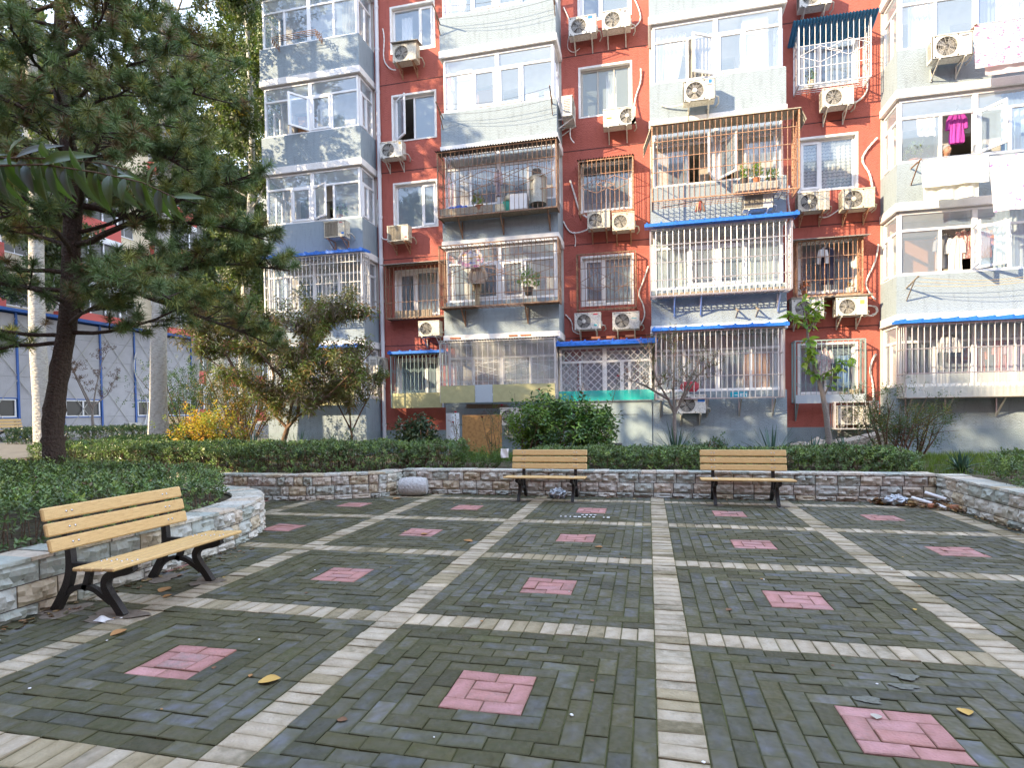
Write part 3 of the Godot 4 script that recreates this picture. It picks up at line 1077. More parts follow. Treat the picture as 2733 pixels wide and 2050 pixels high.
# a sloping sheet metal awning: sheet with a lip, and raised ribs
func awning(parent: Node, x0: float, x1: float, yb: float, yf: float, zb: float, zf: float, m: Material):
	var aw := part("awning", parent)
	var g := Geo.new()
	g.quad(Vector3(x0, yf, zf), Vector3(x1, yf, zf), Vector3(x1, yb, zb), Vector3(x0, yb, zb))
	g.quad(Vector3(x0, yb - 0.008, zb), Vector3(x1, yb - 0.008, zb), Vector3(x1, yf - 0.008, zf), Vector3(x0, yf - 0.008, zf))
	g.bx(x0, x1, yf - 0.075, yf + 0.004, zf, zf + 0.012)
	for e in [x0, x1]:
		g.quad(Vector3(e, yf - 0.075, zf), Vector3(e, yf, zf), Vector3(e, yb, zb), Vector3(e, yb - 0.06, zb))
	obj("sheet", g, m, aw)
	var n := int((x1 - x0) / 0.36)
	for i in n + 1:
		var x := lerpf(x0 + 0.06, x1 - 0.06, float(i) / n)
		var r := Geo.new()
		var w := 0.03
		var h := 0.035
		for k in 1:
			r.quad(Vector3(x - w * 0.5, yf + h, zf + 0.012), Vector3(x + w * 0.5, yf + h, zf + 0.012), Vector3(x + w * 0.5, yb + h, zb), Vector3(x - w * 0.5, yb + h, zb))
			r.quad(Vector3(x - w, yf, zf + 0.012), Vector3(x - w * 0.5, yf + h, zf + 0.012), Vector3(x - w * 0.5, yb + h, zb), Vector3(x - w, yb, zb))
			r.quad(Vector3(x + w * 0.5, yf + h, zf + 0.012), Vector3(x + w, yf, zf + 0.012), Vector3(x + w, yb, zb), Vector3(x + w * 0.5, yb + h, zb))
			r.quad(Vector3(x - w, yf, zf + 0.012), Vector3(x + w, yf, zf + 0.012), Vector3(x + w * 0.5, yf + h, zf + 0.012), Vector3(x - w * 0.5, yf + h, zf + 0.012))
		obj("rib", r, m, aw)


# ---------------------------------------------------------------- security cages in front of windows
# o: bar (spacing), rails [heights], mat, bm (bar material), roof, floor, diamonds, zigzag, top, sides, brackets, r (bar radius)
func cage(label: String, x0: float, x1: float, y0: float, y1: float, zf: float, zb: float, o: Dictionary) -> Node3D:
	var root := thing("security_cage", label, "window cage")
	var m: Material = o.get("mat", M.rust)
	var r: float = o.get("r", 0.008)
	var fr := Geo.new()
	var fw: float = o.get("fw", 0.028)
	for y in [y0, y1]:
		fr.bar(Vector3(x0, y, zf), Vector3(x1, y, zf), fw)
		fr.bar(Vector3(x0, y, zb), Vector3(x0, y, zf), fw)
		fr.bar(Vector3(x1, y, zb), Vector3(x1, y, zf), fw)
	for x in [x0, x1]:
		fr.bar(Vector3(x, y0, zf), Vector3(x, y1, zf), fw * 1.15)
		fr.bar(Vector3(x, y0, zb), Vector3(x, y1, zb), fw)
	obj("frame", fr, m, root)
	var g := Geo.new()
	var n := int(round((x1 - x0) / o.get("bar", 0.12)))
	for i in range(1, n):
		var x := lerpf(x0, x1, float(i) / n)
		g.tube([Vector3(x + R(-0.004, 0.004), y0, zf), Vector3(x + R(-0.004, 0.004), y1, zf)], r, 5, false)
	obj("grille", g, m, root)
	var ns := maxi(2, int(round((zf - zb) / o.get("bar", 0.12))))
	var sg := Geo.new()
	for x in [x0, x1]:
		for i in range(1, ns):
			var z := lerpf(zb, zf, float(i) / ns)
			sg.tube([Vector3(x, y0, z), Vector3(x, y1, z)], r, 5, false)
	for y in o.get("rails", []):
		sg.bar(Vector3(x0, y, zf + r), Vector3(x1, y, zf + r), r * 1.7)
		for x in [x0, x1]:
			sg.bar(Vector3(x, y, zb), Vector3(x, y, zf), r * 1.7)
	if o.get("topbars", true):
		var nt := int(round((x1 - x0) / 0.16))
		for i in range(1, nt):
			var x := lerpf(x0, x1, float(i) / nt)
			sg.bar(Vector3(x, y1, zb), Vector3(x, y1, zf), r * 1.3)
			if o.get("openfloor", false):
				sg.bar(Vector3(x, y0, zb), Vector3(x, y0, zf), r * 1.3)
		if o.get("openfloor", false):
			for i in range(1, 5):
				var z := lerpf(zb, zf, i / 5.0)
				sg.bar(Vector3(x0, y0, z), Vector3(x1, y0, z), r * 1.3)
	obj("side_grille", sg, m, root)
	if o.has("diamonds"):
		var dg := Geo.new()
		for d in o.diamonds:
			var c := Vector3(d[0], d[1], zf + r * 2.2)
			var q := [c + Vector3(-d[2], 0, 0), c + Vector3(0, d[3], 0), c + Vector3(d[2], 0, 0), c + Vector3(0, -d[3], 0)]
			for i in 4: dg.bar(q[i], q[(i + 1) % 4], r * 1.5)
		obj("diamond_ornament", dg, m, root)
	if o.has("zigzag"):
		var dg := Geo.new()
		for y in o.zigzag:
			for dy in [0.0, 0.05]:
				for i in n:
					var xa := lerpf(x0, x1, float(i) / n); var xb := lerpf(x0, x1, float(i + 1) / n)
					var up := 0.07 if i % 2 == 0 else 0.0
					dg.bar(Vector3(xa, y + dy + up, zf + r * 2), Vector3(xb, y + dy + 0.07 - up, zf + r * 2), r * 1.2)
		obj("zigzag_ornament", dg, m, root)
	if o.has("roof"):
		var rm: Material = o.roof
		var ov: float = o.get("over", 0.10)
		if o.get("corr", false):
			var cg := Geo.new()
			var wv := (x1 - x0 + 2 * ov) / 0.075
			var rise: float = o.get("rise", 0.16)
			cg.sheet(int(wv) * 6, 2, func(s: float, t: float): return Vector3(lerpf(x0 - ov, x1 + ov, s), y1 + 0.035 + lerpf(rise, 0.0, t) + 0.016 * sin(s * wv * TAU), lerpf(zb, zf + ov, t)))
			obj("corrugated_roof", cg, rm, root)
		elif o.get("flat", false):
			var fg := Geo.new()
			fg.box(Vector3((x0 + x1) / 2, y1 + 0.05, (zb + zf) / 2 + ov / 2), Vector3(x1 - x0 + 2 * ov, 0.018, zf - zb + ov), Basis(Vector3.RIGHT, 0.12))
			obj("roof_sheet", fg, rm, root)
		else:
			awning(root, x0 - ov, x1 + ov, y1 + 0.04 + o.get("rise", 0.13), y1 + 0.10, zb, zf + ov, rm)
	if o.has("floor"):
		var nb := int(round((x1 - x0) / 0.26))
		for i in nb:
			var a := lerpf(x0, x1, float(i) / nb); var b := lerpf(x0, x1, float(i + 1) / nb)
			if o.has("floor_gap") and a > o.floor_gap[0] and b < o.floor_gap[1]: continue
			var pg := Geo.new()
			pg.bx(a + 0.006, b - 0.006, y0 + 0.016, y0 + 0.034 + R(0, 0.006), zb + 0.01, zf - 0.02)
			obj("floor_board", pg, o.floor, root)
	for x in o.get("brackets", []):
		var bg := Geo.new()
		bg.bar(Vector3(x, y0 - 0.02, zf - 0.05), Vector3(x, y0 - 0.46, zb + 0.02), 0.03)
		bg.bar(Vector3(x, y0 - 0.02, zb + 0.02), Vector3(x, y0 - 0.48, zb + 0.02), 0.028)
		obj("bracket", bg, m, root)
	return root


func board(called: String, root: Node, x0: float, x1: float, y0: float, y1: float, z: float, m: Material, t := 0.012):
	var g := Geo.new()
	g.cbox(Vector3((x0 + x1) / 2, (y0 + y1) / 2, z), Vector3(x1 - x0, y1 - y0, t), 0.003)
	return obj(called, g, m, root)


func cages():
	var zf := ZB + 0.47
	var zr := ZR + 0.40
	# left bay
	var c: Node3D = cage("white barred cage under a blue awning on the leftmost bay, just above the brown tree", -11.12, -7.95, 4.30, 6.02, zf, ZB + 0.01, {"mat": M.bars_white, "bar": 0.125, "rails": [5.78, 5.2, 4.85], "roof": M.awning_blue, "rise": 0.10, "r": 0.010, "over": 0.06, "openfloor": true})
	c = cage("barred ground floor cage with yellow boards on the leftmost bay, mostly behind the brown tree", -11.1, -8.25, 1.72, 3.30, zf - 0.1, ZB + 0.01, {"mat": M.bars_white, "bar": 0.16, "rails": [2.6, 3.0], "roof": M.awning_blue, "rise": 0.08, "over": 0.08})
	for i in 3: board("panel", c, -11.08 + i * 0.93, -10.16 + i * 0.93, 1.66, 2.25, zf - 0.07, M.panel_yellow)
	# red strip A
	c = cage("rusty cage with a grey sheet canopy on the left red wall strip", -7.72, -5.86, 4.26, 5.86, zr, ZR, {"mat": M.rust, "bar": 0.13, "rails": [5.25, 4.75], "roof": M.sheet_grey, "flat": true, "over": 0.12, "floor": M.plank})
	board("board", c, -7.45, -6.25, 4.30, 4.5, zr - 0.05, M.plank)
	c = cage("green barred cage with yellow board and blue awning low on the left red wall strip", -7.60, -5.94, 1.58, 3.16, zr, ZR, {"mat": M.bars_green, "bar": 0.125, "rails": [], "zigzag": [2.62, 1.98], "roof": M.awning_blue, "rise": 0.02, "over": 0.07})
	board("panel", c, -7.58, -5.98, 1.55, 2.0, zr + 0.02, M.panel_yellow)
	board("panel", c, -5.95, -5.90, 1.55, 2.0, zr - 0.05, M.panel_grey, 0.2)
	# second bay
	c = cage("rusty cage crammed with household goods under a dark corrugated roof, on the second bay", -5.60, -2.30, 6.78, 8.55, zf, ZB + 0.01, {"mat": M.rust, "bar": 0.125, "rails": [8.1, 7.3], "roof": M.sheet_dark, "corr": true, "rise": 0.05, "over": 0.06, "floor": M.plank, "brackets": [-5.05, -3.85, -2.55], "diamonds": [[-4.75, 7.62, 0.75, 0.24], [-4.25, 7.72, 0.7, 0.22], [-3.35, 7.66, 0.75, 0.24], [-2.95, 7.74, 0.6, 0.2]]})
	board("board", c, -5.58, -4.05, 6.84, 7.02, zf - 0.04, M.plank)
	c = cage("rusty open topped cage with a chilli plant and a floral blouse, on the second bay", -5.60, -2.28, 4.30, 6.0, zf, ZB + 0.01, {"mat": M.rust, "bar": 0.12, "rails": [5.62, 4.95, 4.62], "floor": M.plank, "floor_gap": [-4.75, -3.3], "openfloor": true, "brackets": [-5.0, -3.2], "diamonds": [[-4.55, 5.2, 0.8, 0.22], [-3.9, 5.3, 0.75, 0.22], [-3.2, 5.2, 0.8, 0.22]]})
	c = cage("ground floor cage wrapped in clear plastic film over yellow boards on the second bay", -5.62, -2.40, 1.68, 3.34, zf, ZB + 0.01, {"mat": M.bars_white, "bar": 0.15, "rails": [2.75, 2.25], "roof": M.sheet_grey, "corr": true, "rise": 0.06, "over": 0.05, "r": 0.006, "diamonds": [[-4.8, 2.55, 0.8, 0.2], [-4.0, 2.6, 0.9, 0.2], [-3.2, 2.55, 0.75, 0.2]]})
	board("panel", c, -5.62, -4.62, 1.66, 2.14, zf + 0.025, M.panel_yellow)
	board("panel", c, -4.61, -4.12, 1.66, 2.14, zf + 0.03, M.panel_grey)
	board("panel", c, -4.11, -2.40, 1.66, 2.14, zf + 0.025, M.panel_yellow)
	var fg := Geo.new()
	fg.sheet(60, 14, func(s: float, t: float): return Vector3(lerpf(-5.63, -2.39, s), lerpf(2.13, 3.33, t), zf + 0.03 + 0.012 * sin(s * 70 + t * 5) * (0.4 + t) + 0.008 * sin(t * 21 + s * 9)))
	obj("plastic_film", fg, M.film, c)
	for e in [[-5.2, 0.3], [-3.55, 0.24], [-3.2, 0.3]]:
		var bg := Geo.new()
		bg.cbox(Vector3(e[0], 3.46, zf - 0.12), Vector3(e[1], 0.05, 0.11), 0.006)
		obj("brick", bg, M.terracotta, c)
	# red strip B
	c = cage("rusty cage with a small corrugated roof on the middle red wall strip", -1.83, -0.35, 6.88, 8.34, zr, ZR, {"mat": M.rust_pale, "bar": 0.125, "rails": [7.95], "roof": M.sheet_dark, "corr": true, "rise": 0.05, "over": 0.04, "diamonds": [[-1.33, 7.62, 0.48, 0.2], [-0.86, 7.66, 0.48, 0.2]]})
	c = cage("flat rusty cage over the second floor window of the middle red wall strip", -1.93, -0.30, 4.24, 5.80, zr - 0.14, ZR, {"mat": M.rust, "bar": 0.115, "rails": [5.4, 4.85, 4.5], "diamonds": [[-1.36, 5.0, 0.5, 0.28], [-0.86, 5.0, 0.5, 0.28]], "openfloor": true})
	# lattice over the kitchen window
	var lat := thing("diamond_lattice", "white diamond lattice with a green net strip over the ground floor kitchen window", "lattice")
	var lg := Geo.new()
	var st := 0.19
	var lx0 := -2.34; var lx1 := 0.12; var ly0 := 1.68; var ly1 := 3.12
	var k := 0
	while k * st < (lx1 - lx0) + (ly1 - ly0):
		var cc := k * st
		for s in [1.0, -1.0]:
			# lines x - lx0 = cc - (y - ly0) (and mirrored)
			var ya := maxf(0.0, cc - (lx1 - lx0)); var yb := minf(ly1 - ly0, cc)
			if yb - ya > 0.02:
				var xa := cc - ya; var xb := cc - yb
				var pa := Vector3(lx0 + xa if s > 0 else lx1 - xa, ly0 + ya, ZB + 0.10 + 0.006 * s)
				var pb := Vector3(lx0 + xb if s > 0 else lx1 - xb, ly0 + yb, ZB + 0.10 + 0.006 * s)
				lg.bar(pa, pb, 0.013, 0.006)
		k += 1
	obj("grille", lg, M.bars_white, lat)
	var ng := Geo.new()
	ng.sheet(20, 2, func(s: float, t: float): return Vector3(lerpf(-2.36, 0.15, s), lerpf(1.66, 1.93, t), ZB + 0.125 + 0.004 * sin(s * 40)))
	obj("net_strip", ng, M.netting, lat)
	# third bay
	c = cage("large rusty cage with beige sheets over open window leaves, on the third bay", 0.15, 3.53, 6.60, 8.46, zf + 0.23, ZB + 0.01, {"mat": M.rust_pale, "bar": 0.125, "rails": [8.05, 7.65, 7.3], "roof": M.sheet_beige, "flat": true, "over": 0.04, "openfloor": true})
	var fp := Geo.new()
	fp.sheet(30, 2, func(s: float, t: float): return Vector3(-0.06 + 0.20 * t, lerpf(7.95, 8.5, t) + 0.01, lerpf(ZB + 0.1, zf + 0.2, s)) + Vector3(0.01 * sin(s * 70), 0, 0))
	obj("side_flap", fp, M.sheet_beige, c)
	fp = Geo.new()
	fp.sheet(30, 2, func(s: float, t: float): return Vector3(3.56 + 0.14 * t, lerpf(8.5, 8.2, t) + 0.01, lerpf(ZB + 0.1, zf + 0.2, s)) + Vector3(0.01 * sin(s * 70), 0, 0))
	obj("side_flap", fp, M.sheet_grey, c)
	c = cage("stainless steel cage under a blue awning on the second floor of the third bay", 0.09, 3.42, 4.28, 5.98, zf, ZB + 0.01, {"mat": M.steel, "bar": 0.139, "rails": [5.56, 5.12, 4.68], "roof": M.awning_blue, "rise": 0.10, "r": 0.0115, "over": 0.14, "openfloor": true, "brackets": [0.68, 1.33, 3.18]})
	board("board", c, 0.2, 3.3, 4.31, 4.37, ZB + 0.2, M.plank, 0.3)
	c = cage("stainless steel ground floor cage with a blue number plate on the third bay", 0.21, 3.24, 1.66, 3.36, zf, ZB + 0.01, {"mat": M.steel, "bar": 0.132, "rails": [2.76, 2.22], "roof": M.awning_blue, "rise": 0.10, "r": 0.0115, "over": 0.10, "openfloor": true, "brackets": [0.32, 1.48, 2.26, 3.05]})
	# red strip C
	c = cage("white rust streaked cage under a blue corrugated roof on the right red wall strip", 3.80, 5.44, 9.58, 11.10, zr + 0.12, ZR, {"mat": M.bars_white, "bar": 0.128, "rails": [10.55, 10.0], "roof": M.roof_blue, "corr": true, "rise": -0.28, "over": 0.16, "diamonds": [[4.3, 10.3, 0.5, 0.2], [4.95, 10.4, 0.5, 0.2]], "openfloor": true})
	c = cage("rusty cage with grey canopy and dark trousers inside, on the right red wall strip", 3.78, 5.30, 4.26, 5.68, zr, ZR, {"mat": M.rust_pale, "bar": 0.108, "rails": [5.25, 4.66], "roof": M.sheet_grey, "flat": true, "over": 0.14, "floor": M.plank})
	board("shelf", c, 3.62, 5.52, 4.20, 4.24, ZR + 0.24, M.plank, 0.44)
	c = cage("pale green ground floor cage with zigzag bars behind the young lime green tree", 3.74, 5.38, 1.52, 3.12, zr - 0.05, ZR, {"mat": M.bars_green, "bar": 0.128, "rails": [], "zigzag": [2.62, 1.92], "brackets": [3.82]})
	board("panel", c, 3.74, 5.38, 1.50, 1.72, zr - 0.03, M.panel_grey)
	c = cage("small white barred cage round the lowest air conditioner of the right red wall strip", 4.62, 5.60, 0.84, 1.52, zr + 0.16, ZR, {"mat": M.bars_white, "bar": 0.14, "rails": [], "openfloor": true})
	# right bay
	c = cage("stainless steel ground floor cage with cloudy plastic sheeting below on the right hand bay", 5.86, 9.3, 1.60, 3.28, zf, ZB + 0.01, {"mat": M.steel, "bar": 0.128, "rails": [2.72, 2.15], "roof": M.awning_blue, "rise": 0.10, "r": 0.0125, "over": 0.12, "brackets": [6.02, 6.86, 7.9]})
	fg = Geo.new()
	fg.sheet(30, 4, func(s: float, t: float): return Vector3(lerpf(5.85, 9.3, s), lerpf(1.58, 2.13, t), zf + 0.03 + 0.008 * sin(s * 30 + t * 4)))
	obj("plastic_film", fg, M.film_pale, c)
	fg = Geo.new()
	fg.sheet(6, 4, func(s: float, t: float): return Vector3(5.84, lerpf(1.58, 2.1, t), lerpf(ZB + 0.03, zf + 0.03, s)))
	obj("plastic_film", fg, M.film_pale, c)
	board("floor", c, 5.9, 9.3, 1.56, 1.60, ZB + 0.24, M.plank, 0.44)


# ---------------------------------------------------------------- other buildings
func neighbours():
	# site hut: white sandwich panels in blue steel posts, two storeys, its long side along z
	var hx := -24.8
	tri_tex(mat("hut_panel", Color(0.44, 0.44, 0.47), 0.6), M.mottle, 5.0, M.fine, 0.1)
	mat("hut_blue", Color(0.02, 0.10, 0.36), 0.5)
	mat("hut_dark", Color(0.02, 0.022, 0.025), 0.3)
	var hut := thing("site_hut", "two storey white panel site hut with blue steel posts behind the white tree trunks", "hut")
	var zs := []
	for i in 10: zs.append(-10.99 - 1.84 * (i))
	# panels between the posts
	for i in 9:
		var z0: float = zs[i + 1]; var z1: float = zs[i]
		var has: bool = i in [1, 3, 5, 7, 8]
		var ys := [0.5, 1.45, 2.2, 3.1, 4.0, 4.9, 5.62]
		for k in 6:
			var g := Geo.new()
			var y0: float = ys[k]; var y1: float = ys[k + 1]
			if has and k == 1:
				g.bx(hx - 0.06, hx + R(0, 0.012), 1.25 + 0.2, 1.26 + 0.2, z0 + 0.04, z1 - 0.04)
			else:
				g.bx(hx - 0.06, hx + R(0.0, 0.014), y0 + 0.004, y1 - 0.004, z0 + 0.03, z1 - 0.03)
			obj("panel", g, M.hut_panel, hut)
		if has:
			var w := part("window", hut)
			var f := Geo.new()
			var a := z0 + 0.1; var b := z1 - 0.1
			var y0 := 1.46; var y1 := 2.19
			f.bx(hx - 0.05, hx + 0.03, y0, y0 + 0.05, a, b); f.bx(hx - 0.05, hx + 0.03, y1 - 0.05, y1, a, b)
			f.bx(hx - 0.05, hx + 0.03, y0 + 0.05, y1 - 0.05, a, a + 0.05); f.bx(hx - 0.05, hx + 0.03, y0 + 0.05, y1 - 0.05, b - 0.05, b)
			f.bx(hx - 0.05, hx + 0.03, y0 + 0.05, y1 - 0.05, (a + b) / 2 - 0.03, (a + b) / 2 + 0.03)
			obj("frame", f, M.frame_white, w)
			for e in [[a + 0.05, (a + b) / 2 - 0.03], [(a + b) / 2 + 0.03, b - 0.05]]:
				var pg := Geo.new()
				pg.bx(hx - 0.04, hx - 0.02, y0 + 0.05, y1 - 0.05, e[0], e[1])
				obj("pane", pg, M.hut_dark, w)
			var tr := Geo.new()
			for y in [y0 - 0.05, y1 + 0.01]:
				tr.bx(hx, hx + 0.04, y, y + 0.045, z0 + 0.04, z1 - 0.04)
			obj("rail", tr, M.hut_blue, hut)
		var xb := Geo.new()
		for e in [[0.6, 3.0], [3.1, 5.5]]:
			xb.bar(Vector3(hx + 0.04, e[0], z0), Vector3(hx + 0.04, e[1], z1), 0.016)
			xb.bar(Vector3(hx + 0.05, e[0], z1), Vector3(hx + 0.05, e[1], z0), 0.016)
		obj("brace", xb, M.ac_wire, hut)
	for z in zs:
		var g := Geo.new()
		g.bx(hx - 0.05, hx + 0.06, 0.5, 5.66, z - 0.04, z + 0.04)
		obj("post", g, M.hut_blue, hut)
	var rg := Geo.new()
	rg.bx(hx - 6.0, hx + 0.35, 5.68, 5.80, zs[9] - 0.2, zs[0] + 0.2)
	obj("roof", rg, M.hut_blue, hut)
	var eg := Geo.new()
	eg.bx(hx - 5.9, hx - 0.1, 0.5, 5.66, zs[9] - 0.03, zs[9] + 0.03)
	eg.bx(hx - 5.9, hx - 0.1, 0.5, 5.66, zs[0] - 0.03, zs[0] + 0.03)
	eg.bx(hx - 5.9, hx - 5.8, 0.5, 5.66, zs[9], zs[0])
	obj("end_wall", eg, M.hut_panel, hut)
	var hg := Geo.new()
	var hp := []
	for i in 14:
		var t := i / 13.0
		hp.append(Vector3(hx + 0.1, lerpf(4.6, 0.8, t), -23.9 + 0.25 * sin(t * 7.0) - 0.5 * t))
	hg.tube(hp, 0.025, 6)
	obj("drain_hose", hg, M.hose_white, hut)
	var kg := Geo.new()
	kg.cbox(Vector3(-22.6, 0.72, -21.5), Vector3(0.25, 0.24, 6.5), 0.02)
	tag(obj("kerb_block", kg, M.concrete_trim), "low grey concrete kerb in front of the white site hut", "kerb")

	# cream and red block farther back, its long side along z, bays with their sunny ends towards the viewer
	mat("far_cream", Color(0.62, 0.54, 0.38), 0.9)
	mat("far_red", Color(0.50, 0.10, 0.08), 0.9)
	var fx := -34.0
	var blk := thing("apartment_block", "cream and red apartment block glimpsed between the trees behind the site hut", "building")
	var zz0 := -60.0; var zz1 := -4.0
	var g := Geo.new()
	g.bx(fx - 11, fx, 0, 22, zz0, zz1)
	obj("wall", g, M.far_cream, blk)
	g = Geo.new()
	g.bx(fx - 11.3, fx + 0.4, 22, 22.5, zz0 - 0.3, zz1 + 0.3)
	obj("roof", g, M.white_band, blk)
	for bi in 8:
		var zc := -8.0 - bi * 7.0
		for k in 7:
			var y := 0.9 + k * 2.9
			var pg := Geo.new()
			pg.bx(fx, fx + 1.4, y, y + 1.0, zc - 1.7, zc + 1.7)
			obj("balcony_parapet", pg, M.far_red, blk)
			pg = Geo.new()
			pg.bx(fx, fx + 1.3, y + 1.0, y + 2.55, zc - 1.62, zc - 1.55)
			pg.bx(fx, fx + 1.3, y + 1.0, y + 2.55, zc + 1.55, zc + 1.62)
			pg.bx(fx, fx + 1.45, y + 2.55, y + 2.9, zc - 1.75, zc + 1.75)
			obj("balcony_end", pg, M.white_band, blk)
			var w := part("window", blk)
			var wf := Geo.new()
			for q in 4:
				wf.bx(fx + 1.22, fx + 1.32, y + 1.0, y + 2.55, zc - 1.55 + q * 1.0, zc - 1.48 + q * 1.0)
			obj("frame", wf, M.frame_white, w)
			var wp := Geo.new()
			wp.bx(fx + 1.2, fx + 1.24, y + 1.0, y + 2.55, zc - 1.5, zc + 1.5)
			obj("pane", wp, M.hut_dark, w)
			var w2 := part("window", blk)
			wf = Geo.new()
			wf.bx(fx, fx + 0.05, y + 0.9, y + 2.4, zc - 3.9, zc - 2.5)
			obj("frame", wf, M.frame_white, w2)
			wp = Geo.new()
			for q in 2: wp.bx(fx + 0.05, fx + 0.07, y + 0.97, y + 2.33, zc - 3.83 + q * 0.66, zc - 3.23 + q * 0.66)
			obj("pane", wp, M.hut_dark, w2)

	# the block on the viewer's side of the court, which keeps the plaza in shade
	var own := thing("apartment_block", "apartment block on the viewer's side of the court", "building")
	g = Geo.new()
	g.bx(-27.5, 32.0, -0.1, 17.2, 9.0, 20.0)
	obj("wall", g, M.red, own)
	g = Geo.new()
	g.bx(-27.9, 32.4, 17.2, 17.7, 8.6, 20.4)
	obj("roof", g, M.white_band, own)
	for bi in 9:
		for k in 6:
			var w := part("window", own)
			var x := -25.5 + bi * 6.2
			var wf := Geo.new()
			wf.bx(x, x + 1.6, sill(k + 1) - 0.1, sill(k + 1) + 1.35, 8.95, 9.0)
			obj("frame", wf, M.frame_white, w)
			var wp := Geo.new()
			wp.bx(x + 0.07, x + 0.77, sill(k + 1) - 0.03, sill(k + 1) + 1.28, 8.93, 8.95)
			wp.bx(x + 0.83, x + 1.53, sill(k + 1) - 0.03, sill(k + 1) + 1.28, 8.93, 8.95)
			obj("pane", wp, M.hut_dark, w)


# ---------------------------------------------------------------- benches
func bench_frame() -> ArrayMesh:
	var g := Geo.new()
	var sd := Vector3(1, 0, 0)
	var cur := func(p: Array) -> Array:
		var c := Curve3D.new()
		for i in p.size():
			var t := Vector3.ZERO
			if i > 0 and i < p.size() - 1:
				t = (Vector3(0, p[i + 1][1], p[i + 1][0]) - Vector3(0, p[i - 1][1], p[i - 1][0])) * 0.2
			c.add_point(Vector3(0, p[i][1], p[i][0]), -t, t)
		c.bake_interval = 0.02
		return Array(c.get_baked_points())
	# back leg and upright
	g.strip(cur.call([[-0.30, 0.0], [-0.235, 0.10], [-0.17, 0.22], [-0.145, 0.36], [-0.165, 0.54], [-0.215, 0.745]]), 0.062, 0.044, sd, 0.72)
	# front leg: an S that curls forward under the seat
	g.strip(cur.call([[0.30, 0.0], [0.245, 0.075], [0.185, 0.15], [0.155, 0.215], [0.185, 0.275], [0.27, 0.305], [0.345, 0.318], [0.40, 0.352]]), 0.058, 0.044, sd, 0.85)
	g.strip(cur.call([[0.27, 0.312], [0.33, 0.322], [0.385, 0.352]]), 0.05, 0.043, sd)
	# arch between the legs and the strut above it
	g.strip(cur.call([[-0.245, 0.085], [-0.16, 0.155], [-0.06, 0.188], [0.05, 0.178], [0.13, 0.135], [0.20, 0.09]]), 0.036, 0.036, sd)
	g.strip(cur.call([[-0.03, 0.17], [0.0, 0.24], [0.025, 0.33]]), 0.042, 0.036, sd)
	# bearer under the slats
	g.strip([Vector3(0, 0.348, -0.15), Vector3(0, 0.352, 0.10), Vector3(0, 0.358, 0.41)], 0.022, 0.042, sd)
	return g.mesh()


func bench(label: String, at: Vector3, turn: float) -> Node3D:
	var b := thing("park_bench", label, "bench", at, turn, "slatted benches round the plaza")
	var fm := bench_frame()
	for x in [-0.42, 0.42]:
		var o := obj("frame", fm, M.cast_iron, b)
		o.position.x = x
	var bg := Geo.new()
	bg.lathe(Vector3.ZERO, [Vector2(0.0085, 0), Vector2(0.008, 0.003), Vector2(0.005, 0.0055), Vector2(0, 0.007)], 8)
	var bm := bg.mesh()
	var back := Geo.new()
	back.cbox(Vector3.ZERO, Vector3(1.21, 0.092, 0.032), 0.009)
	var backm := back.mesh()
	var seat := Geo.new()
	seat.cbox(Vector3.ZERO, Vector3(1.25, 0.026, 0.078), 0.007)
	var seatm := seat.mesh()
	var lean := atan2(0.05, 0.205)
	var slats := []
	for i in 3:
		var y := 0.452 + i * 0.107 + 0.06
		var zc := lerpf(-0.152, -0.215, (y - 0.49) / 0.255) + 0.046
		slats.append(["back_slat", backm, Transform3D(Basis(Vector3.RIGHT, -lean * 0.9), Vector3(0, y, zc)), 1])
	for i in 4:
		slats.append(["seat_slat", seatm, Transform3D(Basis(Vector3.RIGHT, -0.035), Vector3(0, 0.372 + i * 0.0035, 0.145 + i * 0.0875)), 0])
	for s in slats:
		var o := obj(s[0], s[1], M.bench_wood, b)
		o.transform = s[2]
		for x in [-0.42, 0.42]:
			for dx in [-0.021, 0.021]:
				var bo := obj("bolt", bm, M.bolt, o)
				if s[3] == 1:
					bo.transform = Transform3D(Basis(Vector3.RIGHT, PI / 2), Vector3(x + dx, 0, 0.0155))
				else:
					bo.position = Vector3(x + dx, 0.0125, 0)
	return b


func benches():
	var b := bench("nearest slatted bench with black iron frames, against the rounded stone planter", Vector3(-3.88, 0, -3.72), PI / 2)
	dup(b, "slatted bench by the far wall with a scrap of white paper at its left end", Vector3(-1.55, 0, -9.06), 0.0)
	dup(b, "slatted bench by the far wall below the third bay, right of the two far benches", Vector3(1.36, 0, -9.06), -0.02)
	dup(b, "yellow bench before the site hut, half behind the pine trunk", Vector3(-21.6, 0.62, -15.6), PI / 2 + 0.05)
	dup(b, "yellow bench before the site hut, behind the right hand white trunk", Vector3(-19.6, 0.62, -21.2), PI / 2)


# ---------------------------------------------------------------- air conditioners
var fan_mesh: Mesh
var ring_mesh: Mesh

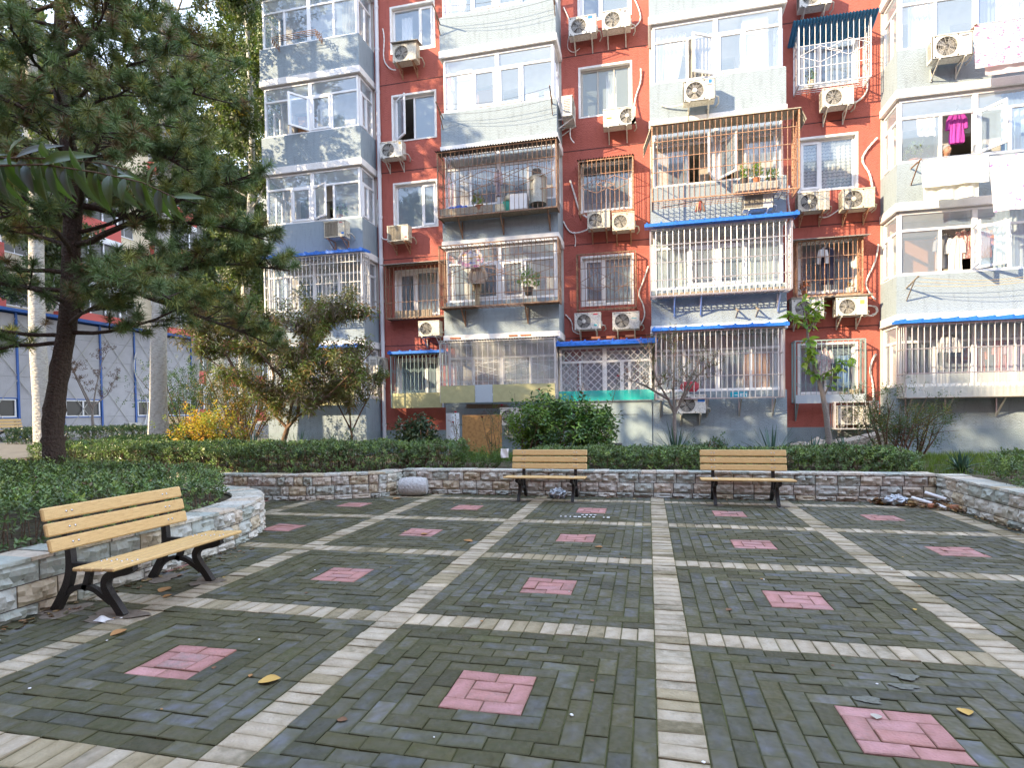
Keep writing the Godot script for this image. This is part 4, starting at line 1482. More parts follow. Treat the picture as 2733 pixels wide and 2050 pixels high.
func ac_unit(label: String, x: float, y: float, w: float, h: float, wall: float, style: int, cream: bool, turn := 0.0, at3 = null) -> Node3D:
	# style 0 round grille on the left, 1 square louvred face, 2 round grille with a white hub, 3 fan on the right
	var d := 0.29
	var gap := 0.15
	var root := thing("air_conditioner", label, "air conditioner", Vector3(x + w / 2, y, wall + gap) if at3 == null else at3, turn, "outdoor air conditioner units on the facade")
	var body: Material = M.ac_cream if cream else M.ac_white
	var z1 := d
	var cx := w * 0.35 if style == 3 else -w * 0.14
	var rad := minf(h * 0.41, w * 0.3)
	var cy := h * 0.5
	# casing with a round or square hole in the front
	var g := Geo.new()
	g.bx(-w / 2, w / 2, 0, h, 0, 0.012)
	g.bx(-w / 2, -w / 2 + 0.012, 0, h, 0.012, z1); g.bx(w / 2 - 0.012, w / 2, 0, h, 0.012, z1)
	g.cbox(Vector3(0, h - 0.012, z1 / 2 + 0.004), Vector3(w + 0.012, 0.03, z1 + 0.014), 0.008)
	g.bx(-w / 2 + 0.012, w / 2 - 0.012, 0, 0.012, 0.012, z1)
	if style == 1:
		var e := [-w * 0.45, w * 0.16]
		g.bx(-w / 2, e[0], 0, h - 0.02, z1 - 0.012, z1); g.bx(e[1], w / 2, 0, h - 0.02, z1 - 0.012, z1)
		g.bx(e[0], e[1], 0, h * 0.08, z1 - 0.012, z1); g.bx(e[0], e[1], h * 0.92, h - 0.02, z1 - 0.012, z1)
	else:
		var n := 28
		for i in n:
			var a := TAU * i / n; var b := TAU * (i + 1) / n
			var p0 := Vector2(cos(a), sin(a)); var p1 := Vector2(cos(b), sin(b))
			var sq := func(p: Vector2) -> Vector2:
				var k := minf((rad * 1.12) / maxf(absf(p.x), 1e-5), (rad * 1.12) / maxf(absf(p.y), 1e-5))
				return p * k
			var o0: Vector2 = sq.call(p0); var o1: Vector2 = sq.call(p1)
			g.quad(Vector3(cx + p0.x * rad, cy + p0.y * rad, z1), Vector3(cx + o0.x, cy + o0.y, z1), Vector3(cx + o1.x, cy + o1.y, z1), Vector3(cx + p1.x * rad, cy + p1.y * rad, z1))
			g.quad(Vector3(cx + p1.x * rad, cy + p1.y * rad, z1), Vector3(cx + p1.x * rad, cy + p1.y * rad, z1 - 0.05), Vector3(cx + p0.x * rad, cy + p0.y * rad, z1 - 0.05), Vector3(cx + p0.x * rad, cy + p0.y * rad, z1))
		var q := rad * 1.12
		g.bx(-w / 2, cx - q, 0, h - 0.02, z1 - 0.012, z1); g.bx(cx + q, w / 2, 0, h - 0.02, z1 - 0.012, z1)
		if h / 2 - q > 0.004:
			g.bx(cx - q, cx + q, 0, cy - q, z1 - 0.012, z1); g.bx(cx - q, cx + q, cy + q, h - 0.02, z1 - 0.012, z1)
	obj("casing", g, body, root)
	var dk := Geo.new()
	dk.bx(-w / 2 + 0.02, w / 2 - 0.02, 0.02, h - 0.03, 0.02, z1 - 0.09)
	obj("inside", dk, M.ac_dark, root)
	if style == 1:
		var lg := Geo.new()
		var nl := 15
		for i in nl:
			var yy := h * (0.1 + 0.8 * (i + 0.5) / nl)
			lg.box(Vector3(-w * 0.145, yy, z1 - 0.008), Vector3(w * 0.6, h * 0.036, 0.006), Basis(Vector3.RIGHT, 0.5))
		for i in 4:
			lg.bx(-w * 0.45 + w * 0.61 * (i + 0.5) / 4 - 0.003, -w * 0.45 + w * 0.61 * (i + 0.5) / 4 + 0.003, h * 0.08, h * 0.92, z1 - 0.004, z1 + 0.004)
		obj("louvre", lg, M.ac_louvre, root)
	else:
		var fg := Geo.new()
		for i in 4:
			var a := TAU * i / 4 + x
			var pts := []
			fg.sheet(4, 3, func(s: float, t: float):
				var an := a + s * 1.1
				var r := lerpf(0.18, 0.93, t) * rad
				return Vector3(cx + cos(an) * r, cy + sin(an) * r, z1 - 0.06 + 0.035 * (s - 0.5)))
		fg.lathe(Vector3(cx, cy, z1 - 0.075), [Vector2(rad * 0.22, 0), Vector2(rad * 0.2, 0.04), Vector2(0, 0.048)], 12, Basis(Vector3.RIGHT, PI / 2))
		obj("fan", fg, M.ac_fan, root)
		var wg := Geo.new()
		for k in 5:
			var rr := rad * (0.3 + 0.165 * k)
			var ring := []
			for i in 25: ring.append(Vector3(cx + cos(TAU * i / 24) * rr, cy + sin(TAU * i / 24) * rr, z1 + 0.006))
			wg.tube(ring, 0.0028, 4, false)
		for i in 12:
			var an := TAU * (i + 0.5) / 12
			wg.bar(Vector3(cx + cos(an) * rad * 0.2, cy + sin(an) * rad * 0.2, z1 + 0.008), Vector3(cx + cos(an) * rad * 1.02, cy + sin(an) * rad * 1.02, z1 + 0.004), 0.005)
		obj("fan_grille", wg, M.ac_wire, root)
		if style >= 2:
			var hb := Geo.new()
			hb.lathe(Vector3(cx, cy, z1 + 0.008), [Vector2(rad * 0.27, 0), Vector2(rad * 0.25, 0.01), Vector2(0, 0.013)], 14, Basis(Vector3.RIGHT, PI / 2))
			obj("hub_cover", hb, body, root)
	# louvred end, service valves, brackets
	var sv := Geo.new()
	for i in 9:
		sv.bx(-w / 2 - 0.004, -w / 2 - 0.001, h * (0.14 + 0.08 * i), h * (0.14 + 0.08 * i) + 0.014, 0.05, z1 - 0.06)
	obj("side_louvre", sv, M.ac_dark, root)
	var vg := Geo.new()
	vg.bx(w / 2 - 0.004, w / 2 + 0.03, h * 0.2, h * 0.5, z1 * 0.25, z1 * 0.7)
	vg.tube([Vector3(w / 2 + 0.02, h * 0.3, z1 * 0.4), Vector3(w / 2 + 0.10, h * 0.26, z1 * 0.3), Vector3(w / 2 + 0.12, h * 0.1, -gap * 0.4), Vector3(w / 2 + 0.06, h * 0.02, -gap)], 0.018, 6)
	obj("valve_cover", vg, body, root)
	for sx in [-0.32, 0.32]:
		var bg := Geo.new()
		var bxx: float = sx * w
		bg.bx(bxx - 0.015, bxx + 0.015, -0.032, -0.004, -gap + 0.006, z1 + 0.03)
		bg.bx(bxx - 0.014, bxx + 0.014, -0.30, -0.033, -gap + 0.004, -gap + 0.03)
		bg.bar(Vector3(bxx, -0.028, z1 - 0.02), Vector3(bxx, -0.27, -gap + 0.02), 0.022)
		obj("bracket", bg, M.rust_pale if cream else M.ac_white, root)
	return root


func badge(root: Node, x: float, y: float, w: float, h: float, m: Material):
	var g := Geo.new()
	g.bx(x - w / 2, x + w / 2, y - h / 2, y + h / 2, 0.2905, 0.2925)
	obj("badge", g, m, root)


func lettering(root: Node, called: String, text: String, at: Vector3, size: float, m: Material, turn := 0.0, bold := false):
	var t := TextMesh.new()
	var f := SystemFont.new()
	f.font_names = PackedStringArray(["Droid Sans"])
	if bold: f.font_weight = 700
	t.font = f
	t.text = text
	t.font_size = 32
	t.pixel_size = size / 24.0
	t.depth = 0.002
	t.curve_step = 4
	var o := MeshInstance3D.new()
	o.mesh = t
	o.material_override = m
	o.name = numbered(called, root)
	root.add_child(o, true)
	o.position = at
	o.rotation.y = turn


func air_conditioners():
	mat("badge_blue", Color(0.03, 0.18, 0.55), 0.4)
	mat("badge_red", Color(0.55, 0.05, 0.08), 0.4)
	mat("badge_orange", Color(0.70, 0.25, 0.03), 0.4)
	mat("badge_grey", Color(0.12, 0.12, 0.13), 0.4)
	mat("badge_yellow", Color(0.60, 0.42, 0.12), 0.4)
	mat("badge_teal", Color(0.05, 0.35, 0.42), 0.4)
	var a := ac_unit("cream air conditioner under a tilted grey lid, topmost on the left red strip", -7.33, 11.86, 0.75, 0.52, ZR, 0, true)
	var lid := Geo.new()
	lid.box(Vector3(0.02, 0.575, 0.16), Vector3(0.86, 0.012, 0.42), Basis(Vector3.BACK, -0.04) * Basis(Vector3.RIGHT, 0.14))
	obj("lid", lid, M.sheet_grey, a)
	a = ac_unit("air conditioner with a yellow sticker beside the drainpipe on the fourth floor", -7.80, 9.08, 0.72, 0.48, ZR, 0, false)
	badge(a, 0.28, 0.40, 0.07, 0.07, M.badge_yellow)
	a = ac_unit("square louvred air conditioner on the grey third floor parapet of the leftmost bay", -9.14, 6.52, 0.68, 0.48, ZB, 1, true)
	badge(a, 0.2, 0.42, 0.09, 0.02, M.badge_red); badge(a, 0.26, 0.11, 0.08, 0.05, M.badge_blue)
	a = ac_unit("square louvred air conditioner under the third floor window of the left red strip", -7.62, 6.57, 0.68, 0.48, ZR, 1, true)
	badge(a, 0.2, 0.42, 0.09, 0.02, M.badge_blue); badge(a, 0.26, 0.11, 0.08, 0.05, M.badge_red)
	ac_unit("lone white air conditioner between cage and blue awning on the left red strip", -6.67, 3.68, 0.66, 0.46, ZR, 0, false)
	ac_unit("white air conditioner half behind leaves on the side wall beside the drainpipe", 0, 0, 0.72, 0.5, ZR, 0, false, PI / 2, Vector3(-8.12, 2.60, -16.35))
	a = ac_unit("air conditioner with a blue badge, left of the topmost pair on the middle red strip", -2.06, 11.80, 0.76, 0.50, ZR, 0, false)
	badge(a, 0.22, 0.43, 0.13, 0.07, M.badge_blue)
	a = ac_unit("air conditioner with a grey badge, right of the topmost pair, middle red strip", -1.14, 11.82, 0.76, 0.5, ZR, 0, false)
	badge(a, 0.24, 0.42, 0.05, 0.05, M.badge_grey)
	a = ac_unit("air conditioner with its fan on the right and an orange badge, middle red strip", -1.14, 9.18, 0.77, 0.49, ZR, 3, false)
	badge(a, -0.22, 0.24, 0.14, 0.04, M.badge_orange)
	a = ac_unit("air conditioner seen end on, on the right side wall of the second bay", 0, 0, 0.74, 0.54, ZR, 0, false, PI / 2, Vector3(-2.22, 9.42, -16.3))
	ac_unit("left of two air conditioners under the small corrugated roofed cage of the middle red strip", -1.60, 6.44, 0.62, 0.48, ZR, 0, true)
	ac_unit("air conditioner right of the two under the third floor cage of the middle red strip", -0.92, 6.33, 0.60, 0.50, ZR, 0, true)
	a = ac_unit("air conditioner with red lettering and a white hub, over the kitchen roof", -1.99, 3.66, 0.73, 0.47, ZR, 2, false)
	badge(a, 0.22, 0.42, 0.12, 0.035, M.badge_red); badge(a, 0.22, 0.12, 0.08, 0.05, M.badge_teal)
	a = ac_unit("air conditioner with a metal fan, right of the pair over the kitchen roof", -0.94, 3.62, 0.73, 0.48, ZR, 0, false)
	badge(a, 0.22, 0.30, 0.14, 0.02, M.badge_teal)
	a = ac_unit("air conditioner with a round blue badge on the fourth floor parapet of the third bay", 0.93, 9.08, 0.75, 0.52, ZB, 2, false)
	badge(a, 0.26, 0.44, 0.08, 0.08, M.badge_blue); badge(a, 0.22, 0.36, 0.18, 0.02, M.badge_grey)
	ac_unit("louvred air conditioner hung below the big cage of the third bay", 2.33, 6.28, 0.68, 0.42, ZB, 1, false)
	ac_unit("air conditioner at the top edge of the photo on the right red strip", 3.84, 11.58, 0.75, 0.5, ZR, 0, false)
	ac_unit("air conditioner under the blue roofed cage of the right red strip", 4.37, 9.0, 0.72, 0.47, ZR, 0, false)
	ac_unit("air conditioner striped by bar shadows, left of a pair under the lace curtain window", 3.79, 6.42, 0.74, 0.49, ZR, 2, true)
	ac_unit("cream air conditioner right of a pair under the lace curtain window", 4.82, 6.38, 0.75, 0.51, ZR, 2, true)
	ac_unit("air conditioner behind the very top of the young lime green tree", 3.64, 3.72, 0.76, 0.47, ZR, 0, false)
	a = ac_unit("air conditioner with bright fan blades beside a coil of white hose, right red strip", 4.68, 3.71, 0.72, 0.46, ZR, 0, false)
	badge(a, 0.24, 0.33, 0.10, 0.10, M.badge_yellow)
	ac_unit("lowest air conditioner of the right red strip inside a small barred cage", 4.72, 0.93, 0.74, 0.50, ZR, 2, false)
	a = ac_unit("air conditioner with a dark blue sticker below the ground floor cage of the third bay", 0.70, 1.28, 0.73, 0.48, ZB, 0, false)
	badge(a, 0.24, 0.34, 0.17, 0.09, M.badge_blue)
	a = ac_unit("white air conditioner on the right hand bay beside the floral quilt cover", 6.40, 9.32, 0.80, 0.53, ZB, 0, false)
	badge(a, 0.26, 0.45, 0.14, 0.03, M.badge_grey)
	ac_unit("air conditioner low on the second bay behind the big green bush", -3.94, 1.02, 0.62, 0.48, ZB, 0, false)
	ac_unit("small air conditioner standing on the ground before the white site hut", 0, 0, 0.7, 0.5, 0, 2, false, PI / 2, Vector3(-23.6, 0.64, -22.4))
	# number plate low in the cage of the third bay
	mat("plate_teal", Color(0.0, 0.30, 0.42), 0.5)
	var p := thing("number_plate", "teal plate with a white number in the ground floor cage of the third bay", "sign", Vector3(2.20, 1.73, ZB + 0.42))
	var g := Geo.new()
	g.cbox(Vector3.ZERO, Vector3(0.40, 0.15, 0.02), 0.004)
	obj("panel", g, M.plate_teal, p)
	lettering(p, "lettering", "851", Vector3(0.11, 0.0, 0.012), 0.085, M.paper, 0.0, true)
	var sg := Geo.new()
	sg.bx(-0.1, -0.01, -0.006, 0.008, 0.0105, 0.0125)
	obj("lettering", sg, M.paper, p)


# ---------------------------------------------------------------- curtains, washing
func curtain(label: String, x0: float, x1: float, y0: float, y1: float, z: float, col: Color, folds := 9.0, tex: Texture2D = null, gather := 0.0):
	var m := mat("curtain_%d" % M.size(), col, 0.9)
	m.backlight_enabled = true
	m.backlight = Color(col.r * 0.8, col.g * 0.8, col.b * 0.8).linear_to_srgb()
	m.cull_mode = BaseMaterial3D.CULL_DISABLED
	if tex:
		m.albedo_texture = tex
	var g := Geo.new()
	var ph := R(0, 6)
	g.sheet(int(folds * 6), 6, func(s: float, t: float):
		var amp := 0.028 * (1.1 - 0.3 * t)
		var xx := lerpf(x0, x1, s)
		if gather != 0.0:
			xx = lerpf(xx, x0 if gather < 0 else x1, absf(gather) * (1.0 - t) * (1.0 - t * 0.4))
		return Vector3(xx, lerpf(y0, y1, t), z + amp * sin(s * folds * TAU + ph + 0.6 * sin(t * 3.0 + ph)) + 0.01 * sin(s * folds * 2.3 * TAU + ph)))
	return tag(obj("curtain", g, m), label, "curtain", "")


func cloth(called: String, label: String, cat: String, x0: float, x1: float, y0: float, y1: float, z: float, m: Material, wave := 0.02, skew := 0.0, slant := 0.0):
	var g := Geo.new()
	var ph := R(0, 6)
	g.sheet(28, 16, func(s: float, t: float):
		var fall := 1.0 - t
		return Vector3(lerpf(x0, x1, s) + skew * fall, lerpf(y0, y1, t) - slant * s + 0.012 * sin(s * 7 + ph) * fall, z + wave * sin(s * 16 + ph + t * 1.5) * (0.3 + fall) + 0.5 * wave * sin(s * 37 + ph)))
	return tag(obj(called, g, m), label, cat)


func floral(size: int, bg: Color, flowers: Array, count: int, rad: int, sd: int) -> ImageTexture:
	var im := Image.create(size, size, true, Image.FORMAT_RGB8)
	im.fill(bg.linear_to_srgb())
	var rr := RandomNumberGenerator.new()
	rr.seed = sd
	for i in count:
		var c: Color = (flowers[i % flowers.size()] as Color)
		var cx := rr.randi_range(0, size); var cy := rr.randi_range(0, size)
		var r := rad * rr.randf_range(0.6, 1.2)
		for pt in 6:
			var a := TAU * pt / 5 + rr.randf()
			var px := cx + cos(a) * r * 0.6 * float(pt < 5); var py := cy + sin(a) * r * 0.6 * float(pt < 5)
			var q := r * 0.45
			var cc := c.lerp(Color(1, 1, 1), rr.randf_range(0, 0.45)).linear_to_srgb()
			for yy in range(int(py - q), int(py + q) + 1):
				for xx in range(int(px - q), int(px + q) + 1):
					if (xx - px) * (xx - px) + (yy - py) * (yy - py) < q * q:
						im.set_pixel(posmod(xx, size), posmod(yy, size), cc)
	im.generate_mipmaps()
	return ImageTexture.create_from_image(im)


func shirt(called: String, label: String, cat: String, x: float, ytop: float, z: float, w: float, h: float, m: Material, legs := false, hanger := true):
	# a garment hung up: shoulders or two legs, with a hanger
	var root := thing(called, label, cat, Vector3(x, ytop, z))
	var g := Geo.new()
	if legs:
		for s in [-1.0, 1.0]:
			g.sheet(8, 10, func(a: float, t: float):
				var an: float = a * TAU
				var r := w * 0.24 * (0.8 + 0.2 * t)
				return Vector3(s * w * (0.22 + 0.03 * (1 - t)) + cos(an) * r, lerpf(-h, -0.02, t), -sin(an) * r * 0.35 + 0.015 * sin(t * 9 + s)))
	else:
		g.sheet(24, 12, func(a: float, t: float):
			var an: float = a * TAU
			var y := lerpf(-h, 0, t)
			var r := w * 0.5 * (1.0 - 0.6 * pow(t, 6)) * (1 + 0.05 * sin(t * 11))
			return Vector3(cos(an) * r, y - absf(cos(an)) * 0.10 * pow(t, 4) * w / 0.4, -sin(an) * 0.05 + 0.012 * sin(cos(an) * 15 + t * 3)))
		for s in [-1.0, 1.0]:
			g.tube([Vector3(s * w * 0.33, -0.08, 0), Vector3(s * w * 0.55, -0.22, 0.01), Vector3(s * w * 0.60, -0.42, 0.0)], [0.055, 0.05, 0.045], 8)
	obj("cloth", g, m, root)
	if hanger:
		var hg := Geo.new()
		hg.tube([Vector3(0, 0.12, 0), Vector3(0.02, 0.15, 0), Vector3(0.03, 0.10, 0), Vector3(0, 0.06, 0), Vector3(0, 0.01, 0)], 0.005, 5)
		hg.bar(Vector3(-w * 0.4, -0.05, 0), Vector3(0, 0.01, 0), 0.01); hg.bar(Vector3(w * 0.4, -0.05, 0), Vector3(0, 0.01, 0), 0.01)
		obj("hanger", hg, M.ac_dark, root)
	return root


func cm(called: String, col: Color, tex: Texture2D = null, sc := 1.0) -> StandardMaterial3D:
	var m := mat(called, col, 0.9)
	m.cull_mode = BaseMaterial3D.CULL_DISABLED
	m.backlight_enabled = true
	m.backlight = Color(col.r * 0.5, col.g * 0.5, col.b * 0.5).linear_to_srgb()
	if tex:
		m.albedo_texture = tex
		m.uv1_scale = Vector3.ONE * sc
	return m


func curtains_and_washing():
	var white := Color(0.70, 0.70, 0.68)
	var lace := ramp_tex(128, [Color(0.45, 0.50, 0.50), Color(0.85, 0.86, 0.84), Color(1, 1, 1)], 0.05, 0.2, 0.5, 71)
	# scalloped lace print of the right red strip
	var im := Image.create(96, 96, true, Image.FORMAT_RGB8)
	im.fill(Color(0.86, 0.86, 0.83))
	for yy in 96:
		for xx in 96:
			var row := yy / 32
			var lx := posmod(xx + (16 if row % 2 == 0 else 0), 32) - 16.0
			var ly := float(yy % 32)
			var r := Vector2(lx, ly - 30.0).length()
			if r < 17 and r > 11: im.set_pixel(xx, yy, Color(0.50, 0.54, 0.54))
			elif r <= 11 and int(r) % 4 == 0: im.set_pixel(xx, yy, Color(0.66, 0.68, 0.68))
	im.generate_mipmaps()
	var scallop := ImageTexture.create_from_image(im)
	curtain("wide patterned lace curtain behind the third floor window of the right red strip", 4.5, 5.24, 7.1, 8.42, ZR - 0.22, Color(0.78, 0.78, 0.74), 6, scallop).material_override.uv1_scale = Vector3(3, 5, 1)
	curtain("narrow patterned lace curtain left of the wider one on the right red strip", 3.95, 4.46, 7.1, 8.42, ZR - 0.22, Color(0.66, 0.69, 0.68), 4, scallop).material_override.uv1_scale = Vector3(2, 5, 1)
	curtain("white tied back curtain on the left of the fourth floor window of the third bay", 0.28, 1.05, 9.85, 11.25, ZB - 0.30, white, 7, null, -0.35)
	curtain("curtain with faint flowers behind the open leaf, fourth floor of the third bay", 1.12, 1.65, 9.85, 11.2, ZB - 0.35, Color(0.62, 0.58, 0.52), 6, lace)
	curtain("pale sheer curtain on the second floor of the third bay, left side", 0.3, 1.1, 4.55, 5.9, ZB - 0.45, Color(0.56, 0.62, 0.56), 8)
	curtain("pale sheer curtain on the second floor of the third bay, right side", 2.3, 3.2, 4.55, 5.9, ZB - 0.45, Color(0.60, 0.65, 0.58), 8)
	curtain("white curtain on the fifth floor of the second bay", -5.4, -5.0, 12.6, 14.0, ZB - 0.35, white, 4)
	curtain("sheer green grey lace curtain on the second floor of the middle red strip", -1.18, -0.45, 4.42, 5.68, ZR - 0.22, Color(0.42, 0.52, 0.50), 7, lace)
	curtain("draped lace curtain on the left of the second floor window of the middle red strip", -1.75, -1.25, 4.9, 5.68, ZR - 0.24, Color(0.50, 0.56, 0.56), 4, lace, 0.5)
	curtain("pale curtain on the second floor window of the left red strip", -6.85, -6.2, 4.45, 5.7, ZR - 0.24, Color(0.50, 0.50, 0.46), 6)
	curtain("green grey curtain in the ground floor window of the left red strip", -7.48, -6.95, 1.8, 3.0, ZR - 0.24, Color(0.22, 0.30, 0.28), 6)
	curtain("white curtain on the fourth floor of the middle red strip, behind old green frames", -1.1, -0.8, 9.8, 11.0, ZR - 0.28, white, 3)
	curtain("thin curtain in the fifth floor window of the left red strip", -7.3, -6.95, 12.5, 13.6, ZR - 0.26, white, 3)
	curtain("wide white curtain on the fifth floor of the right hand bay", 8.0, 9.1, 9.8, 11.3, ZB - 0.34, Color(0.72, 0.69, 0.62), 8)
	curtain("white curtain left on the fourth floor of the right hand bay, beside the air conditioner", 6.2, 6.75, 9.85, 11.2, ZB - 0.35, Color(0.62, 0.63, 0.65), 5)
	curtain("blue curtain behind the floral sheet of the right hand bay", 7.6, 8.0, 9.9, 11.3, ZB - 0.32, Color(0.10, 0.13, 0.30), 4)
	curtain("pale blue striped curtain on the second floor of the right hand bay", 8.0, 9.0, 4.55, 6.0, ZB - 0.32, Color(0.55, 0.66, 0.72), 9)
	curtain("blue curtain on the third floor of the right hand bay", 8.15, 9.0, 7.2, 8.7, ZB - 0.32, Color(0.28, 0.42, 0.58), 7)
	curtain("white curtain in the kitchen window, right end", -0.22, 0.05, 1.75, 3.05, ZB - 0.20, white, 4)
	curtain("greyish curtain in the kitchen window, left end", -2.3, -1.9, 1.75, 2.7, ZB - 0.20, Color(0.42, 0.42, 0.38), 4)
	curtain("yellowish curtain in the fifth floor side window of the leftmost bay", -8.9, -8.35, 12.6, 13.9, ZB - 0.5, Color(0.36, 0.30, 0.14), 5)
	curtain("grey beige curtain on the second floor of the leftmost bay", -9.2, -8.4, 4.5, 5.9, ZB - 0.35, Color(0.40, 0.38, 0.30), 6)
	curtain("cream curtain in the ground floor cage of the third bay", 0.55, 1.3, 1.95, 3.2, ZB - 0.3, Color(0.42, 0.42, 0.36), 6)
	# goods inside glazed balconies
	var cab := Geo.new()
	cab.cbox(Vector3(2.72, 10.5, ZB - 0.45), Vector3(0.62, 1.7, 0.5), 0.015)
	tag(obj("cabinet", cab, M.paper), "tall white cabinet in the fourth floor window of the third bay", "cabinet")
	cab = Geo.new()
	cab.cbox(Vector3(2.75, 2.35, ZB - 0.42), Vector3(0.60, 0.9, 0.4), 0.015)
	mat("orange_wood", Color(0.45, 0.20, 0.05), 0.5)
	tag(obj("cabinet", cab, M.orange_wood), "orange brown wooden cupboard in the ground floor window of the third bay", "cabinet")
	cab = Geo.new()
	cab.cbox(Vector3(-5.0, 10.4, ZB - 0.5), Vector3(0.45, 1.5, 0.5), 0.015)
	tag(obj("cabinet", cab, M.paper), "white cupboard in the fourth floor window of the second bay", "cabinet")
	cab = Geo.new()
	cab.bx(6.86, 7.0, 4.3, 5.5, ZB - 0.5, ZB - 0.4)
	tag(obj("timber_post", cab, M.orange_wood), "orange timber post in the second floor window of the right hand bay", "post")
	# washing on the right hand bay
	var pinkblue := floral(512, Color(0.78, 0.76, 0.75), [Color(0.72, 0.06, 0.22), Color(0.72, 0.10, 0.25), Color(0.20, 0.42, 0.70), Color(0.78, 0.20, 0.34)], 110, 20, 5)
	var violet := floral(512, Color(0.78, 0.76, 0.78), [Color(0.45, 0.10, 0.42), Color(0.62, 0.35, 0.60)], 26, 16, 6)
	var quilt := cm("quilt_print", Color(1, 1, 1), pinkblue, 1.6)
	cloth("floral_sheet", "white quilt cover printed with pink and blue flowers, hung out at the top right", "sheet", 7.20, 8.9, 8.98, 9.92, ZB + 0.5, quilt, 0.012, 0.03, 0.02)
	cloth("plain_sheet", "pale pink lining hanging below the floral quilt cover at the top right", "sheet", 7.45, 8.9, 8.82, 9.05, ZB + 0.42, cm("pale_pink", Color(0.72, 0.60, 0.58)), 0.012)
	var ws := cm("white_cotton", Color(0.78, 0.77, 0.74))
	cloth("white_sheet", "plain white sheet on the rail under the open leaves of the right hand bay", "sheet", 6.16, 7.48, 6.42, 7.05, ZB + 0.5, ws, 0.012, 0.02)
	cloth("white_sheet", "second white sheet showing below the first, with a yellow shade in its folds", "sheet", 6.22, 7.35, 6.13, 6.75, ZB + 0.42, cm("cream_cotton", Color(0.76, 0.73, 0.60)), 0.025)
	cloth("violet_sheet", "white sheet with a few violet flowers, hung out beside the plain white sheet", "sheet", 7.50, 8.9, 5.75, 6.98, ZB + 0.48, cm("violet_print", Color(1, 1, 1), violet, 1.2), 0.02, 0.12)
	# rails that carry them
	for e in [[7.18, 9.3, 9.93, "steel clothes rail at the top right carrying the floral quilt cover"], [6.1, 9.3, 7.06, "clothes rail below the old person's window carrying the white sheets"]]:
		var t := thing("clothes_rail", e[3], "clothes rail")
		var g := Geo.new()
		for dz in [0.5, 0.38]:
			g.tube([Vector3(e[0], e[2], ZB + dz), Vector3(e[1], e[2], ZB + dz)], 0.012, 6)
		obj("rail", g, M.steel, t)
		for x in [e[0] + 0.04, e[1] - 0.3]:
			var bg := Geo.new()
			bg.bar(Vector3(x, e[2] - 0.01, ZB), Vector3(x, e[2] - 0.01, ZB + 0.55), 0.025)
			bg.bar(Vector3(x, e[2] - 0.4, ZB + 0.01), Vector3(x, e[2] - 0.02, ZB + 0.45), 0.022)
			obj("arm", bg, M.rust, t)
	# garments
	shirt("shirt", "magenta shirt hung inside the open window beside the old person", "shirt", 7.22, 8.40, ZB - 0.30, 0.32, 0.75, cm("magenta", Color(0.42, 0.05, 0.34)))
	cloth("towel", "white towel hung inside the left pane of the old person's window", "towel", 6.38, 6.78, 7.95, 8.42, ZB - 0.35, ws, 0.02, 0.02, 0.05)
	shirt("shirt", "grey shirt hung in the second floor window of the right hand bay", "shirt", 7.0, 5.55, ZB - 0.35, 0.36, 0.85, cm("grey_cloth", Color(0.24, 0.25, 0.27)))
	shirt("dress", "long white dress hung in the second floor window of the right hand bay", "dress", 7.18, 5.45, ZB - 0.25, 0.3, 1.1, ws)
	shirt("shirt", "red checked shirt hung in the second floor window of the right hand bay", "shirt", 7.36, 5.6, ZB - 0.3, 0.3, 0.7, cm("checked", Color(1, 1, 1), floral(128, Color(0.6, 0.3, 0.28), [Color(0.6, 0.55, 0.5), Color(0.4, 0.1, 0.1)], 60, 8, 9), 2.0))
	shirt("shirt", "orange garment behind the right open leaf of the right hand bay", "shirt", 7.85, 5.6, ZB - 0.35, 0.24, 0.7, cm("orange_cloth", Color(0.65, 0.17, 0.02)))
	shirt("vest", "pink garment seen through the right open leaf of the right hand bay", "vest", 7.55, 5.6, ZB - 0.4, 0.2, 0.6, cm("pink_cloth", Color(0.55, 0.10, 0.14)))
	shirt("knitted_top", "grey and white top on a black hanger in the right hand ground floor cage", "top", 6.86, 3.05, ZB + 0.20, 0.34, 0.42, cm("stripe_cloth", Color(1, 1, 1), floral(128, Color(0.5, 0.5, 0.5), [Color(0.8, 0.8, 0.8), Color(0.2, 0.2, 0.22)], 80, 5, 3), 2.0))
	shirt("shirt", "rust brown shirt in the ground floor window of the right hand bay", "shirt", 7.65, 2.9, ZB - 0.3, 0.36, 0.75, cm("rust_cloth", Color(0.42, 0.12, 0.07)))
	shirt("towel", "pink towel in the ground floor window at the right edge", "towel", 8.1, 3.0, ZB - 0.2, 0.24, 1.1, cm("salmon", Color(0.68, 0.25, 0.25)), false, false)
	shirt("shirt", "mauve shirt in the ground floor window at the right edge", "shirt", 8.35, 3.0, ZB - 0.15, 0.3, 0.9, cm("mauve", Color(0.36, 0.26, 0.36)))
	shirt("trousers", "dark trousers with white waistband hung in the cage of the right red strip", "trousers", 4.53, 5.5, ZR + 0.3, 0.34, 0.95, cm("navy", Color(0.022, 0.024, 0.05)), true)
	shirt("underwear", "white cloth clipped over the dark trousers of the right red strip", "cloth", 4.40, 5.50, ZR + 0.34, 0.16, 0.26, ws, false, false)
	shirt("shirt", "red and white checked shirt in the pale green cage behind the young tree", "shirt", 4.5, 2.95, ZR + 0.12, 0.3, 0.75, cm("checked_pale", Color(1, 1, 1), floral(128, Color(0.65, 0.55, 0.55), [Color(0.45, 0.12, 0.15), Color(0.7, 0.7, 0.7)], 70, 6, 12), 2.0))
	shirt("trousers", "blue jeans in the pale green cage behind the young tree", "trousers", 4.95, 2.75, ZR + 0.10, 0.34, 0.85, cm("denim", Color(0.10, 0.18, 0.32)), true)
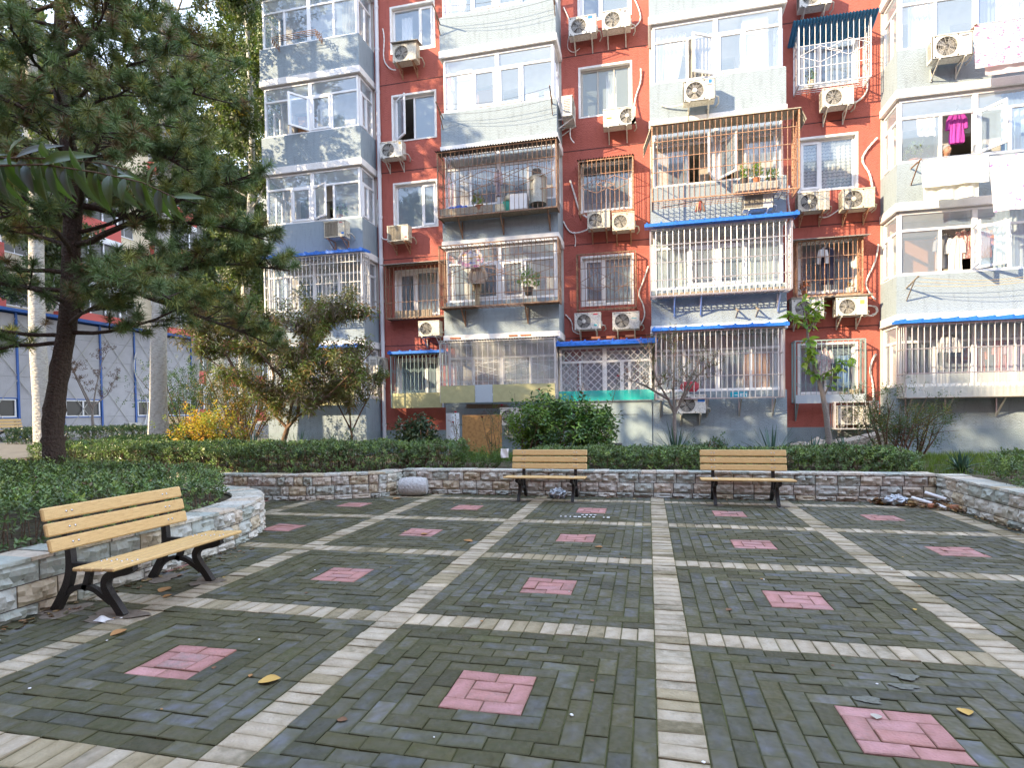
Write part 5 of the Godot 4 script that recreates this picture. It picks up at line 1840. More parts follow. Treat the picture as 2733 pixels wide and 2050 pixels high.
	var fl2 := cm("blouse_print", Color(1, 1, 1), floral(256, Color(0.72, 0.70, 0.70), [Color(0.60, 0.08, 0.35), Color(0.70, 0.48, 0.12), Color(0.15, 0.25, 0.55), Color(0.66, 0.2, 0.4)], 90, 13, 21), 1.0)
	shirt("blouse", "floral blouse in pink, yellow and blue hung in the open topped rusty cage", "blouse", -4.72, 5.92, ZB + 0.36, 0.55, 0.55, fl2)
	shirt("cloth", "beige cloth hung under the floral blouse", "cloth", -4.55, 5.45, ZB + 0.25, 0.4, 0.5, cm("beige_cloth", Color(0.42, 0.36, 0.30)), false, false)
	shirt("cloth", "long pale cloth at the left of the second floor window of the second bay", "cloth", -4.62, 5.2, ZB + 0.12, 0.14, 0.8, cm("straw_cloth", Color(0.48, 0.40, 0.26)), false, false)
	shirt("cloth", "mauve grey cloth hanging in the crammed cage of the second bay", "cloth", -3.92, 8.0, ZB + 0.28, 0.14, 0.72, cm("mauve_grey", Color(0.36, 0.31, 0.36)), false, false)
	# mop hung under the big cage
	var mp := thing("mop", "red and beige mop on a pole under the big cage of the third bay", "mop")
	var mg := Geo.new()
	mg.tube([Vector3(0.38, 6.48, ZB + 0.55), Vector3(1.32, 6.56, ZB + 0.6)], 0.012, 6)
	obj("pole", mg, M.plank, mp)
	for k in 3:
		var hg := Geo.new()
		for i in 14:
			var a := R(0, TAU)
			hg.tube([Vector3(1.30, 6.56, ZB + 0.6), Vector3(1.30 + cos(a) * 0.08, 6.48, ZB + 0.6 + sin(a) * 0.05), Vector3(1.30 + cos(a) * 0.11 + R(-0.02, 0.02), 6.33 - R(0, 0.06), ZB + 0.6 + sin(a) * 0.06)], 0.009, 4)
		obj("mop_strands", hg, [cm("mop_red", Color(0.36, 0.05, 0.05)), cm("mop_beige", Color(0.45, 0.38, 0.26)), cm("mop_brown", Color(0.20, 0.09, 0.06))][k], mp)


# ---------------------------------------------------------------- fittings
func hose(label: String, pts: Array, r := 0.022, m: Material = null):
	var c := Curve3D.new()
	for i in pts.size():
		var t := Vector3.ZERO
		if i > 0 and i < pts.size() - 1: t = (pts[i + 1] - pts[i - 1]) * 0.18
		c.add_point(pts[i], -t, t)
	c.bake_interval = 0.05
	var g := Geo.new()
	var rr := []
	var bp := Array(c.get_baked_points())
	for i in bp.size(): rr.append(r * 0.82 * (1.0 + 0.18 * sin(i * 1.7)))
	g.tube(bp, rr, 7)
	tag(obj("insulated_hose", g, M.hose_white if m == null else m), label, "hose", "white lagged hoses on the facade")


func wall_fittings():
	var t := thing("drainpipe", "tall pale grey plastic drainpipe in the corner of the left red strip", "drainpipe")
	var g := Geo.new()
	g.tube([Vector3(-8.0, 0.46, ZR + 0.09), Vector3(-8.0, 18.0, ZR + 0.09)], 0.062, 12)
	obj("pipe", g, M.pvc, t)
	g = Geo.new()
	g.tube([Vector3(-8.0, 0.5, ZR + 0.09), Vector3(-8.0, 0.38, ZR + 0.11), Vector3(-8.0, 0.30, ZR + 0.19)], 0.064, 12)
	obj("shoe", g, M.pvc, t)
	for i in 14:
		var c := Geo.new()
		c.tube([Vector3(-8.0, 1.0 + i * 1.28, ZR + 0.09), Vector3(-8.0, 1.09 + i * 1.28, ZR + 0.09)], 0.071, 12)
		obj("collar", c, M.pvc, t)
	var zz := ZR + 0.035
	hose("hose from behind the drainpipe to the lidded air conditioner", [Vector3(-7.82, 13.2, zz), Vector3(-7.78, 12.9, zz), Vector3(-7.80, 12.3, zz), Vector3(-7.6, 11.95, zz + 0.05), Vector3(-7.35, 11.8, zz + 0.15)])
	hose("hose looping left of the drainpipe to the square louvred unit on the left red strip", [Vector3(-8.08, 8.05, zz), Vector3(-8.12, 7.6, zz), Vector3(-8.05, 7.0, zz), Vector3(-7.85, 6.75, zz + 0.15), Vector3(-7.62, 6.72, zz + 0.2)])
	hose("hose on the upper left of the middle red strip, reaching the blue badged unit", [Vector3(-2.25, 12.9, zz), Vector3(-2.12, 12.6, zz), Vector3(-2.05, 12.3, zz + 0.06)])
	hose("thin hose hanging below the left unit of the fifth floor pair", [Vector3(-2.1, 12.1, zz), Vector3(-2.14, 11.75, zz), Vector3(-1.98, 11.6, zz), Vector3(-1.8, 11.68, zz)], 0.012)
	hose("hose curving down right of the fifth floor pair on the middle red strip", [Vector3(-0.30, 12.85, zz), Vector3(-0.16, 12.5, zz), Vector3(-0.12, 12.2, zz), Vector3(-0.3, 11.95, zz + 0.1), Vector3(-0.4, 11.9, zz + 0.2)])
	hose("thick hose above the fan-on-the-right unit of the middle red strip", [Vector3(-0.12, 10.85, zz + 0.03), Vector3(-0.13, 10.5, zz), Vector3(-0.26, 10.1, zz), Vector3(-0.33, 9.6, zz + 0.15)], 0.026)
	hose("hose hanging under the end-on unit beside the second bay", [Vector3(-2.05, 9.3, ZR + 0.4), Vector3(-2.05, 9.05, ZR + 0.38), Vector3(-1.95, 8.9, ZR + 0.36)], 0.018)
	hose("hose slanting left of the corrugated roofed cage on the middle red strip", [Vector3(-2.12, 8.0, zz), Vector3(-2.0, 7.6, zz), Vector3(-1.85, 7.1, zz), Vector3(-1.6, 6.85, zz + 0.1)], 0.03)
	hose("hose sweeping from the second bay to the third floor pair of the middle red strip", [Vector3(-2.33, 6.85, zz), Vector3(-2.15, 6.55, zz), Vector3(-1.9, 6.48, zz + 0.05), Vector3(-1.55, 6.52, zz + 0.2)], 0.026)
	hose("short hose end hanging below the sweeping hose on the middle red strip", [Vector3(-2.02, 6.52, zz + 0.02), Vector3(-1.98, 6.3, zz), Vector3(-2.0, 6.1, zz)], 0.016)
	hose("hose between the second bay and the red lettered unit", [Vector3(-2.3, 4.18, zz), Vector3(-2.12, 3.95, zz), Vector3(-2.08, 3.7, zz), Vector3(-1.9, 3.6, zz)], 0.022)
	hose("long hose down the right edge of the middle red strip, above the kitchen roof", [Vector3(0.04, 5.4, zz), Vector3(-0.1, 5.0, zz), Vector3(-0.22, 4.65, zz), Vector3(-0.1, 4.3, zz), Vector3(-0.08, 4.0, zz), Vector3(-0.2, 3.75, zz + 0.1)], 0.024)
	hose("hose end left of the unit on the fourth floor parapet of the third bay", [Vector3(0.40, 9.28, ZB + 0.04), Vector3(0.62, 9.2, ZB + 0.05), Vector3(0.93, 9.18, ZB + 0.15)], 0.024)
	hose("hose right of the big cage running down to the striped unit", [Vector3(3.45, 6.9, ZB + 0.05), Vector3(3.42, 6.6, ZB + 0.06), Vector3(3.55, 6.3, ZB - 0.3), Vector3(3.8, 6.15, zz)], 0.026)
	hose("hose right of the blue roofed cage, curving down to its air conditioner", [Vector3(5.5, 10.6, zz), Vector3(5.45, 10.25, zz), Vector3(5.52, 9.9, zz), Vector3(5.5, 9.45, zz), Vector3(5.25, 9.2, zz + 0.05), Vector3(5.1, 9.17, zz + 0.15)], 0.027)
	hose("wavy thick hose right of the lace curtain window", [Vector3(5.75, 8.25, zz + 0.02), Vector3(5.5, 7.95, zz), Vector3(5.42, 7.7, zz), Vector3(5.58, 7.35, zz), Vector3(5.62, 6.9, zz + 0.1)], 0.03)
	hose("hose joining the pair of units under the lace curtain window", [Vector3(4.4, 6.38, zz), Vector3(4.6, 6.36, zz), Vector3(4.85, 6.5, zz + 0.1)], 0.02)
	hose("hose at the far right of the right red strip, second floor", [Vector3(5.78, 5.55, zz + 0.02), Vector3(5.7, 5.1, zz), Vector3(5.5, 4.6, zz), Vector3(5.6, 4.3, zz), Vector3(5.72, 4.15, zz)], 0.026)
	var coil := []
	for i in 40: coil.append(Vector3(5.58 + 0.15 * cos(i * 0.5) + 0.02 * sin(i * 1.3), 3.86 + 0.13 * sin(i * 0.5) + 0.02 * cos(i * 1.9), zz + 0.02 + i * 0.002))
	hose("coil of white hose beside the bright bladed unit", coil, 0.012)
	hose("thick hose near the corner of the right hand bay, ground floor", [Vector3(5.72, 2.75, zz + 0.02), Vector3(5.6, 2.4, zz), Vector3(5.66, 1.9, zz), Vector3(5.66, 1.5, zz + 0.05)], 0.03)
	# folding drying rack of the leftmost bay
	t = thing("drying_rack", "rusty folding drying rack under the top left windows", "drying rack")
	for k in 4:
		var z := ZB + 0.10 + k * 0.10
		var y := 12.62 - k * 0.02
		g = Geo.new()
		g.tube([Vector3(-10.72, y - 0.30 + k * 0.05, z), Vector3(-10.72, y, z), Vector3(-9.28, y, z), Vector3(-9.28, y - 0.30 + k * 0.05, z)], 0.010, 5)
		obj("rail", g, M.rust, t)
	for x in [-10.72, -9.28]:
		g = Geo.new()
		for k in 4:
			var z := ZB + 0.02 + k * 0.10
			g.bar(Vector3(x, 12.55, z), Vector3(x, 12.35, z + 0.10), 0.014); g.bar(Vector3(x, 12.35, z), Vector3(x, 12.55, z + 0.10), 0.014)
		obj("scissor_arm", g, M.rust, t)
	# clothes line arms
	for e in [[-5.62, -2.35, 12.35, "two rusty clothes line arms with wires under the fifth floor windows of the second bay"], [-5.58, -2.45, 9.72, "rusty clothes line arms with wires under the fourth floor windows of the second bay"], [6.05, 9.1, 4.22, "brown timber clothes line arms with yellow lines, low on the right hand bay"]]:
		t = thing("clothes_line", e[3], "clothes line")
		for x in [e[0], e[1]]:
			g = Geo.new()
			g.bar(Vector3(x, e[2], ZB), Vector3(x + 0.02, e[2] + 0.16, ZB + 0.62), 0.026)
			g.bar(Vector3(x, e[2] - 0.3, ZB + 0.01), Vector3(x + 0.01, e[2] + 0.10, ZB + 0.42), 0.022)
			obj("arm", g, M.rust if e[0] < 0 else M.plank, t)
		for k in 3:
			g = Geo.new()
			var lp := []
			for i in 12:
				var s := i / 11.0
				lp.append(Vector3(lerpf(e[0], e[1], s), e[2] + 0.03 + 0.055 * k - 0.10 * sin(s * PI) * (1 + 0.3 * k), ZB + 0.18 + k * 0.19))
			g.tube(lp, 0.005, 4)
			obj("line", g, M.ac_dark if e[0] < 0 else M.badge_yellow, t)
	# stub brackets on the third bay
	for e in [[2.2, "left wooden bracket stub on the parapet under the stainless cage"], [2.68, "right wooden bracket stub on the parapet under the stainless cage"]]:
		g = Geo.new()
		g.bar(Vector3(e[0], 3.72, ZB), Vector3(e[0] + 0.02, 3.86, ZB + 0.28), 0.035)
		g.bar(Vector3(e[0], 3.95, ZB), Vector3(e[0] + 0.02, 3.82, ZB + 0.26), 0.03)
		tag(obj("bracket_stub", g, M.plank), e[1], "bracket")
	# white pole in the bed
	g = Geo.new()
	g.tube([Vector3(-6.0, 0.3, -13.5), Vector3(-6.0, 1.12, -13.5)], 0.022, 8)
	tag(obj("white_pole", g, M.frame_white), "slim white pole standing in the bed before the drainpipe", "pole")


# ---------------------------------------------------------------- small things
func pot(label: String, at: Vector3, r: float, h: float, m: Material, leaf: Color, ph: float, n: int, spread := 0.5):
	var t := thing("potted_plant", label, "potted plant", at)
	var g := Geo.new()
	g.lathe(Vector3.ZERO, [Vector2(0, 0), Vector2(r * 0.75, 0), Vector2(r, h), Vector2(r * 1.08, h), Vector2(r * 1.08, h * 0.88), Vector2(r * 0.9, h * 0.85), Vector2(0, h * 0.85)], 14)
	obj("pot", g, m, t)
	var xf := []
	var cols := []
	for i in n:
		var a := R(0, TAU)
		var q := sqrt(R(0, 1))
		var p := Vector3(cos(a) * q * spread * ph, h + R(0.0, ph) * (1.1 - q * 0.6), sin(a) * q * spread * ph)
		var s := R(0.7, 1.3)
		xf.append(Transform3D(Basis.from_euler(Vector3(R(-0.9, 0.9), R(0, TAU), R(-0.9, 0.9))).scaled(Vector3.ONE * s), p))
		cols.append(Color(leaf.r * R(0.6, 1.4), leaf.g * R(0.7, 1.3), leaf.b * R(0.6, 1.4)))
	multi("foliage", sprig(7, 0.05, 0.022, 0.06, 77), M.leaf, xf, cols, t)
	return t


func fallen_leaf(label: String, at: Vector3, size: float, m: Material):
	var g := Geo.new()
	var curl := R(0.2, 0.6)
	g.sheet(4, 6, func(s: float, t: float):
		var w := sin(PI * clampf(t * 0.92 + 0.06, 0, 1)) * 0.42
		var x: float = (s - 0.5) * 2.0
		return Vector3(x * w * size, 0.004 + curl * size * 0.5 * (x * x * w + 0.3 * t * t), (t - 0.5) * size))
	var o := obj("fallen_leaf", g, m)
	o.position = at
	o.rotation.y = R(0, TAU)
	tag(o, label, "leaf", "fallen leaves on the paving")


func person():
	# an old person looking out of the window: one skin from waist to crown, hair and jacket as clothing
	var t := thing("person", "grey haired person in a pale top looking out beside a magenta shirt", "person", Vector3(6.90, 7.06, ZB - 0.16), 0.5)
	var prof := [ # y, half width, half depth, forward shift
		[-0.30, 0.17, 0.11, 0.0], [-0.12, 0.18, 0.115, 0.0], [0.02, 0.195, 0.115, 0.0], [0.10, 0.20, 0.105, 0.0], [0.155, 0.165, 0.09, 0.005], [0.19, 0.09, 0.07, 0.015], [0.215, 0.055, 0.056, 0.025], [0.25, 0.05, 0.052, 0.04],
		[0.272, 0.050, 0.060, 0.058], [0.29, 0.060, 0.080, 0.064], [0.32, 0.070, 0.092, 0.060], [0.36, 0.075, 0.098, 0.055], [0.40, 0.077, 0.099, 0.05], [0.44, 0.074, 0.096, 0.045], [0.475, 0.058, 0.078, 0.04], [0.50, 0.03, 0.042, 0.038], [0.505, 0.002, 0.002, 0.038]]
	var g := Geo.new()
	var at := func(s: float, v: float, grow: float) -> Vector3:
		var f := v * (prof.size() - 1)
		var i := mini(int(f), prof.size() - 2)
		var k := f - i
		var p: Array = prof[i]; var q: Array = prof[i + 1]
		var y := lerpf(p[0], q[0], k)
		var a := s * TAU
		var r := Vector3(sin(a) * (lerpf(p[1], q[1], k) + grow), y, cos(a) * (lerpf(p[2], q[2], k) + grow) + lerpf(p[3], q[3], k))
		var front := pow(maxf(0.0, cos(a)), 30.0)
		r.z += front * 0.026 * exp(-pow((y - 0.362) / 0.018, 2.0))            # nose
		r.z += front * 0.008 * exp(-pow((y - 0.385) / 0.02, 2.0))
		var brow := exp(-pow((absf(sin(a)) - 0.36) / 0.14, 2.0)) * maxf(0.0, cos(a))
		r.z -= brow * 0.011 * exp(-pow((y - 0.392) / 0.012, 2.0))              # eye sockets
		r.z += pow(maxf(0.0, cos(a)), 8.0) * 0.006 * exp(-pow((y - 0.325) / 0.008, 2.0))   # lips
		return r
	g.sheet(40, 64, func(s: float, v: float): return at.call(s, v, 0.0))
	for sx in [-1.0, 1.0]:
		g.lathe(Vector3(sx * 0.076, 0.375, 0.045), [Vector2(0, -0.012), Vector2(0.014, -0.008), Vector2(0.017, 0.0), Vector2(0.012, 0.008), Vector2(0, 0.012)], 8, Basis(Vector3.RIGHT, 0.2) * Basis(Vector3.BACK, PI / 2) * Basis.from_scale(Vector3(1.9, 1, 1)))
	obj("body", g, M.skin, t)
	var h := Geo.new()
	h.sheet(30, 20, func(s: float, v: float):
		var a: float = s * TAU
		var low := 0.73 + 0.10 * maxf(0.0, cos(a)) - 0.08 * maxf(0.0, -cos(a))
		return at.call(s, lerpf(low, 0.995, v), 0.010 + 0.003 * sin(s * 60) * sin(v * 20)))
	obj("hair", h, M.hair_grey, t)
	var j := Geo.new()
	j.sheet(30, 20, func(s: float, v: float): return at.call(s, lerpf(0.0, 0.335, v), 0.012 + 0.004 * sin(s * 40 + v * 9)))
	for sx in [-1.0, 1.0]:
		j.tube([Vector3(sx * 0.17, 0.10, 0), Vector3(sx * 0.23, 0.0, 0.02), Vector3(sx * 0.25, -0.18, 0.06), Vector3(sx * 0.19, -0.28, 0.15)], [0.06, 0.062, 0.055, 0.045], 10)
	obj("jacket", j, cm("jacket_cloth", Color(0.35, 0.35, 0.36)), t)
	var e := Geo.new()
	for sx in [-1.0, 1.0]:
		e.lathe(Vector3(sx * 0.030, 0.392, 0.132), [Vector2(0, -0.007), Vector2(0.009, -0.004), Vector2(0.010, 0), Vector2(0.009, 0.004), Vector2(0, 0.007)], 8)
	obj("eyes", e, M.ac_dark, t)


func small_things():
	person()
	# stone roller lying by the wall
	var t := thing("stone_roller", "short pale stone cylinder lying on its side in the corner of the far wall", "stone roller", Vector3(-3.86, 0.16, -9.12), 0.22)
	var g := Geo.new()
	g.lathe(Vector3(-0.235, 0, 0), [Vector2(0, 0), Vector2(0.118, 0.0), Vector2(0.135, 0.015), Vector2(0.155, 0.12), Vector2(0.16, 0.235), Vector2(0.155, 0.35), Vector2(0.135, 0.455), Vector2(0.118, 0.47), Vector2(0, 0.47)], 28, Basis(Vector3.BACK, -PI / 2))
	obj("drum", g, M.stone_white, t)
	# curved white sheet and plywood leaning on the second bay
	g = Geo.new()
	g.sheet(14, 2, func(s: float, v: float): return Vector3(-5.27 + 0.34 * s, lerpf(0.2, 1.38, v), -14.75 + 0.10 * sin(s * PI)))
	g.sheet(2, 2, func(s: float, v: float): return Vector3(-4.93, lerpf(0.2, 1.38, v), -14.75 - 0.1 * s))
	var wm := cm("white_sheet_metal", Color(0.60, 0.64, 0.68))
	tag(obj("curved_panel", g, wm), "curved pale grey sheet standing at the foot of the second bay", "panel")
	tri_tex(mat("plywood", Color(0.40, 0.21, 0.07), 0.7), M.grime, 1.1)
	g = Geo.new()
	g.cbox(Vector3(-4.32, 0.74, -14.9), Vector3(1.1, 1.16, 0.02), 0.003, Basis(Vector3.RIGHT, -0.04))
	tag(obj("plywood_board", g, M.plywood), "brown plywood board leaning behind the green bush", "board")
	g = Geo.new()
	for i in 22:
		var y := 1.62 - (i % 11) * 0.011
		g.tube([Vector3(-4.9 + R(-0.1, 0.1), y, ZB + 0.2 + (i % 3) * 0.04), Vector3(-3.75 + R(-0.1, 0.1), y - 0.02, ZB + 0.22 + (i % 3) * 0.04)], 0.008, 5)
	tag(obj("cane_bundle", g, M.plank), "bundle of thin canes hung under the film wrapped cage", "canes")
	# rubble
	var spots := [[3.38, 0.42, -14.3, 0.5, 0.34], [3.78, 0.46, -14.5, 0.55, 0.36], [4.25, 0.44, -14.4, 0.5, 0.4], [4.66, 0.62, -14.2, 0.78, 0.30], [4.55, 0.36, -14.3, 0.6, 0.28]]
	var lab := ["rounded pale boulder behind the yucca, leftmost of the rubble", "whitish boulder beside the young tree's trunk", "pinkish boulder right of the young tree's trunk", "tilted pale concrete slab on top of the rubble", "low broken block under the tilted slab"]
	mat("boulder", Color(0.42, 0.36, 0.30), 0.9)
	tri_tex(M.boulder, M.grime, 0.8, M.coarse, 1.0)
	for i in 5:
		var e: Array = spots[i]
		g = Geo.new()
		if i >= 3:
			g.cbox(Vector3.ZERO, Vector3(e[3], e[4], 0.42), 0.03)
		else:
			var nz := FastNoiseLite.new()
			nz.seed = i + 40; nz.frequency = 0.9
			g.sheet(18, 10, func(s: float, v: float):
				var d := Vector3(cos(s * TAU) * sin(v * PI), -cos(v * PI), -sin(s * TAU) * sin(v * PI))
				return d * Vector3(e[3] * 0.5, e[4] * 0.6, 0.25) * (1.0 + 0.45 * nz.get_noise_3d(d.x * 1.6, d.y * 1.6, d.z * 1.6)))
		var o := obj("boulder", g, M.boulder)
		o.position = Vector3(e[0], e[1], e[2])
		o.rotation = Vector3(0.1, R(-0.3, 0.3), 0.28 if i == 3 else R(-0.1, 0.1))
		tag(o, lab[i], "rock")
	# litter
	var bag := Geo.new()
	var nb := FastNoiseLite.new()
	nb.seed = 8; nb.frequency = 1.3
	bag.sheet(20, 12, func(s: float, v: float):
		var d := Vector3(cos(s * TAU) * sin(v * PI), -cos(v * PI), -sin(s * TAU) * sin(v * PI))
		return d * Vector3(0.13, 0.085, 0.09) * (1.0 + 0.7 * nb.get_noise_3d(d.x * 3, d.y * 3, d.z * 3)))
	var bagm := cm("bag_film", Color(0.62, 0.66, 0.70))
	bagm.roughness = 0.3
	var o := obj("plastic_bag", bag, bagm)
	o.position = Vector3(-1.42, 0.07, -9.18)
	tag(o, "crumpled pale plastic bag under the middle bench", "plastic bag")
	o = obj("plastic_bag", bag, bagm)
	o.position = Vector3(3.36, 0.07, -9.12); o.scale = Vector3(1.15, 0.9, 1.0)
	tag(o, "crumpled clear plastic bag at the left of the litter heap", "plastic bag")
	var sc := Geo.new()
	sc.sheet(10, 8, func(s: float, v: float): return Vector3(-2.29 + (s - 0.5) * 0.13, 0.64 + v * 0.15, -9.22 + 0.02 * sin(s * 6 + v * 4)))
	tag(obj("paper_scrap", sc, cm("scrap", Color(0.74, 0.74, 0.74))), "scrap of white paper stuck at the left end of the middle bench", "paper")
	sc = Geo.new()
	sc.sheet(10, 8, func(s: float, v: float): return Vector3(-1.62 + (s - 0.5) * 0.16, 0.43 + 0.05 * sin(s * PI) * sin(v * PI) + 0.02 * sin(s * 17 + v * 13), -9.52 + (0.5 - v) * 0.12))
	tag(obj("crumpled_paper", sc, M.scrap), "crumpled paper on the wall behind the middle bench", "paper")
	var rolls := [[3.62, 0.10, -8.96, 0.5, 0.24, "white paper roll on top of the litter heap"], [3.84, 0.15, -9.08, 0.75, 0.26, "white paper roll leaning on the corner of the wall"], [3.78, 0.05, -8.78, 1.1, 0.13, "small white tube at the front of the litter heap"]]
	for e in rolls:
		g = Geo.new()
		g.tube([Vector3(-e[4] / 2, 0, 0), Vector3(e[4] / 2, 0, 0)], 0.023, 10)
		o = obj("paper_roll", g, M.paper)
		o.position = Vector3(e[0], e[1], e[2]); o.rotation = Vector3(0, -e[3], -0.25)
		tag(o, e[5], "paper roll")
	for e in [[3.70, 0.05, -8.84, "brown brick half in the litter heap"], [3.90, 0.06, -8.7, "broken reddish brick at the right of the litter heap"]]:
		g = Geo.new()
		g.cbox(Vector3.ZERO, Vector3(0.11, 0.055, 0.07), 0.012, Basis(Vector3.UP, 0.5))
		o = obj("brick_piece", g, M.terracotta)
		o.position = Vector3(e[0], e[1], e[2])
		tag(o, e[3], "brick")
	var lm := [M.dry_leaf, M.dry_leaf_yellow, mat("dry_leaf_dark", Color(0.16, 0.08, 0.04), 0.8)]
	var xf := []
	for i in 260:
		var a := R(0, 1)
		xf.append(Transform3D(Basis.from_euler(Vector3(R(-0.5, 0.5), R(0, TAU), R(-0.5, 0.5))).scaled(Vector3.ONE * R(0.6, 1.3)), Vector3(3.15 + 0.85 * a + R(-0.1, 0.1), 0.012 + R(0, 0.06), -9.25 + 0.75 * a * R(0, 1) + R(-0.08, 0.08))))
	var lg := Geo.new()
	lg.sheet(2, 3, func(s: float, v: float): return Vector3((s - 0.5) * 0.05 * sin(PI * clampf(v, 0.08, 0.95)), 0.012 * (s - 0.5) * (s - 0.5) * 4, (v - 0.5) * 0.075))
	tag(multi("fallen_leaves", lg.mesh(), leafy("litter_leaf", Color(0.1, 0.06, 0.02)), xf, [Color(0.28, 0.15, 0.06), Color(0.18, 0.09, 0.04), Color(0.36, 0.24, 0.10), Color(0.22, 0.15, 0.09)]), "heap of brown leaves and chippings swept into the corner of the right wall", "leaf litter", "", "stuff")
	# crumbs of leaf along the foot of the walls
	xf = []
	for i in 420:
		var k := i % 3
		var p := Vector3(R(-4.1, 3.9), 0.006, -9.40 + absf(rng.randfn(0, 0.09))) if k == 0 else (Vector3(3.97 - absf(rng.randfn(0, 0.08)), 0.006, R(-9.3, -5.0)) if k == 1 else Vector3(-4.2 + absf(rng.randfn(0, 0.10)), 0.006, R(-5.3, -1.8)))
		xf.append(Transform3D(Basis.from_euler(Vector3(R(-0.3, 0.3), R(0, TAU), R(-0.3, 0.3))).scaled(Vector3.ONE * R(0.2, 0.75)), p))
	tag(multi("leaf_crumbs", lg.mesh(), M.litter_leaf, xf, [Color(0.24, 0.13, 0.06), Color(0.15, 0.09, 0.045), Color(0.30, 0.21, 0.09), Color(0.12, 0.11, 0.05)]), "crumbs of dry leaf gathered along the foot of the planter walls", "leaf litter", "", "stuff")
	# dried mud round the bench feet and pale plaster smears
	mat("dry_mud", Color(0.20, 0.165, 0.13), 1.0)
	mat("plaster", Color(0.15, 0.155, 0.13), 0.9)
	tri_tex(M.dry_mud, M.grime, 0.5)
	tri_tex(M.plaster, M.grime, 0.3)
	for e in [[-4.10, -4.14, 0.16, 0.13, 0, "dried mud round the rear far foot of the near bench"], [-3.62, -4.14, 0.13, 0.12, 0, "dried mud round the front far foot of the near bench"], [-4.12, -3.30, 0.15, 0.16, 0, "dried mud round the rear near foot of the near bench"], [-3.66, -3.30, 0.20, 0.14, 0, "dried mud round the front near foot of the near bench"], [-1.97, -8.80, 0.12, 0.09, 0, "dried mud at the left foot of the middle bench"], [-1.13, -8.80, 0.12, 0.09, 0, "dried mud at the right foot of the middle bench"], [0.94, -8.80, 0.13, 0.09, 0, "dried mud at the left foot of the right far bench"], [1.78, -8.80, 0.13, 0.09, 0, "dried mud at the right foot of the right far bench"], [1.27, -3.32, 0.06, 0.035, 1, "upper of three pale plaster smears above the right pink square"], [1.22, -3.20, 0.065, 0.03, 1, "middle of three pale plaster smears above the right pink square"], [1.0, -3.02, 0.06, 0.035, 1, "lower left pale plaster smear beside the right pink square"]]:
		var mg := Geo.new()
		var ring := []
		for i in 22:
			var a := TAU * i / 22
			var q := 1.0 + 0.22 * sin(a * 3 + e[0] * 5) + R(-0.16, 0.16)
			ring.append(Vector3(cos(a) * e[2] * q, 0.0052 if e[4] == 0 else 0.0056, -sin(a) * e[3] * q))
		for i in 22: mg.tri(Vector3(0, 0.0065, 0), ring[i], ring[(i + 1) % 22])
		var mo := obj("mud_patch" if e[4] == 0 else "plaster_smear", mg, M.dry_mud if e[4] == 0 else M.plaster)
		mo.position = Vector3(e[0], 0, e[1])
		tag(mo, e[5], "mud" if e[4] == 0 else "stain")
	# single leaves and scraps on the paving
	fallen_leaf("large yellow leaf lying on the dark paving left of the nearest middle pink square", Vector3(-1.93, 0.0, -2.62), 0.11, M.dry_leaf_yellow)
	fallen_leaf("brown leaf on the cream strip before the near bench", Vector3(-3.32, 0.0, -3.02), 0.10, M.dry_leaf)
	fallen_leaf("curled brown leaf under the near bench by the stone wall", Vector3(-3.78, 0.0, -3.86), 0.12, M.dry_leaf)
	fallen_leaf("small brown leaf between the near bench and the wall end", Vector3(-3.62, 0.0, -3.72), 0.07, M.dry_leaf)
	fallen_leaf("pale leaf right of the centre cream strip, by the large right pink square", Vector3(0.98, 0.0, -2.86), 0.055, cm("leaf_pale", Color(0.42, 0.40, 0.34)))
	fallen_leaf("yellow brown leaf above the large right pink square", Vector3(1.38, 0.0, -2.98), 0.075, M.dry_leaf_yellow)
	fallen_leaf("dark curled leaf on the cream strip at the lower left", Vector3(-1.36, 0.0, -2.35), 0.05, lm[2])
	fallen_leaf("brown leaf in the middle of the far plaza", Vector3(-1.9, 0.0, -5.95), 0.11, M.dry_leaf)
	fallen_leaf("brown leaf left of the far middle pink square", Vector3(-2.5, 0.0, -6.2), 0.09, M.dry_leaf)
	fallen_leaf("orange leaf right of the middle pink squares", Vector3(-0.5, 0.0, -5.9), 0.09, M.dry_leaf)
	fallen_leaf("long reddish leaf on the paving at the right", Vector3(2.12, 0.0, -3.75), 0.09, M.dry_leaf)
	fallen_leaf("brown leaf near the right edge of the paving", Vector3(2.55, 0.0, -3.75), 0.1, lm[2])
	fallen_leaf("brown leaf on the dark paving right of the centre strip", Vector3(0.53, 0.0, -4.2), 0.05, lm[2])
	fallen_leaf("yellow leaf at the foot of the wall left of the litter", Vector3(3.22, 0.0, -9.2), 0.2, M.dry_leaf_yellow)
	fallen_leaf("brown leaf beside the stone roller", Vector3(-3.98, 0.0, -8.72), 0.16, M.dry_leaf)
	for i in 40:
		var p := Vector3(R(-3.6, 3.6), 0.0, R(-8.6, -2.2))
		fallen_leaf("tiny dry leaf scrap on the plaza paving", p, R(0.012, 0.034), lm[i % 3])
	var bits := Geo.new()
	for e in [[-3.55, -3.25], [-3.28, -2.9], [-3.1, -2.3], [-0.35, -2.6], [-2.35, -3.1], [-0.9, -2.3], [0.2, -2.35], [1.1, -3.2], [-2.9, -4.6], [-0.6, -4.4], [0.9, -5.0], [2.0, -5.5]]:
		bits.cbox(Vector3(e[0], 0.006, e[1]), Vector3(R(0.008, 0.018), 0.005, R(0.006, 0.014)), 0.002, Basis(Vector3.UP, R(0, 3)))
	tag(obj("paper_crumbs", bits, M.paper), "scattered white paper crumbs on the plaza paving", "litter", "", "stuff")
	sc = Geo.new()
	sc.sheet(6, 4, func(s: float, v: float): return Vector3(-3.62 + (s - 0.5) * 0.10, 0.03 * sin(s * 5) * sin(v * 3) + 0.012, -3.18 + (0.5 - v) * 0.07))
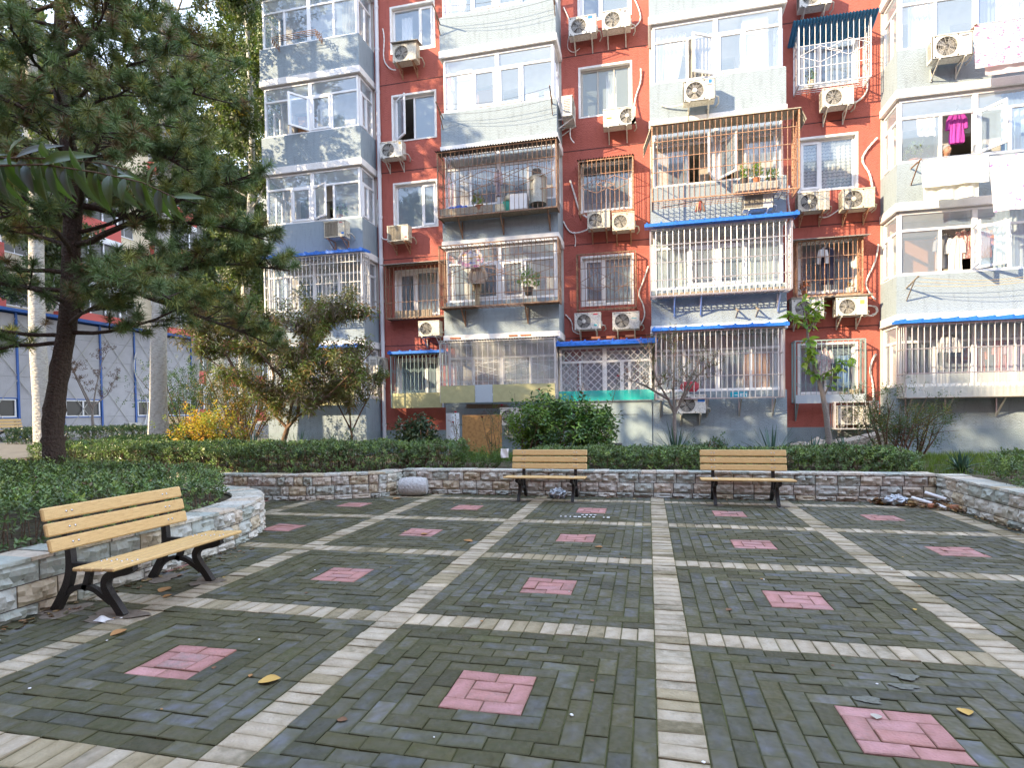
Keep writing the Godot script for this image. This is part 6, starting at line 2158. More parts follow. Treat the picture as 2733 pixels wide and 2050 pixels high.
	tag(obj("tissue", sc, M.scrap), "white tissue beside the foot of the near bench", "tissue")
	sc = Geo.new()
	sc.sheet(6, 4, func(s: float, v: float): return Vector3(-3.98 + (s - 0.5) * 0.13, 0.01 + 0.012 * s, -2.78 + (0.5 - v) * 0.05 + 0.06 * s))
	tag(obj("paper_scrap", sc, M.scrap), "white paper scrap on the paving by the wall at the left edge", "paper")
	# goods in the crammed cage
	var zc := ZB + 0.28
	g = Geo.new()
	g.lathe(Vector3.ZERO, [Vector2(0, 0), Vector2(0.23, 0.0), Vector2(0.23, 0.02), Vector2(0.225, 0.24), Vector2(0.232, 0.25), Vector2(0.225, 0.26), Vector2(0.225, 0.42), Vector2(0.232, 0.43), Vector2(0.225, 0.44), Vector2(0.225, 0.68), Vector2(0.25, 0.70), Vector2(0.235, 0.72), Vector2(0, 0.72)], 20)
	tri_tex(mat("galvanised", Color(0.34, 0.34, 0.31), 0.5, 0.4), M.grime, 0.5)
	o = obj("metal_drum", g, M.galvanised); o.position = Vector3(-2.83, 6.95, zc)
	tag(o, "galvanised metal drum in the crammed cage of the second bay", "drum")
	g = Geo.new()
	g.cbox(Vector3(0, 0.12, 0), Vector3(0.24, 0.24, 0.2), 0.05)
	o = obj("tin_box", g, M.sheet_dark); o.position = Vector3(-2.86, 7.67, zc)
	tag(o, "dark tin on top of the galvanised drum", "tin")
	for e in [[-3.35, 0.48, 0.42, 0.3, M.paper, "white box beside the galvanised drum"], [-3.85, 0.3, 0.2, 0.26, M.sheet_beige, "beige box in the crammed cage"]]:
		g = Geo.new()
		g.cbox(Vector3(0, e[2] / 2, 0), Vector3(e[1], e[2], e[3]), 0.015)
		o = obj("box", g, e[4]); o.position = Vector3(e[0], 6.83, zc)
		tag(o, e[5], "box")
	g = Geo.new()
	g.lathe(Vector3.ZERO, [Vector2(0, 0), Vector2(0.10, 0), Vector2(0.13, 0.24), Vector2(0.14, 0.24), Vector2(0.12, 0.22), Vector2(0, 0.2)], 14)
	mat("bucket_green", Color(0.05, 0.36, 0.28), 0.4)
	o = obj("bucket", g, M.bucket_green); o.position = Vector3(-3.66, 6.83, zc + 0.05)
	tag(o, "green bucket in the crammed cage of the second bay", "bucket")
	g = Geo.new()
	for i in 3: g.cbox(Vector3(-0.15 + i * 0.16, 0.06 + 0.03 * (i % 2), 0), Vector3(0.24, 0.12, 0.24), 0.04, Basis(Vector3.BACK, R(-0.3, 0.3)))
	mat("tarp_blue", Color(0.02, 0.09, 0.45), 0.4)
	o = obj("blue_bundle", g, M.tarp_blue); o.position = Vector3(-5.1, 7.0, zc - 0.1)
	tag(o, "blue wrapped bundle at the left of the crammed cage", "bundle")
	g = Geo.new()
	g.cbox(Vector3(0, 0.16, 0), Vector3(0.42, 0.3, 0.26), 0.12)
	o = obj("sack", g, M.sheet_beige); o.position = Vector3(-3.6, 7.05, zc - 0.12)
	tag(o, "slumped sack behind the green bucket in the crammed cage", "sack")
	# red bag with white print over the ground floor unit of the third bay
	g = Geo.new()
	g.cbox(Vector3(0, 0.13, 0), Vector3(0.48, 0.26, 0.2), 0.09)
	o = obj("red_bag", g, M.badge_red); o.position = Vector3(1.05, 1.84, ZB + 0.24)
	tag(o, "red bag on the air conditioner in the ground floor cage of the third bay", "bag")
	# plants in pots
	var lf := Color(0.09, 0.20, 0.03)
	pot("bright green shrub in a grey pot in the big cage of the third bay", Vector3(2.33, 6.86, ZB + 0.52), 0.10, 0.14, M.pot_dark, Color(0.16, 0.30, 0.03), 0.36, 40, 0.35)
	pot("bright green potted shrub in an orange pot in the big cage of the third bay", Vector3(2.62, 6.86, ZB + 0.52), 0.09, 0.13, M.terracotta, Color(0.20, 0.30, 0.04), 0.40, 40, 0.3)
	pot("low green potted plant right of the orange pot in the big cage", Vector3(2.98, 6.86, ZB + 0.45), 0.09, 0.10, M.pot_dark, lf, 0.30, 36, 0.5)
	var tr := Geo.new()
	tr.cbox(Vector3(2.62, 6.76, ZB + 0.50), Vector3(1.0, 0.2, 0.3), 0.02)
	tag(obj("planting_trough", tr, M.sheet_grey), "grey trough under the potted shrubs of the big cage", "trough")
	pot("trailing chilli plant in the open topped rusty cage of the second bay", Vector3(-3.12, 4.55, ZB + 0.3), 0.13, 0.2, M.pot_dark, Color(0.12, 0.24, 0.03), 0.62, 110, 0.5)
	pot("yellow green seedling in the crammed cage of the second bay", Vector3(-4.45, 6.85, zc + 0.05), 0.13, 0.2, M.terracotta, Color(0.20, 0.26, 0.03), 0.36, 40, 0.6)
	pot("leafy pot plant in the left pane of the old person's window", Vector3(6.32, 7.2, ZB - 0.3), 0.12, 0.16, M.terracotta, Color(0.12, 0.18, 0.05), 0.45, 60, 0.6)
	pot("succulent in a pale pot in the blue roofed cage", Vector3(4.15, 9.62, ZR + 0.3), 0.09, 0.15, M.sheet_beige, Color(0.20, 0.30, 0.24), 0.35, 26, 0.3)
	pot("flower pot with pink blooms at the left of the trousers' cage", Vector3(3.98, 4.3, ZR + 0.28), 0.08, 0.12, M.terracotta, Color(0.30, 0.12, 0.06), 0.26, 26, 0.5)
	pot("small plant in a white bowl, right of the trousers' cage", Vector3(5.08, 4.32, ZR + 0.25), 0.11, 0.12, M.paper, Color(0.3, 0.22, 0.05), 0.12, 8, 0.5)
	pot("terracotta pot in the bed, left of two at the right end of the middle bench", Vector3(-0.97, 0.36, -12.0), 0.16, 0.24, M.terracotta, lf, 0.4, 24, 0.4)
	pot("dark flower pot in the bed beside the terracotta one", Vector3(-0.72, 0.36, -12.3), 0.18, 0.34, M.pot_dark, lf, 0.35, 16, 0.3)
	pot("small pot in the pale green cage, left of two", Vector3(4.95, 1.6, ZR + 0.2), 0.12, 0.16, M.sheet_beige, lf, 0.05, 3, 0.5)
	pot("wide pale pot in the pale green cage, right of two", Vector3(5.2, 1.6, ZR + 0.2), 0.14, 0.24, M.sheet_beige, lf, 0.05, 3, 0.5)
	pot("terracotta pot plant inside the leftmost bay, third floor", Vector3(-9.0, 7.22, ZB - 0.3), 0.13, 0.18, M.terracotta, lf, 0.35, 40, 0.6)


# ---------------------------------------------------------------- plants
# a twig with n folded leaves
func sprig(n: int, ln: float, wd: float, stem: float, sd: int, droop := 0.0, spread := 1.0) -> ArrayMesh:
	var r := RandomNumberGenerator.new()
	r.seed = sd
	var g := Geo.new()
	for i in n:
		var t := float(i) / maxf(1, n - 1)
		var base := Vector3(r.randf_range(-0.01, 0.01), stem * t, r.randf_range(-0.01, 0.01))
		var a := i * 2.4 + r.randf_range(-0.4, 0.4)
		var el := lerpf(0.25, 0.95, t) + r.randf_range(-0.25, 0.25) - droop
		var d := Vector3(cos(a) * cos(el) * spread, sin(el), sin(a) * cos(el) * spread).normalized()
		var s := d.cross(Vector3.UP)
		s = s.normalized() if s.length() > 0.05 else Vector3(1, 0, 0)
		s = s.rotated(d, r.randf_range(-0.6, 0.6))
		var up := s.cross(d).normalized()
		var l := ln * r.randf_range(0.75, 1.2)
		var w := wd * r.randf_range(0.8, 1.2)
		var m := base + d * l * 0.45 - up * w * 0.15 - Vector3(0, 0.06, 0) * l * droop
		var tip := base + d * l - Vector3(0, 0.35 * l * droop, 0) - up * w * 0.25
		var le := base + d * l * 0.42 + s * w * 0.5 + up * w * 0.12
		var ri := base + d * l * 0.42 - s * w * 0.5 + up * w * 0.12
		g.tri(base, m, le); g.tri(m, tip, le); g.tri(base, ri, m); g.tri(m, ri, tip)
	return g.mesh()


func needle_tuft(n: int, ln: float, wd: float, sd: int) -> ArrayMesh:
	var r := RandomNumberGenerator.new()
	r.seed = sd
	var g := Geo.new()
	for i in n:
		var a := r.randf() * TAU
		var el := r.randf_range(-0.25, 1.35)
		var d := Vector3(cos(a) * cos(el), sin(el), sin(a) * cos(el))
		var l := ln * r.randf_range(0.75, 1.1)
		var s := d.cross(Vector3(r.randf() - 0.5, r.randf() - 0.5, r.randf() - 0.5)).normalized() * wd * 0.5
		var b := Vector3(0, r.randf_range(-0.07, 0.03), 0)
		var mid := b + d * l * 0.6 + Vector3(0, -0.004, 0)
		g.tri(b - s, mid - s * 0.9, b + s); g.tri(b + s, mid - s * 0.9, mid + s * 0.9)
		g.tri(mid - s * 0.9, b + d * l - Vector3(0, 0.012, 0), mid + s * 0.9)
	return g.mesh()


func shades(c: Color, n: int, v: float, hue := 0.12) -> Array:
	var out := []
	for i in n:
		var k := exp(R(-v, v))
		var h := R(-hue, hue)
		out.append(Color(c.r * k * (1 + h), c.g * k, c.b * k * (1 - h * 0.8)))
	return out


func limb(p: Vector3, d: Vector3, ln: float, segs: int, wob: float, lift: float) -> Array:
	var out := [p]
	for i in segs:
		d = (d + Vector3(R(-wob, wob), R(-wob, wob) + lift, R(-wob, wob))).normalized()
		p += d * ln / segs
		out.append(p)
	return out


func tapered(n: int, a: float, b: float) -> Array:
	var r := []
	for i in n: r.append(lerpf(a, b, float(i) / (n - 1)))
	return r


func at_path(p: Array, t: float) -> Vector3:
	var f := clampf(t, 0, 1) * (p.size() - 1)
	var i := mini(int(f), p.size() - 2)
	return (p[i] as Vector3).lerp(p[i + 1], f - i)


func rnd_basis(s: float, tilt := 1.0) -> Basis:
	return Basis.from_euler(Vector3(R(-tilt, tilt), R(0, TAU), R(-tilt, tilt))).scaled(Vector3.ONE * s)


func rnd_ball() -> Vector3:
	var v := Vector3(rng.randfn(), rng.randfn(), rng.randfn())
	return v.normalized() * pow(R(0, 1), 0.4)


func poplar(label: String, base: Vector3, top: Vector3, r0: float, crown0: float, width: float, n: int, cols: Array) -> Node3D:
	var t := thing("poplar_tree", label, "tree")
	var g := Geo.new()
	var tp := []
	for i in 15:
		var s := i / 14.0
		tp.append(base.lerp(top, s) + Vector3(0.14 * sin(s * 7 + base.x), 0, 0.14 * cos(s * 5 + base.z)) * smoothstep(0.0, 0.25, s))
	tp[0] = base - Vector3(0, 0.15, 0)
	var tr := tapered(15, r0, r0 * 0.22)
	tr[0] = r0 * 1.3
	g.tube(tp, tr, 14)
	obj("trunk", g, M.bark_poplar, t)
	var xf := []
	var hh := top.y - base.y
	var nl := 26
	var lg := Geo.new()
	for i in nl:
		var s := lerpf(crown0, 0.98, (i + R(0, 0.6)) / nl)
		var p := at_path(tp, s)
		var a := i * 2.4 + R(-0.5, 0.5)
		var reach := width * (0.35 + 0.65 * sin(PI * clampf((s - crown0) / (1.02 - crown0), 0.08, 1.0))) * R(0.75, 1.15)
		var l := limb(p, Vector3(cos(a), R(0.35, 0.8), sin(a)), reach * 1.25, 6, 0.12, 0.05)
		lg.tube(l, tapered(7, r0 * 0.30 * (1.1 - s), 0.012), 5, false)
		var per := int(n / float(nl))
		var done := 0
		while done < per:
			var q := at_path(l, R(0.25, 1.0)) + rnd_ball() * 0.35
			for k in 24:
				xf.append(Transform3D(rnd_basis(R(0.8, 1.35), 1.3), q + rnd_ball() * Vector3(0.5, 0.6, 0.5)))
			done += 24
	obj("limb", lg, M.bark_poplar, t)
	multi("crown", M.poplar_sprig, M.leaf, xf, cols, t)
	return t


func shrub(called: String, label: String, cat: String, base: Vector3, size: Vector3, n: int, sp: Mesh, cols: Array, stems := 7, bark: Material = null, hollow := 0.5, leafm: Material = null) -> Node3D:
	var t := thing(called, label, cat, base)
	var g := Geo.new()
	var ends := []
	for i in stems:
		var a := TAU * i / stems + R(-0.4, 0.4)
		var l := limb(Vector3(cos(a) * 0.05, -0.05, sin(a) * 0.05), Vector3(cos(a) * size.x * 0.7, size.y * 1.2, sin(a) * size.z * 0.7), size.y * R(0.75, 1.0), 6, 0.16, 0.04)
		g.tube(l, tapered(7, 0.016 + 0.006 * size.y, 0.005), 5, false)
		ends.append(l)
		for k in 3:
			var q := limb(at_path(l, R(0.35, 0.8)), Vector3(R(-1, 1), R(0.2, 1), R(-1, 1)), size.y * 0.4, 4, 0.2, 0.0)
			g.tube(q, tapered(5, 0.009, 0.003), 4, false)
			ends.append(q)
	obj("stem", g, M.bark_brown if bark == null else bark, t)
	var xf := []
	var nz := FastNoiseLite.new()
	nz.seed = int(base.x * 31 + base.z * 7); nz.frequency = 1.6
	var tries := 0
	while xf.size() < n and tries < n * 6:
		tries += 1
		var p: Vector3
		if R(0, 1) < hollow:
			p = at_path(ends[rng.randi() % ends.size()], R(0.35, 1.0)) + rnd_ball() * 0.22 * size.y
		else:
			var d := rnd_ball()
			p = Vector3(0, size.y * 0.55, 0) + d * size * Vector3(0.5, 0.48, 0.5)
		if nz.get_noise_3d(p.x, p.y, p.z) < -0.12: continue
		xf.append(Transform3D(rnd_basis(R(0.75, 1.3), 0.9), p))
	multi("foliage", sp, M.leaf if leafm == null else leafm, xf, cols, t)
	return t


func hedge(label: String, poly: Array, soil: float, h: float, n: int, cols: Array, edge_share := 0.45, gap := 0.0) -> Node3D:
	var t := thing("hedge", label, "hedge")
	var pl := PackedVector2Array(poly)
	var lo := pl[0]; var hi := pl[0]
	for p in pl:
		lo = lo.min(p); hi = hi.max(p)
	var nz := FastNoiseLite.new()
	nz.seed = int(n + h * 100); nz.frequency = 0.9
	var xf := []
	var tw := Geo.new()
	while xf.size() < n:
		var p: Vector2
		var onside := R(0, 1) < edge_share
		var out := Vector3.UP
		if onside:
			var i := rng.randi() % pl.size()
			# longer sides are picked more often
			var a := pl[i]; var b := pl[(i + 1) % pl.size()]
			if R(0, 6.0) > a.distance_to(b): continue
			p = a.lerp(b, R(0, 1))
			var nn := Vector2(b.y - a.y, a.x - b.x).normalized()
			if Geometry2D.is_point_in_polygon((a + b) / 2 + nn * 0.05, pl): nn = -nn
			out = Vector3(nn.x, 0.35, nn.y)
			p -= nn * absf(rng.randfn(0, 0.06)) - nn * 0.02
		else:
			p = Vector2(R(lo.x, hi.x), R(lo.y, hi.y))
			if not Geometry2D.is_point_in_polygon(p, pl): continue
		var lump := nz.get_noise_2d(p.x, p.y)
		if gap > 0 and nz.get_noise_2d(p.x * 1.7 + 50, p.y * 1.7) < -0.5 + gap: continue
		var y := soil + h * (1.0 + 0.20 * lump) - (pow(R(0, 1), 1.2) * h * 0.95 if onside else absf(rng.randfn(0, 0.05)))
		var b := Basis(Quaternion(Vector3.UP, (out + Vector3(R(-0.7, 0.7), R(0, 0.5), R(-0.7, 0.7))).normalized()))
		xf.append(Transform3D(b * Basis(Vector3.UP, R(0, TAU)).scaled(Vector3.ONE * R(0.75, 1.25)), Vector3(p.x, y, p.y)))
		if xf.size() % 14 == 0:
			tw.tube([Vector3(p.x + R(-0.08, 0.08), soil - 0.02, p.y + R(-0.08, 0.08)), Vector3(p.x, y, p.y)], [0.006, 0.003], 4, false)
	multi("foliage", M.hedge_sprig, M.leaf_gloss, xf, cols, t)
	obj("twigs", tw, M.bark_brown, t).set_meta("kind", "stuff")
	return t


func yucca(label: String, at: Vector3, r: float, n: int):
	var t := thing("yucca_plant", label, "yucca", at, 0.0, "yuccas in the bed")
	var ms := []
	for k in 3:
		var g := Geo.new()
		var bend: float = [0.02, 0.10, 0.22][k]
		var f := func(s: float, v: float):
			var w := 0.022 * (1.0 - v * v) + 0.001
			return Vector3((s - 0.5) * 2.0 * w, v + 0.0, -bend * v * v + absf(s - 0.5) * 0.012)
		g.sheet(2, 5, f)
		ms.append(g.mesh())
	for i in n:
		var el := R(0.25, 1.45)
		var o := obj("leaf", ms[0 if el > 1.0 else 1 + i % 2], M.yucca_leaf if i % 3 else M.yucca_leaf_pale, t)
		var a := i * 2.4 + R(-0.3, 0.3)
		var d := Vector3(cos(a) * cos(el), sin(el), sin(a) * cos(el))
		var side := d.cross(Vector3.UP).normalized()
		var b := Basis(side, d, side.cross(d))
		o.transform = Transform3D(b.scaled_local(Vector3(1.1, r * R(0.75, 1.1), 1.0)), Vector3(cos(a) * 0.03, 0.02, sin(a) * 0.03))
	return t


func plants():
	# leaf materials and meshes that several plants share
	mat("yucca_leaf", Color(0.055, 0.12, 0.085), 0.45).cull_mode = BaseMaterial3D.CULL_DISABLED
	mat("yucca_leaf_pale", Color(0.085, 0.16, 0.10), 0.45).cull_mode = BaseMaterial3D.CULL_DISABLED
	M["poplar_sprig"] = sprig(8, 0.105, 0.092, 0.22, 101, 0.35)
	M["hedge_sprig"] = sprig(9, 0.047, 0.024, 0.075, 102)
	M["peach_sprig"] = sprig(7, 0.115, 0.028, 0.22, 103, 0.75)
	M["small_sprig"] = sprig(7, 0.04, 0.022, 0.12, 104)
	M["bush_sprig"] = sprig(8, 0.10, 0.042, 0.15, 105, 0.35)
	M["fine_sprig"] = sprig(10, 0.05, 0.014, 0.16, 106, 0.2)
	M["round_sprig"] = sprig(7, 0.06, 0.04, 0.15, 107, 0.3)

	# the pine
	pine()
	# poplars in view and, out of frame at the left, the row whose shade falls on the facade
	var pg := shades(Color(0.11, 0.15, 0.055), 40, 0.4) + shades(Color(0.16, 0.175, 0.11), 14, 0.3) + shades(Color(0.28, 0.22, 0.03), 2, 0.2)
	poplar("white trunked poplar half behind the pine trunk", Vector3(-14.7, 0.55, -11.5), Vector3(-15.0, 19.5, -11.2), 0.20, 0.34, 2.5, 1400, pg)
	poplar("white trunked poplar right of the pine, in front of the site hut", Vector3(-13.1, 0.5, -13.3), Vector3(-12.7, 20.5, -14.0), 0.22, 0.36, 2.6, 1400, pg)
	poplar("slender poplar nearest the left corner of the red and grey block", Vector3(-16.6, 0.6, -24.0), Vector3(-15.6, 21, -24.6), 0.20, 0.14, 3.0, 13000, pg)
	poplar("poplar behind the brown leaved tree, its pale foot showing beneath", Vector3(-14.6, 0.6, -18.8), Vector3(-14.3, 20, -19.2), 0.19, 0.17, 2.7, 11000, pg)
	poplar("farther poplar above the roof of the site hut", Vector3(-22.5, 0.6, -29.5), Vector3(-22.0, 22, -30), 0.2, 0.20, 3.4, 12000, pg)
	poplar("far poplar left of the pine, in front of the cream block", Vector3(-27, 0.6, -21.0), Vector3(-26.8, 19, -21.5), 0.2, 0.30, 3.2, 10000, pg)
	poplar("poplar out on the left beyond the site hut's corner", Vector3(-21.0, 0.6, -23.5), Vector3(-20.6, 19, -23.8), 0.19, 0.26, 2.8, 9000, pg)
	for e in [[-15.5, -6.2, 16.0, 2.5, 1700, "poplar out of frame at the left, nearest of the row"], [-16.4, -2.6, 14.5, 2.2, 1100, "poplar out of frame at the left, second of the row"], [-15.0, 0.6, 14.5, 2.2, 1000, "poplar out of frame at the left, third of the row"], [-14.9, 2.4, 15.6, 1.4, 1300, "poplar out of frame at the left, last of the row"]]:
		poplar(e[5], Vector3(e[0], 0.3, e[1]), Vector3(e[0] + 0.4, e[2], e[1] - 0.2), 0.2, 0.36, e[3], e[4], pg)

	# hedges
	var hc := shades(Color(0.115, 0.175, 0.062), 46, 0.45) + shades(Color(0.19, 0.27, 0.075), 14, 0.25) + shades(Color(0.16, 0.11, 0.05), 2, 0.2)
	hedge("low clipped hedge along the top of the far wall, behind the benches", [Vector2(-2.0, -9.78), Vector2(3.9, -9.78), Vector2(3.9, -11.0), Vector2(-2.0, -11.0)], 0.34, 0.32, 5200, hc)
	hedge("dense dark hedge on the curving wall at the left", [Vector2(-12.8, -9.65), Vector2(-10.2, -9.25), Vector2(-8.4, -8.8), Vector2(-7.3, -8.68), Vector2(-5.75, -8.68), Vector2(-5.2, -8.85), Vector2(-4.75, -9.1), Vector2(-4.5, -9.75), Vector2(-3.4, -9.78), Vector2(-3.4, -10.7), Vector2(-6.0, -10.4), Vector2(-9, -10.4), Vector2(-12.8, -11.2)], 0.34, 0.46, 8200, hc)
	hedge("broad bed of clipped evergreen in the rounded planter behind the near bench", [Vector2(-4.66, -2.2), Vector2(-4.66, -5.1), Vector2(-4.78, -5.6), Vector2(-5.05, -6.0), Vector2(-5.45, -6.3), Vector2(-6.1, -6.55), Vector2(-8, -6.9), Vector2(-12.5, -7.3), Vector2(-12.5, -2.2)], 0.35, 0.36, 11000, hc, 0.22)
	hedge("sparser evergreen bushes in the bed beyond the right wall", [Vector2(4.3, -5.0), Vector2(4.3, -8.6), Vector2(4.9, -9.6), Vector2(6.5, -10.2), Vector2(6.5, -5.0)], 0.34, 0.34, 2600, hc, 0.3, 0.35)
	hedge("sunlit low hedge farther back at the left, before the site hut", [Vector2(-13.0, -11.6), Vector2(-9.6, -11.0), Vector2(-9.6, -12.0), Vector2(-13.0, -13.0)], 0.42, 0.42, 3200, shades(Color(0.06, 0.11, 0.03), 30, 0.35))
	hedge("clipped hedge in front of the site hut's kerb", [Vector2(-19.0, -13.6), Vector2(-14.5, -15.4), Vector2(-15.0, -16.4), Vector2(-19.6, -15.0)], 0.6, 0.45, 2600, shades(Color(0.045, 0.09, 0.03), 30, 0.35))
	for e in [[3.2, -10.0, 0.95, "upright privet shoot above the hedge below the rubble"], [4.6, -7.4, 0.85, "upright privet shoot among the bushes beyond the right wall"], [0.9, -10.6, 0.95, "left of two upright privet shoots beside the right far bench"], [1.25, -10.8, 0.9, "right of two upright privet shoots beside the right far bench"], [-4.2, -10.3, 1.0, "upright privet shoot in the left hedge, near the curved pale panel"], [-5.8, -10.2, 1.05, "upright privet shoot in the left hedge, below the drainpipe"]]:
		shrub("privet_shoot", e[3], "shoot", Vector3(e[0], 0.4, e[1]), Vector3(0.14, e[2] - 0.4, 0.14), 26, M.hedge_sprig, shades(Color(0.05, 0.10, 0.03), 10, 0.3), 2, null, 0.9)

	# yuccas
	for e in [[-8.75, -11.5, 0.62, "yucca left of three before the leftmost bay"], [-7.75, -11.7, 0.70, "yucca in the middle of three under the brown leaved tree"], [-6.65, -11.6, 0.58, "yucca right of three before the leftmost bay"], [0.55, -12.4, 0.72, "yucca round the foot of the bare little tree, between the benches"], [2.35, -12.2, 0.66, "yucca behind the right far bench"], [3.05, -12.1, 0.5, "yucca right of the right far bench, before the rubble"], [3.62, -12.0, 0.52, "rightmost yucca, before the tilted slab"], [1.45, -12.6, 0.45, "small yucca behind the left end of the right far bench"], [4.75, -10.4, 0.34, "low yucca in the sunny grass at the right"]]:
		yucca(e[3], Vector3(e[0], bed_y(e[0], e[1]), e[1]), e[2], 44)

	# brown leaved peach tree before the leftmost bay
	var t := thing("peach_tree", "spreading small tree with drooping brown green leaves before the leftmost bay", "tree")
	var g := Geo.new()
	var fork := Vector3(-8.74, 1.06, -12.8)
	g.tube([Vector3(-8.98, 0.25, -12.75), Vector3(-8.90, 0.62, -12.8), Vector3(-8.82, 0.85, -12.8), fork], [0.085, 0.07, 0.062, 0.058], 9)
	obj("trunk", g, M.bark_brown, t)
	var lg := Geo.new()
	var xf := []
	var mains := [
		[fork, Vector3(-8.3, 1.38, -12.6), Vector3(-7.75, 1.55, -12.4), Vector3(-7.1, 1.95, -12.2), Vector3(-6.5, 2.4, -12.1)],
		[Vector3(-8.15, 1.42, -12.6), Vector3(-7.8, 1.72, -12.9), Vector3(-7.3, 2.3, -13.2), Vector3(-6.6, 3.0, -13.3)],
		[fork, Vector3(-9.05, 1.35, -12.8), Vector3(-9.25, 1.75, -12.8), Vector3(-9.9, 2.3, -12.6), Vector3(-10.8, 2.9, -12.4)],
		[fork, Vector3(-8.72, 1.6, -12.95), Vector3(-8.55, 2.2, -13.1), Vector3(-8.3, 3.0, -13.2), Vector3(-8.1, 4.1, -13.0)],
		[Vector3(-9.2, 1.7, -12.8), Vector3(-9.3, 2.4, -13.1), Vector3(-9.6, 3.2, -13.2), Vector3(-9.9, 4.2, -13.1)],
		[Vector3(-8.6, 2.0, -13.0), Vector3(-8.9, 2.6, -12.4), Vector3(-9.2, 3.2, -12.0), Vector3(-9.4, 3.9, -11.8)],
		[Vector3(-8.3, 2.9, -13.2), Vector3(-7.6, 3.5, -12.8), Vector3(-6.9, 3.9, -12.6)],
		[Vector3(-9.9, 2.3, -12.6), Vector3(-10.6, 3.2, -12.8), Vector3(-11.1, 4.1, -12.9)],
		[Vector3(-8.3, 1.38, -12.6), Vector3(-8.0, 2.0, -12.2), Vector3(-7.7, 2.8, -11.9), Vector3(-7.4, 3.5, -11.8)]]
	for mp in mains:
		lg.tube(mp, tapered(mp.size(), 0.042, 0.012), 7, false)
		for k in 13:
			var q := at_path(mp, R(0.30, 1.0))
			var tw := limb(q, Vector3(R(-1, 1), R(-0.15, 0.7), R(-1, 1)), R(0.5, 1.15), 5, 0.18, -0.06)
			lg.tube(tw, tapered(6, 0.012, 0.004), 4, false)
			for j in 32:
				xf.append(Transform3D(rnd_basis(R(0.9, 1.4), 0.7), at_path(tw, R(0.15, 1.0)) + rnd_ball() * 0.14))
	obj("limb", lg, M.bark_brown, t)
	multi("crown", M.peach_sprig, M.leaf, xf, shades(Color(0.18, 0.175, 0.07), 28, 0.35, 0.15) + shades(Color(0.20, 0.15, 0.12), 18, 0.3, 0.1) + shades(Color(0.17, 0.23, 0.055), 18, 0.3) + shades(Color(0.36, 0.20, 0.09), 4, 0.2), t)

	# small crape myrtles and the young magnolia
	thin_tree("slim young tree with sparse green and yellow leaves between the brown tree and the drainpipe", Vector3(-7.22, 0.3, -13.2), [[Vector3(0.02, 0.65, 0), Vector3(-0.2, 1.1, 0.05), Vector3(-0.45, 1.65, 0.1), Vector3(-0.5, 2.1, 0)], [Vector3(0.02, 0.65, 0), Vector3(0.2, 1.1, -0.1), Vector3(0.5, 1.5, 0), Vector3(0.8, 2.1, 0.1)], [Vector3(0.0, 0.6, 0), Vector3(0.02, 1.2, 0.1), Vector3(0.05, 1.8, 0.1), Vector3(0.1, 2.3, 0)]], 0.035, 330, M.round_sprig, shades(Color(0.09, 0.13, 0.04), 16, 0.3) + shades(Color(0.28, 0.20, 0.03), 4, 0.2), M.bark_brown)
	thin_tree("nearly bare little tree with a pale trunk and tiny leaves before the third bay", Vector3(0.53, 0.3, -12.5), [[Vector3(0.0, 1.0, 0), Vector3(-0.12, 1.3, 0), Vector3(-0.35, 1.7, 0.1), Vector3(-0.5, 2.3, 0.1)], [Vector3(0, 1.0, 0), Vector3(-0.02, 1.5, 0.1), Vector3(0.0, 2.0, 0.1), Vector3(0.05, 2.45, 0)], [Vector3(0, 1.0, 0), Vector3(0.2, 1.35, -0.05), Vector3(0.45, 1.75, 0), Vector3(0.85, 2.2, 0.1)], [Vector3(0.1, 1.2, 0), Vector3(0.3, 1.7, 0.2), Vector3(0.5, 2.1, 0.2)], [Vector3(-0.1, 1.3, 0), Vector3(-0.6, 1.6, 0.1), Vector3(-0.95, 1.75, 0.1)]], 0.05, 300, M.small_sprig, shades(Color(0.10, 0.11, 0.05), 12, 0.3) + shades(Color(0.20, 0.08, 0.04), 5, 0.3), M.bark_grey)
	magnolia()
	# large dark green bush and its neighbours behind the middle bench
	var bc := shades(Color(0.075, 0.15, 0.045), 26, 0.45) + shades(Color(0.17, 0.28, 0.05), 9, 0.25)
	shrub("camellia_bush", "big glossy dark green bush behind the middle bench", "bush", Vector3(-1.95, 0.3, -12.0), Vector3(1.3, 1.4, 1.0), 430, M.bush_sprig, bc, 9, null, 0.35, M.leaf_gloss)
	shrub("camellia_bush", "round dark bush to the right of the big glossy one, over the pots", "bush", Vector3(-1.15, 0.3, -12.4), Vector3(1.0, 1.2, 0.9), 420, M.bush_sprig, bc, 7, null, 0.35, M.leaf_gloss)
	shrub("euonymus_bush", "bright yellow green bush at the left of the big glossy one", "bush", Vector3(-2.45, 0.3, -11.9), Vector3(0.75, 1.25, 0.7), 330, M.round_sprig, shades(Color(0.12, 0.21, 0.03), 18, 0.35), 7)
	shrub("dark_shrub", "loose dark shrub in front of the curved pale panel", "shrub", Vector3(-5.15, 0.3, -12.6), Vector3(0.75, 0.95, 0.6), 210, M.bush_sprig, shades(Color(0.05, 0.085, 0.045), 14, 0.3), 6)
	for e in [[-3.4, -12.4, 1.25, "tall thin rose stems left of the big glossy bush"], [-2.6, -12.6, 1.6, "tall rose stems with red blooms behind the big glossy bush"], [-1.0, -12.9, 1.9, "tall rose stems reaching in front of the kitchen lattice"], [-4.2, -12.8, 1.1, "thin rose stems before the plywood board"]]:
		rose(e[3], Vector3(e[0], 0.28, e[1]), e[2])
	shrub("weed_clump", "weeds and grass growing between the two hedges before the plywood board", "weeds", Vector3(-2.9, 0.34, -10.2), Vector3(1.2, 0.32, 0.8), 190, M.fine_sprig, shades(Color(0.08, 0.15, 0.03), 14, 0.3), 8, null, 0.2)
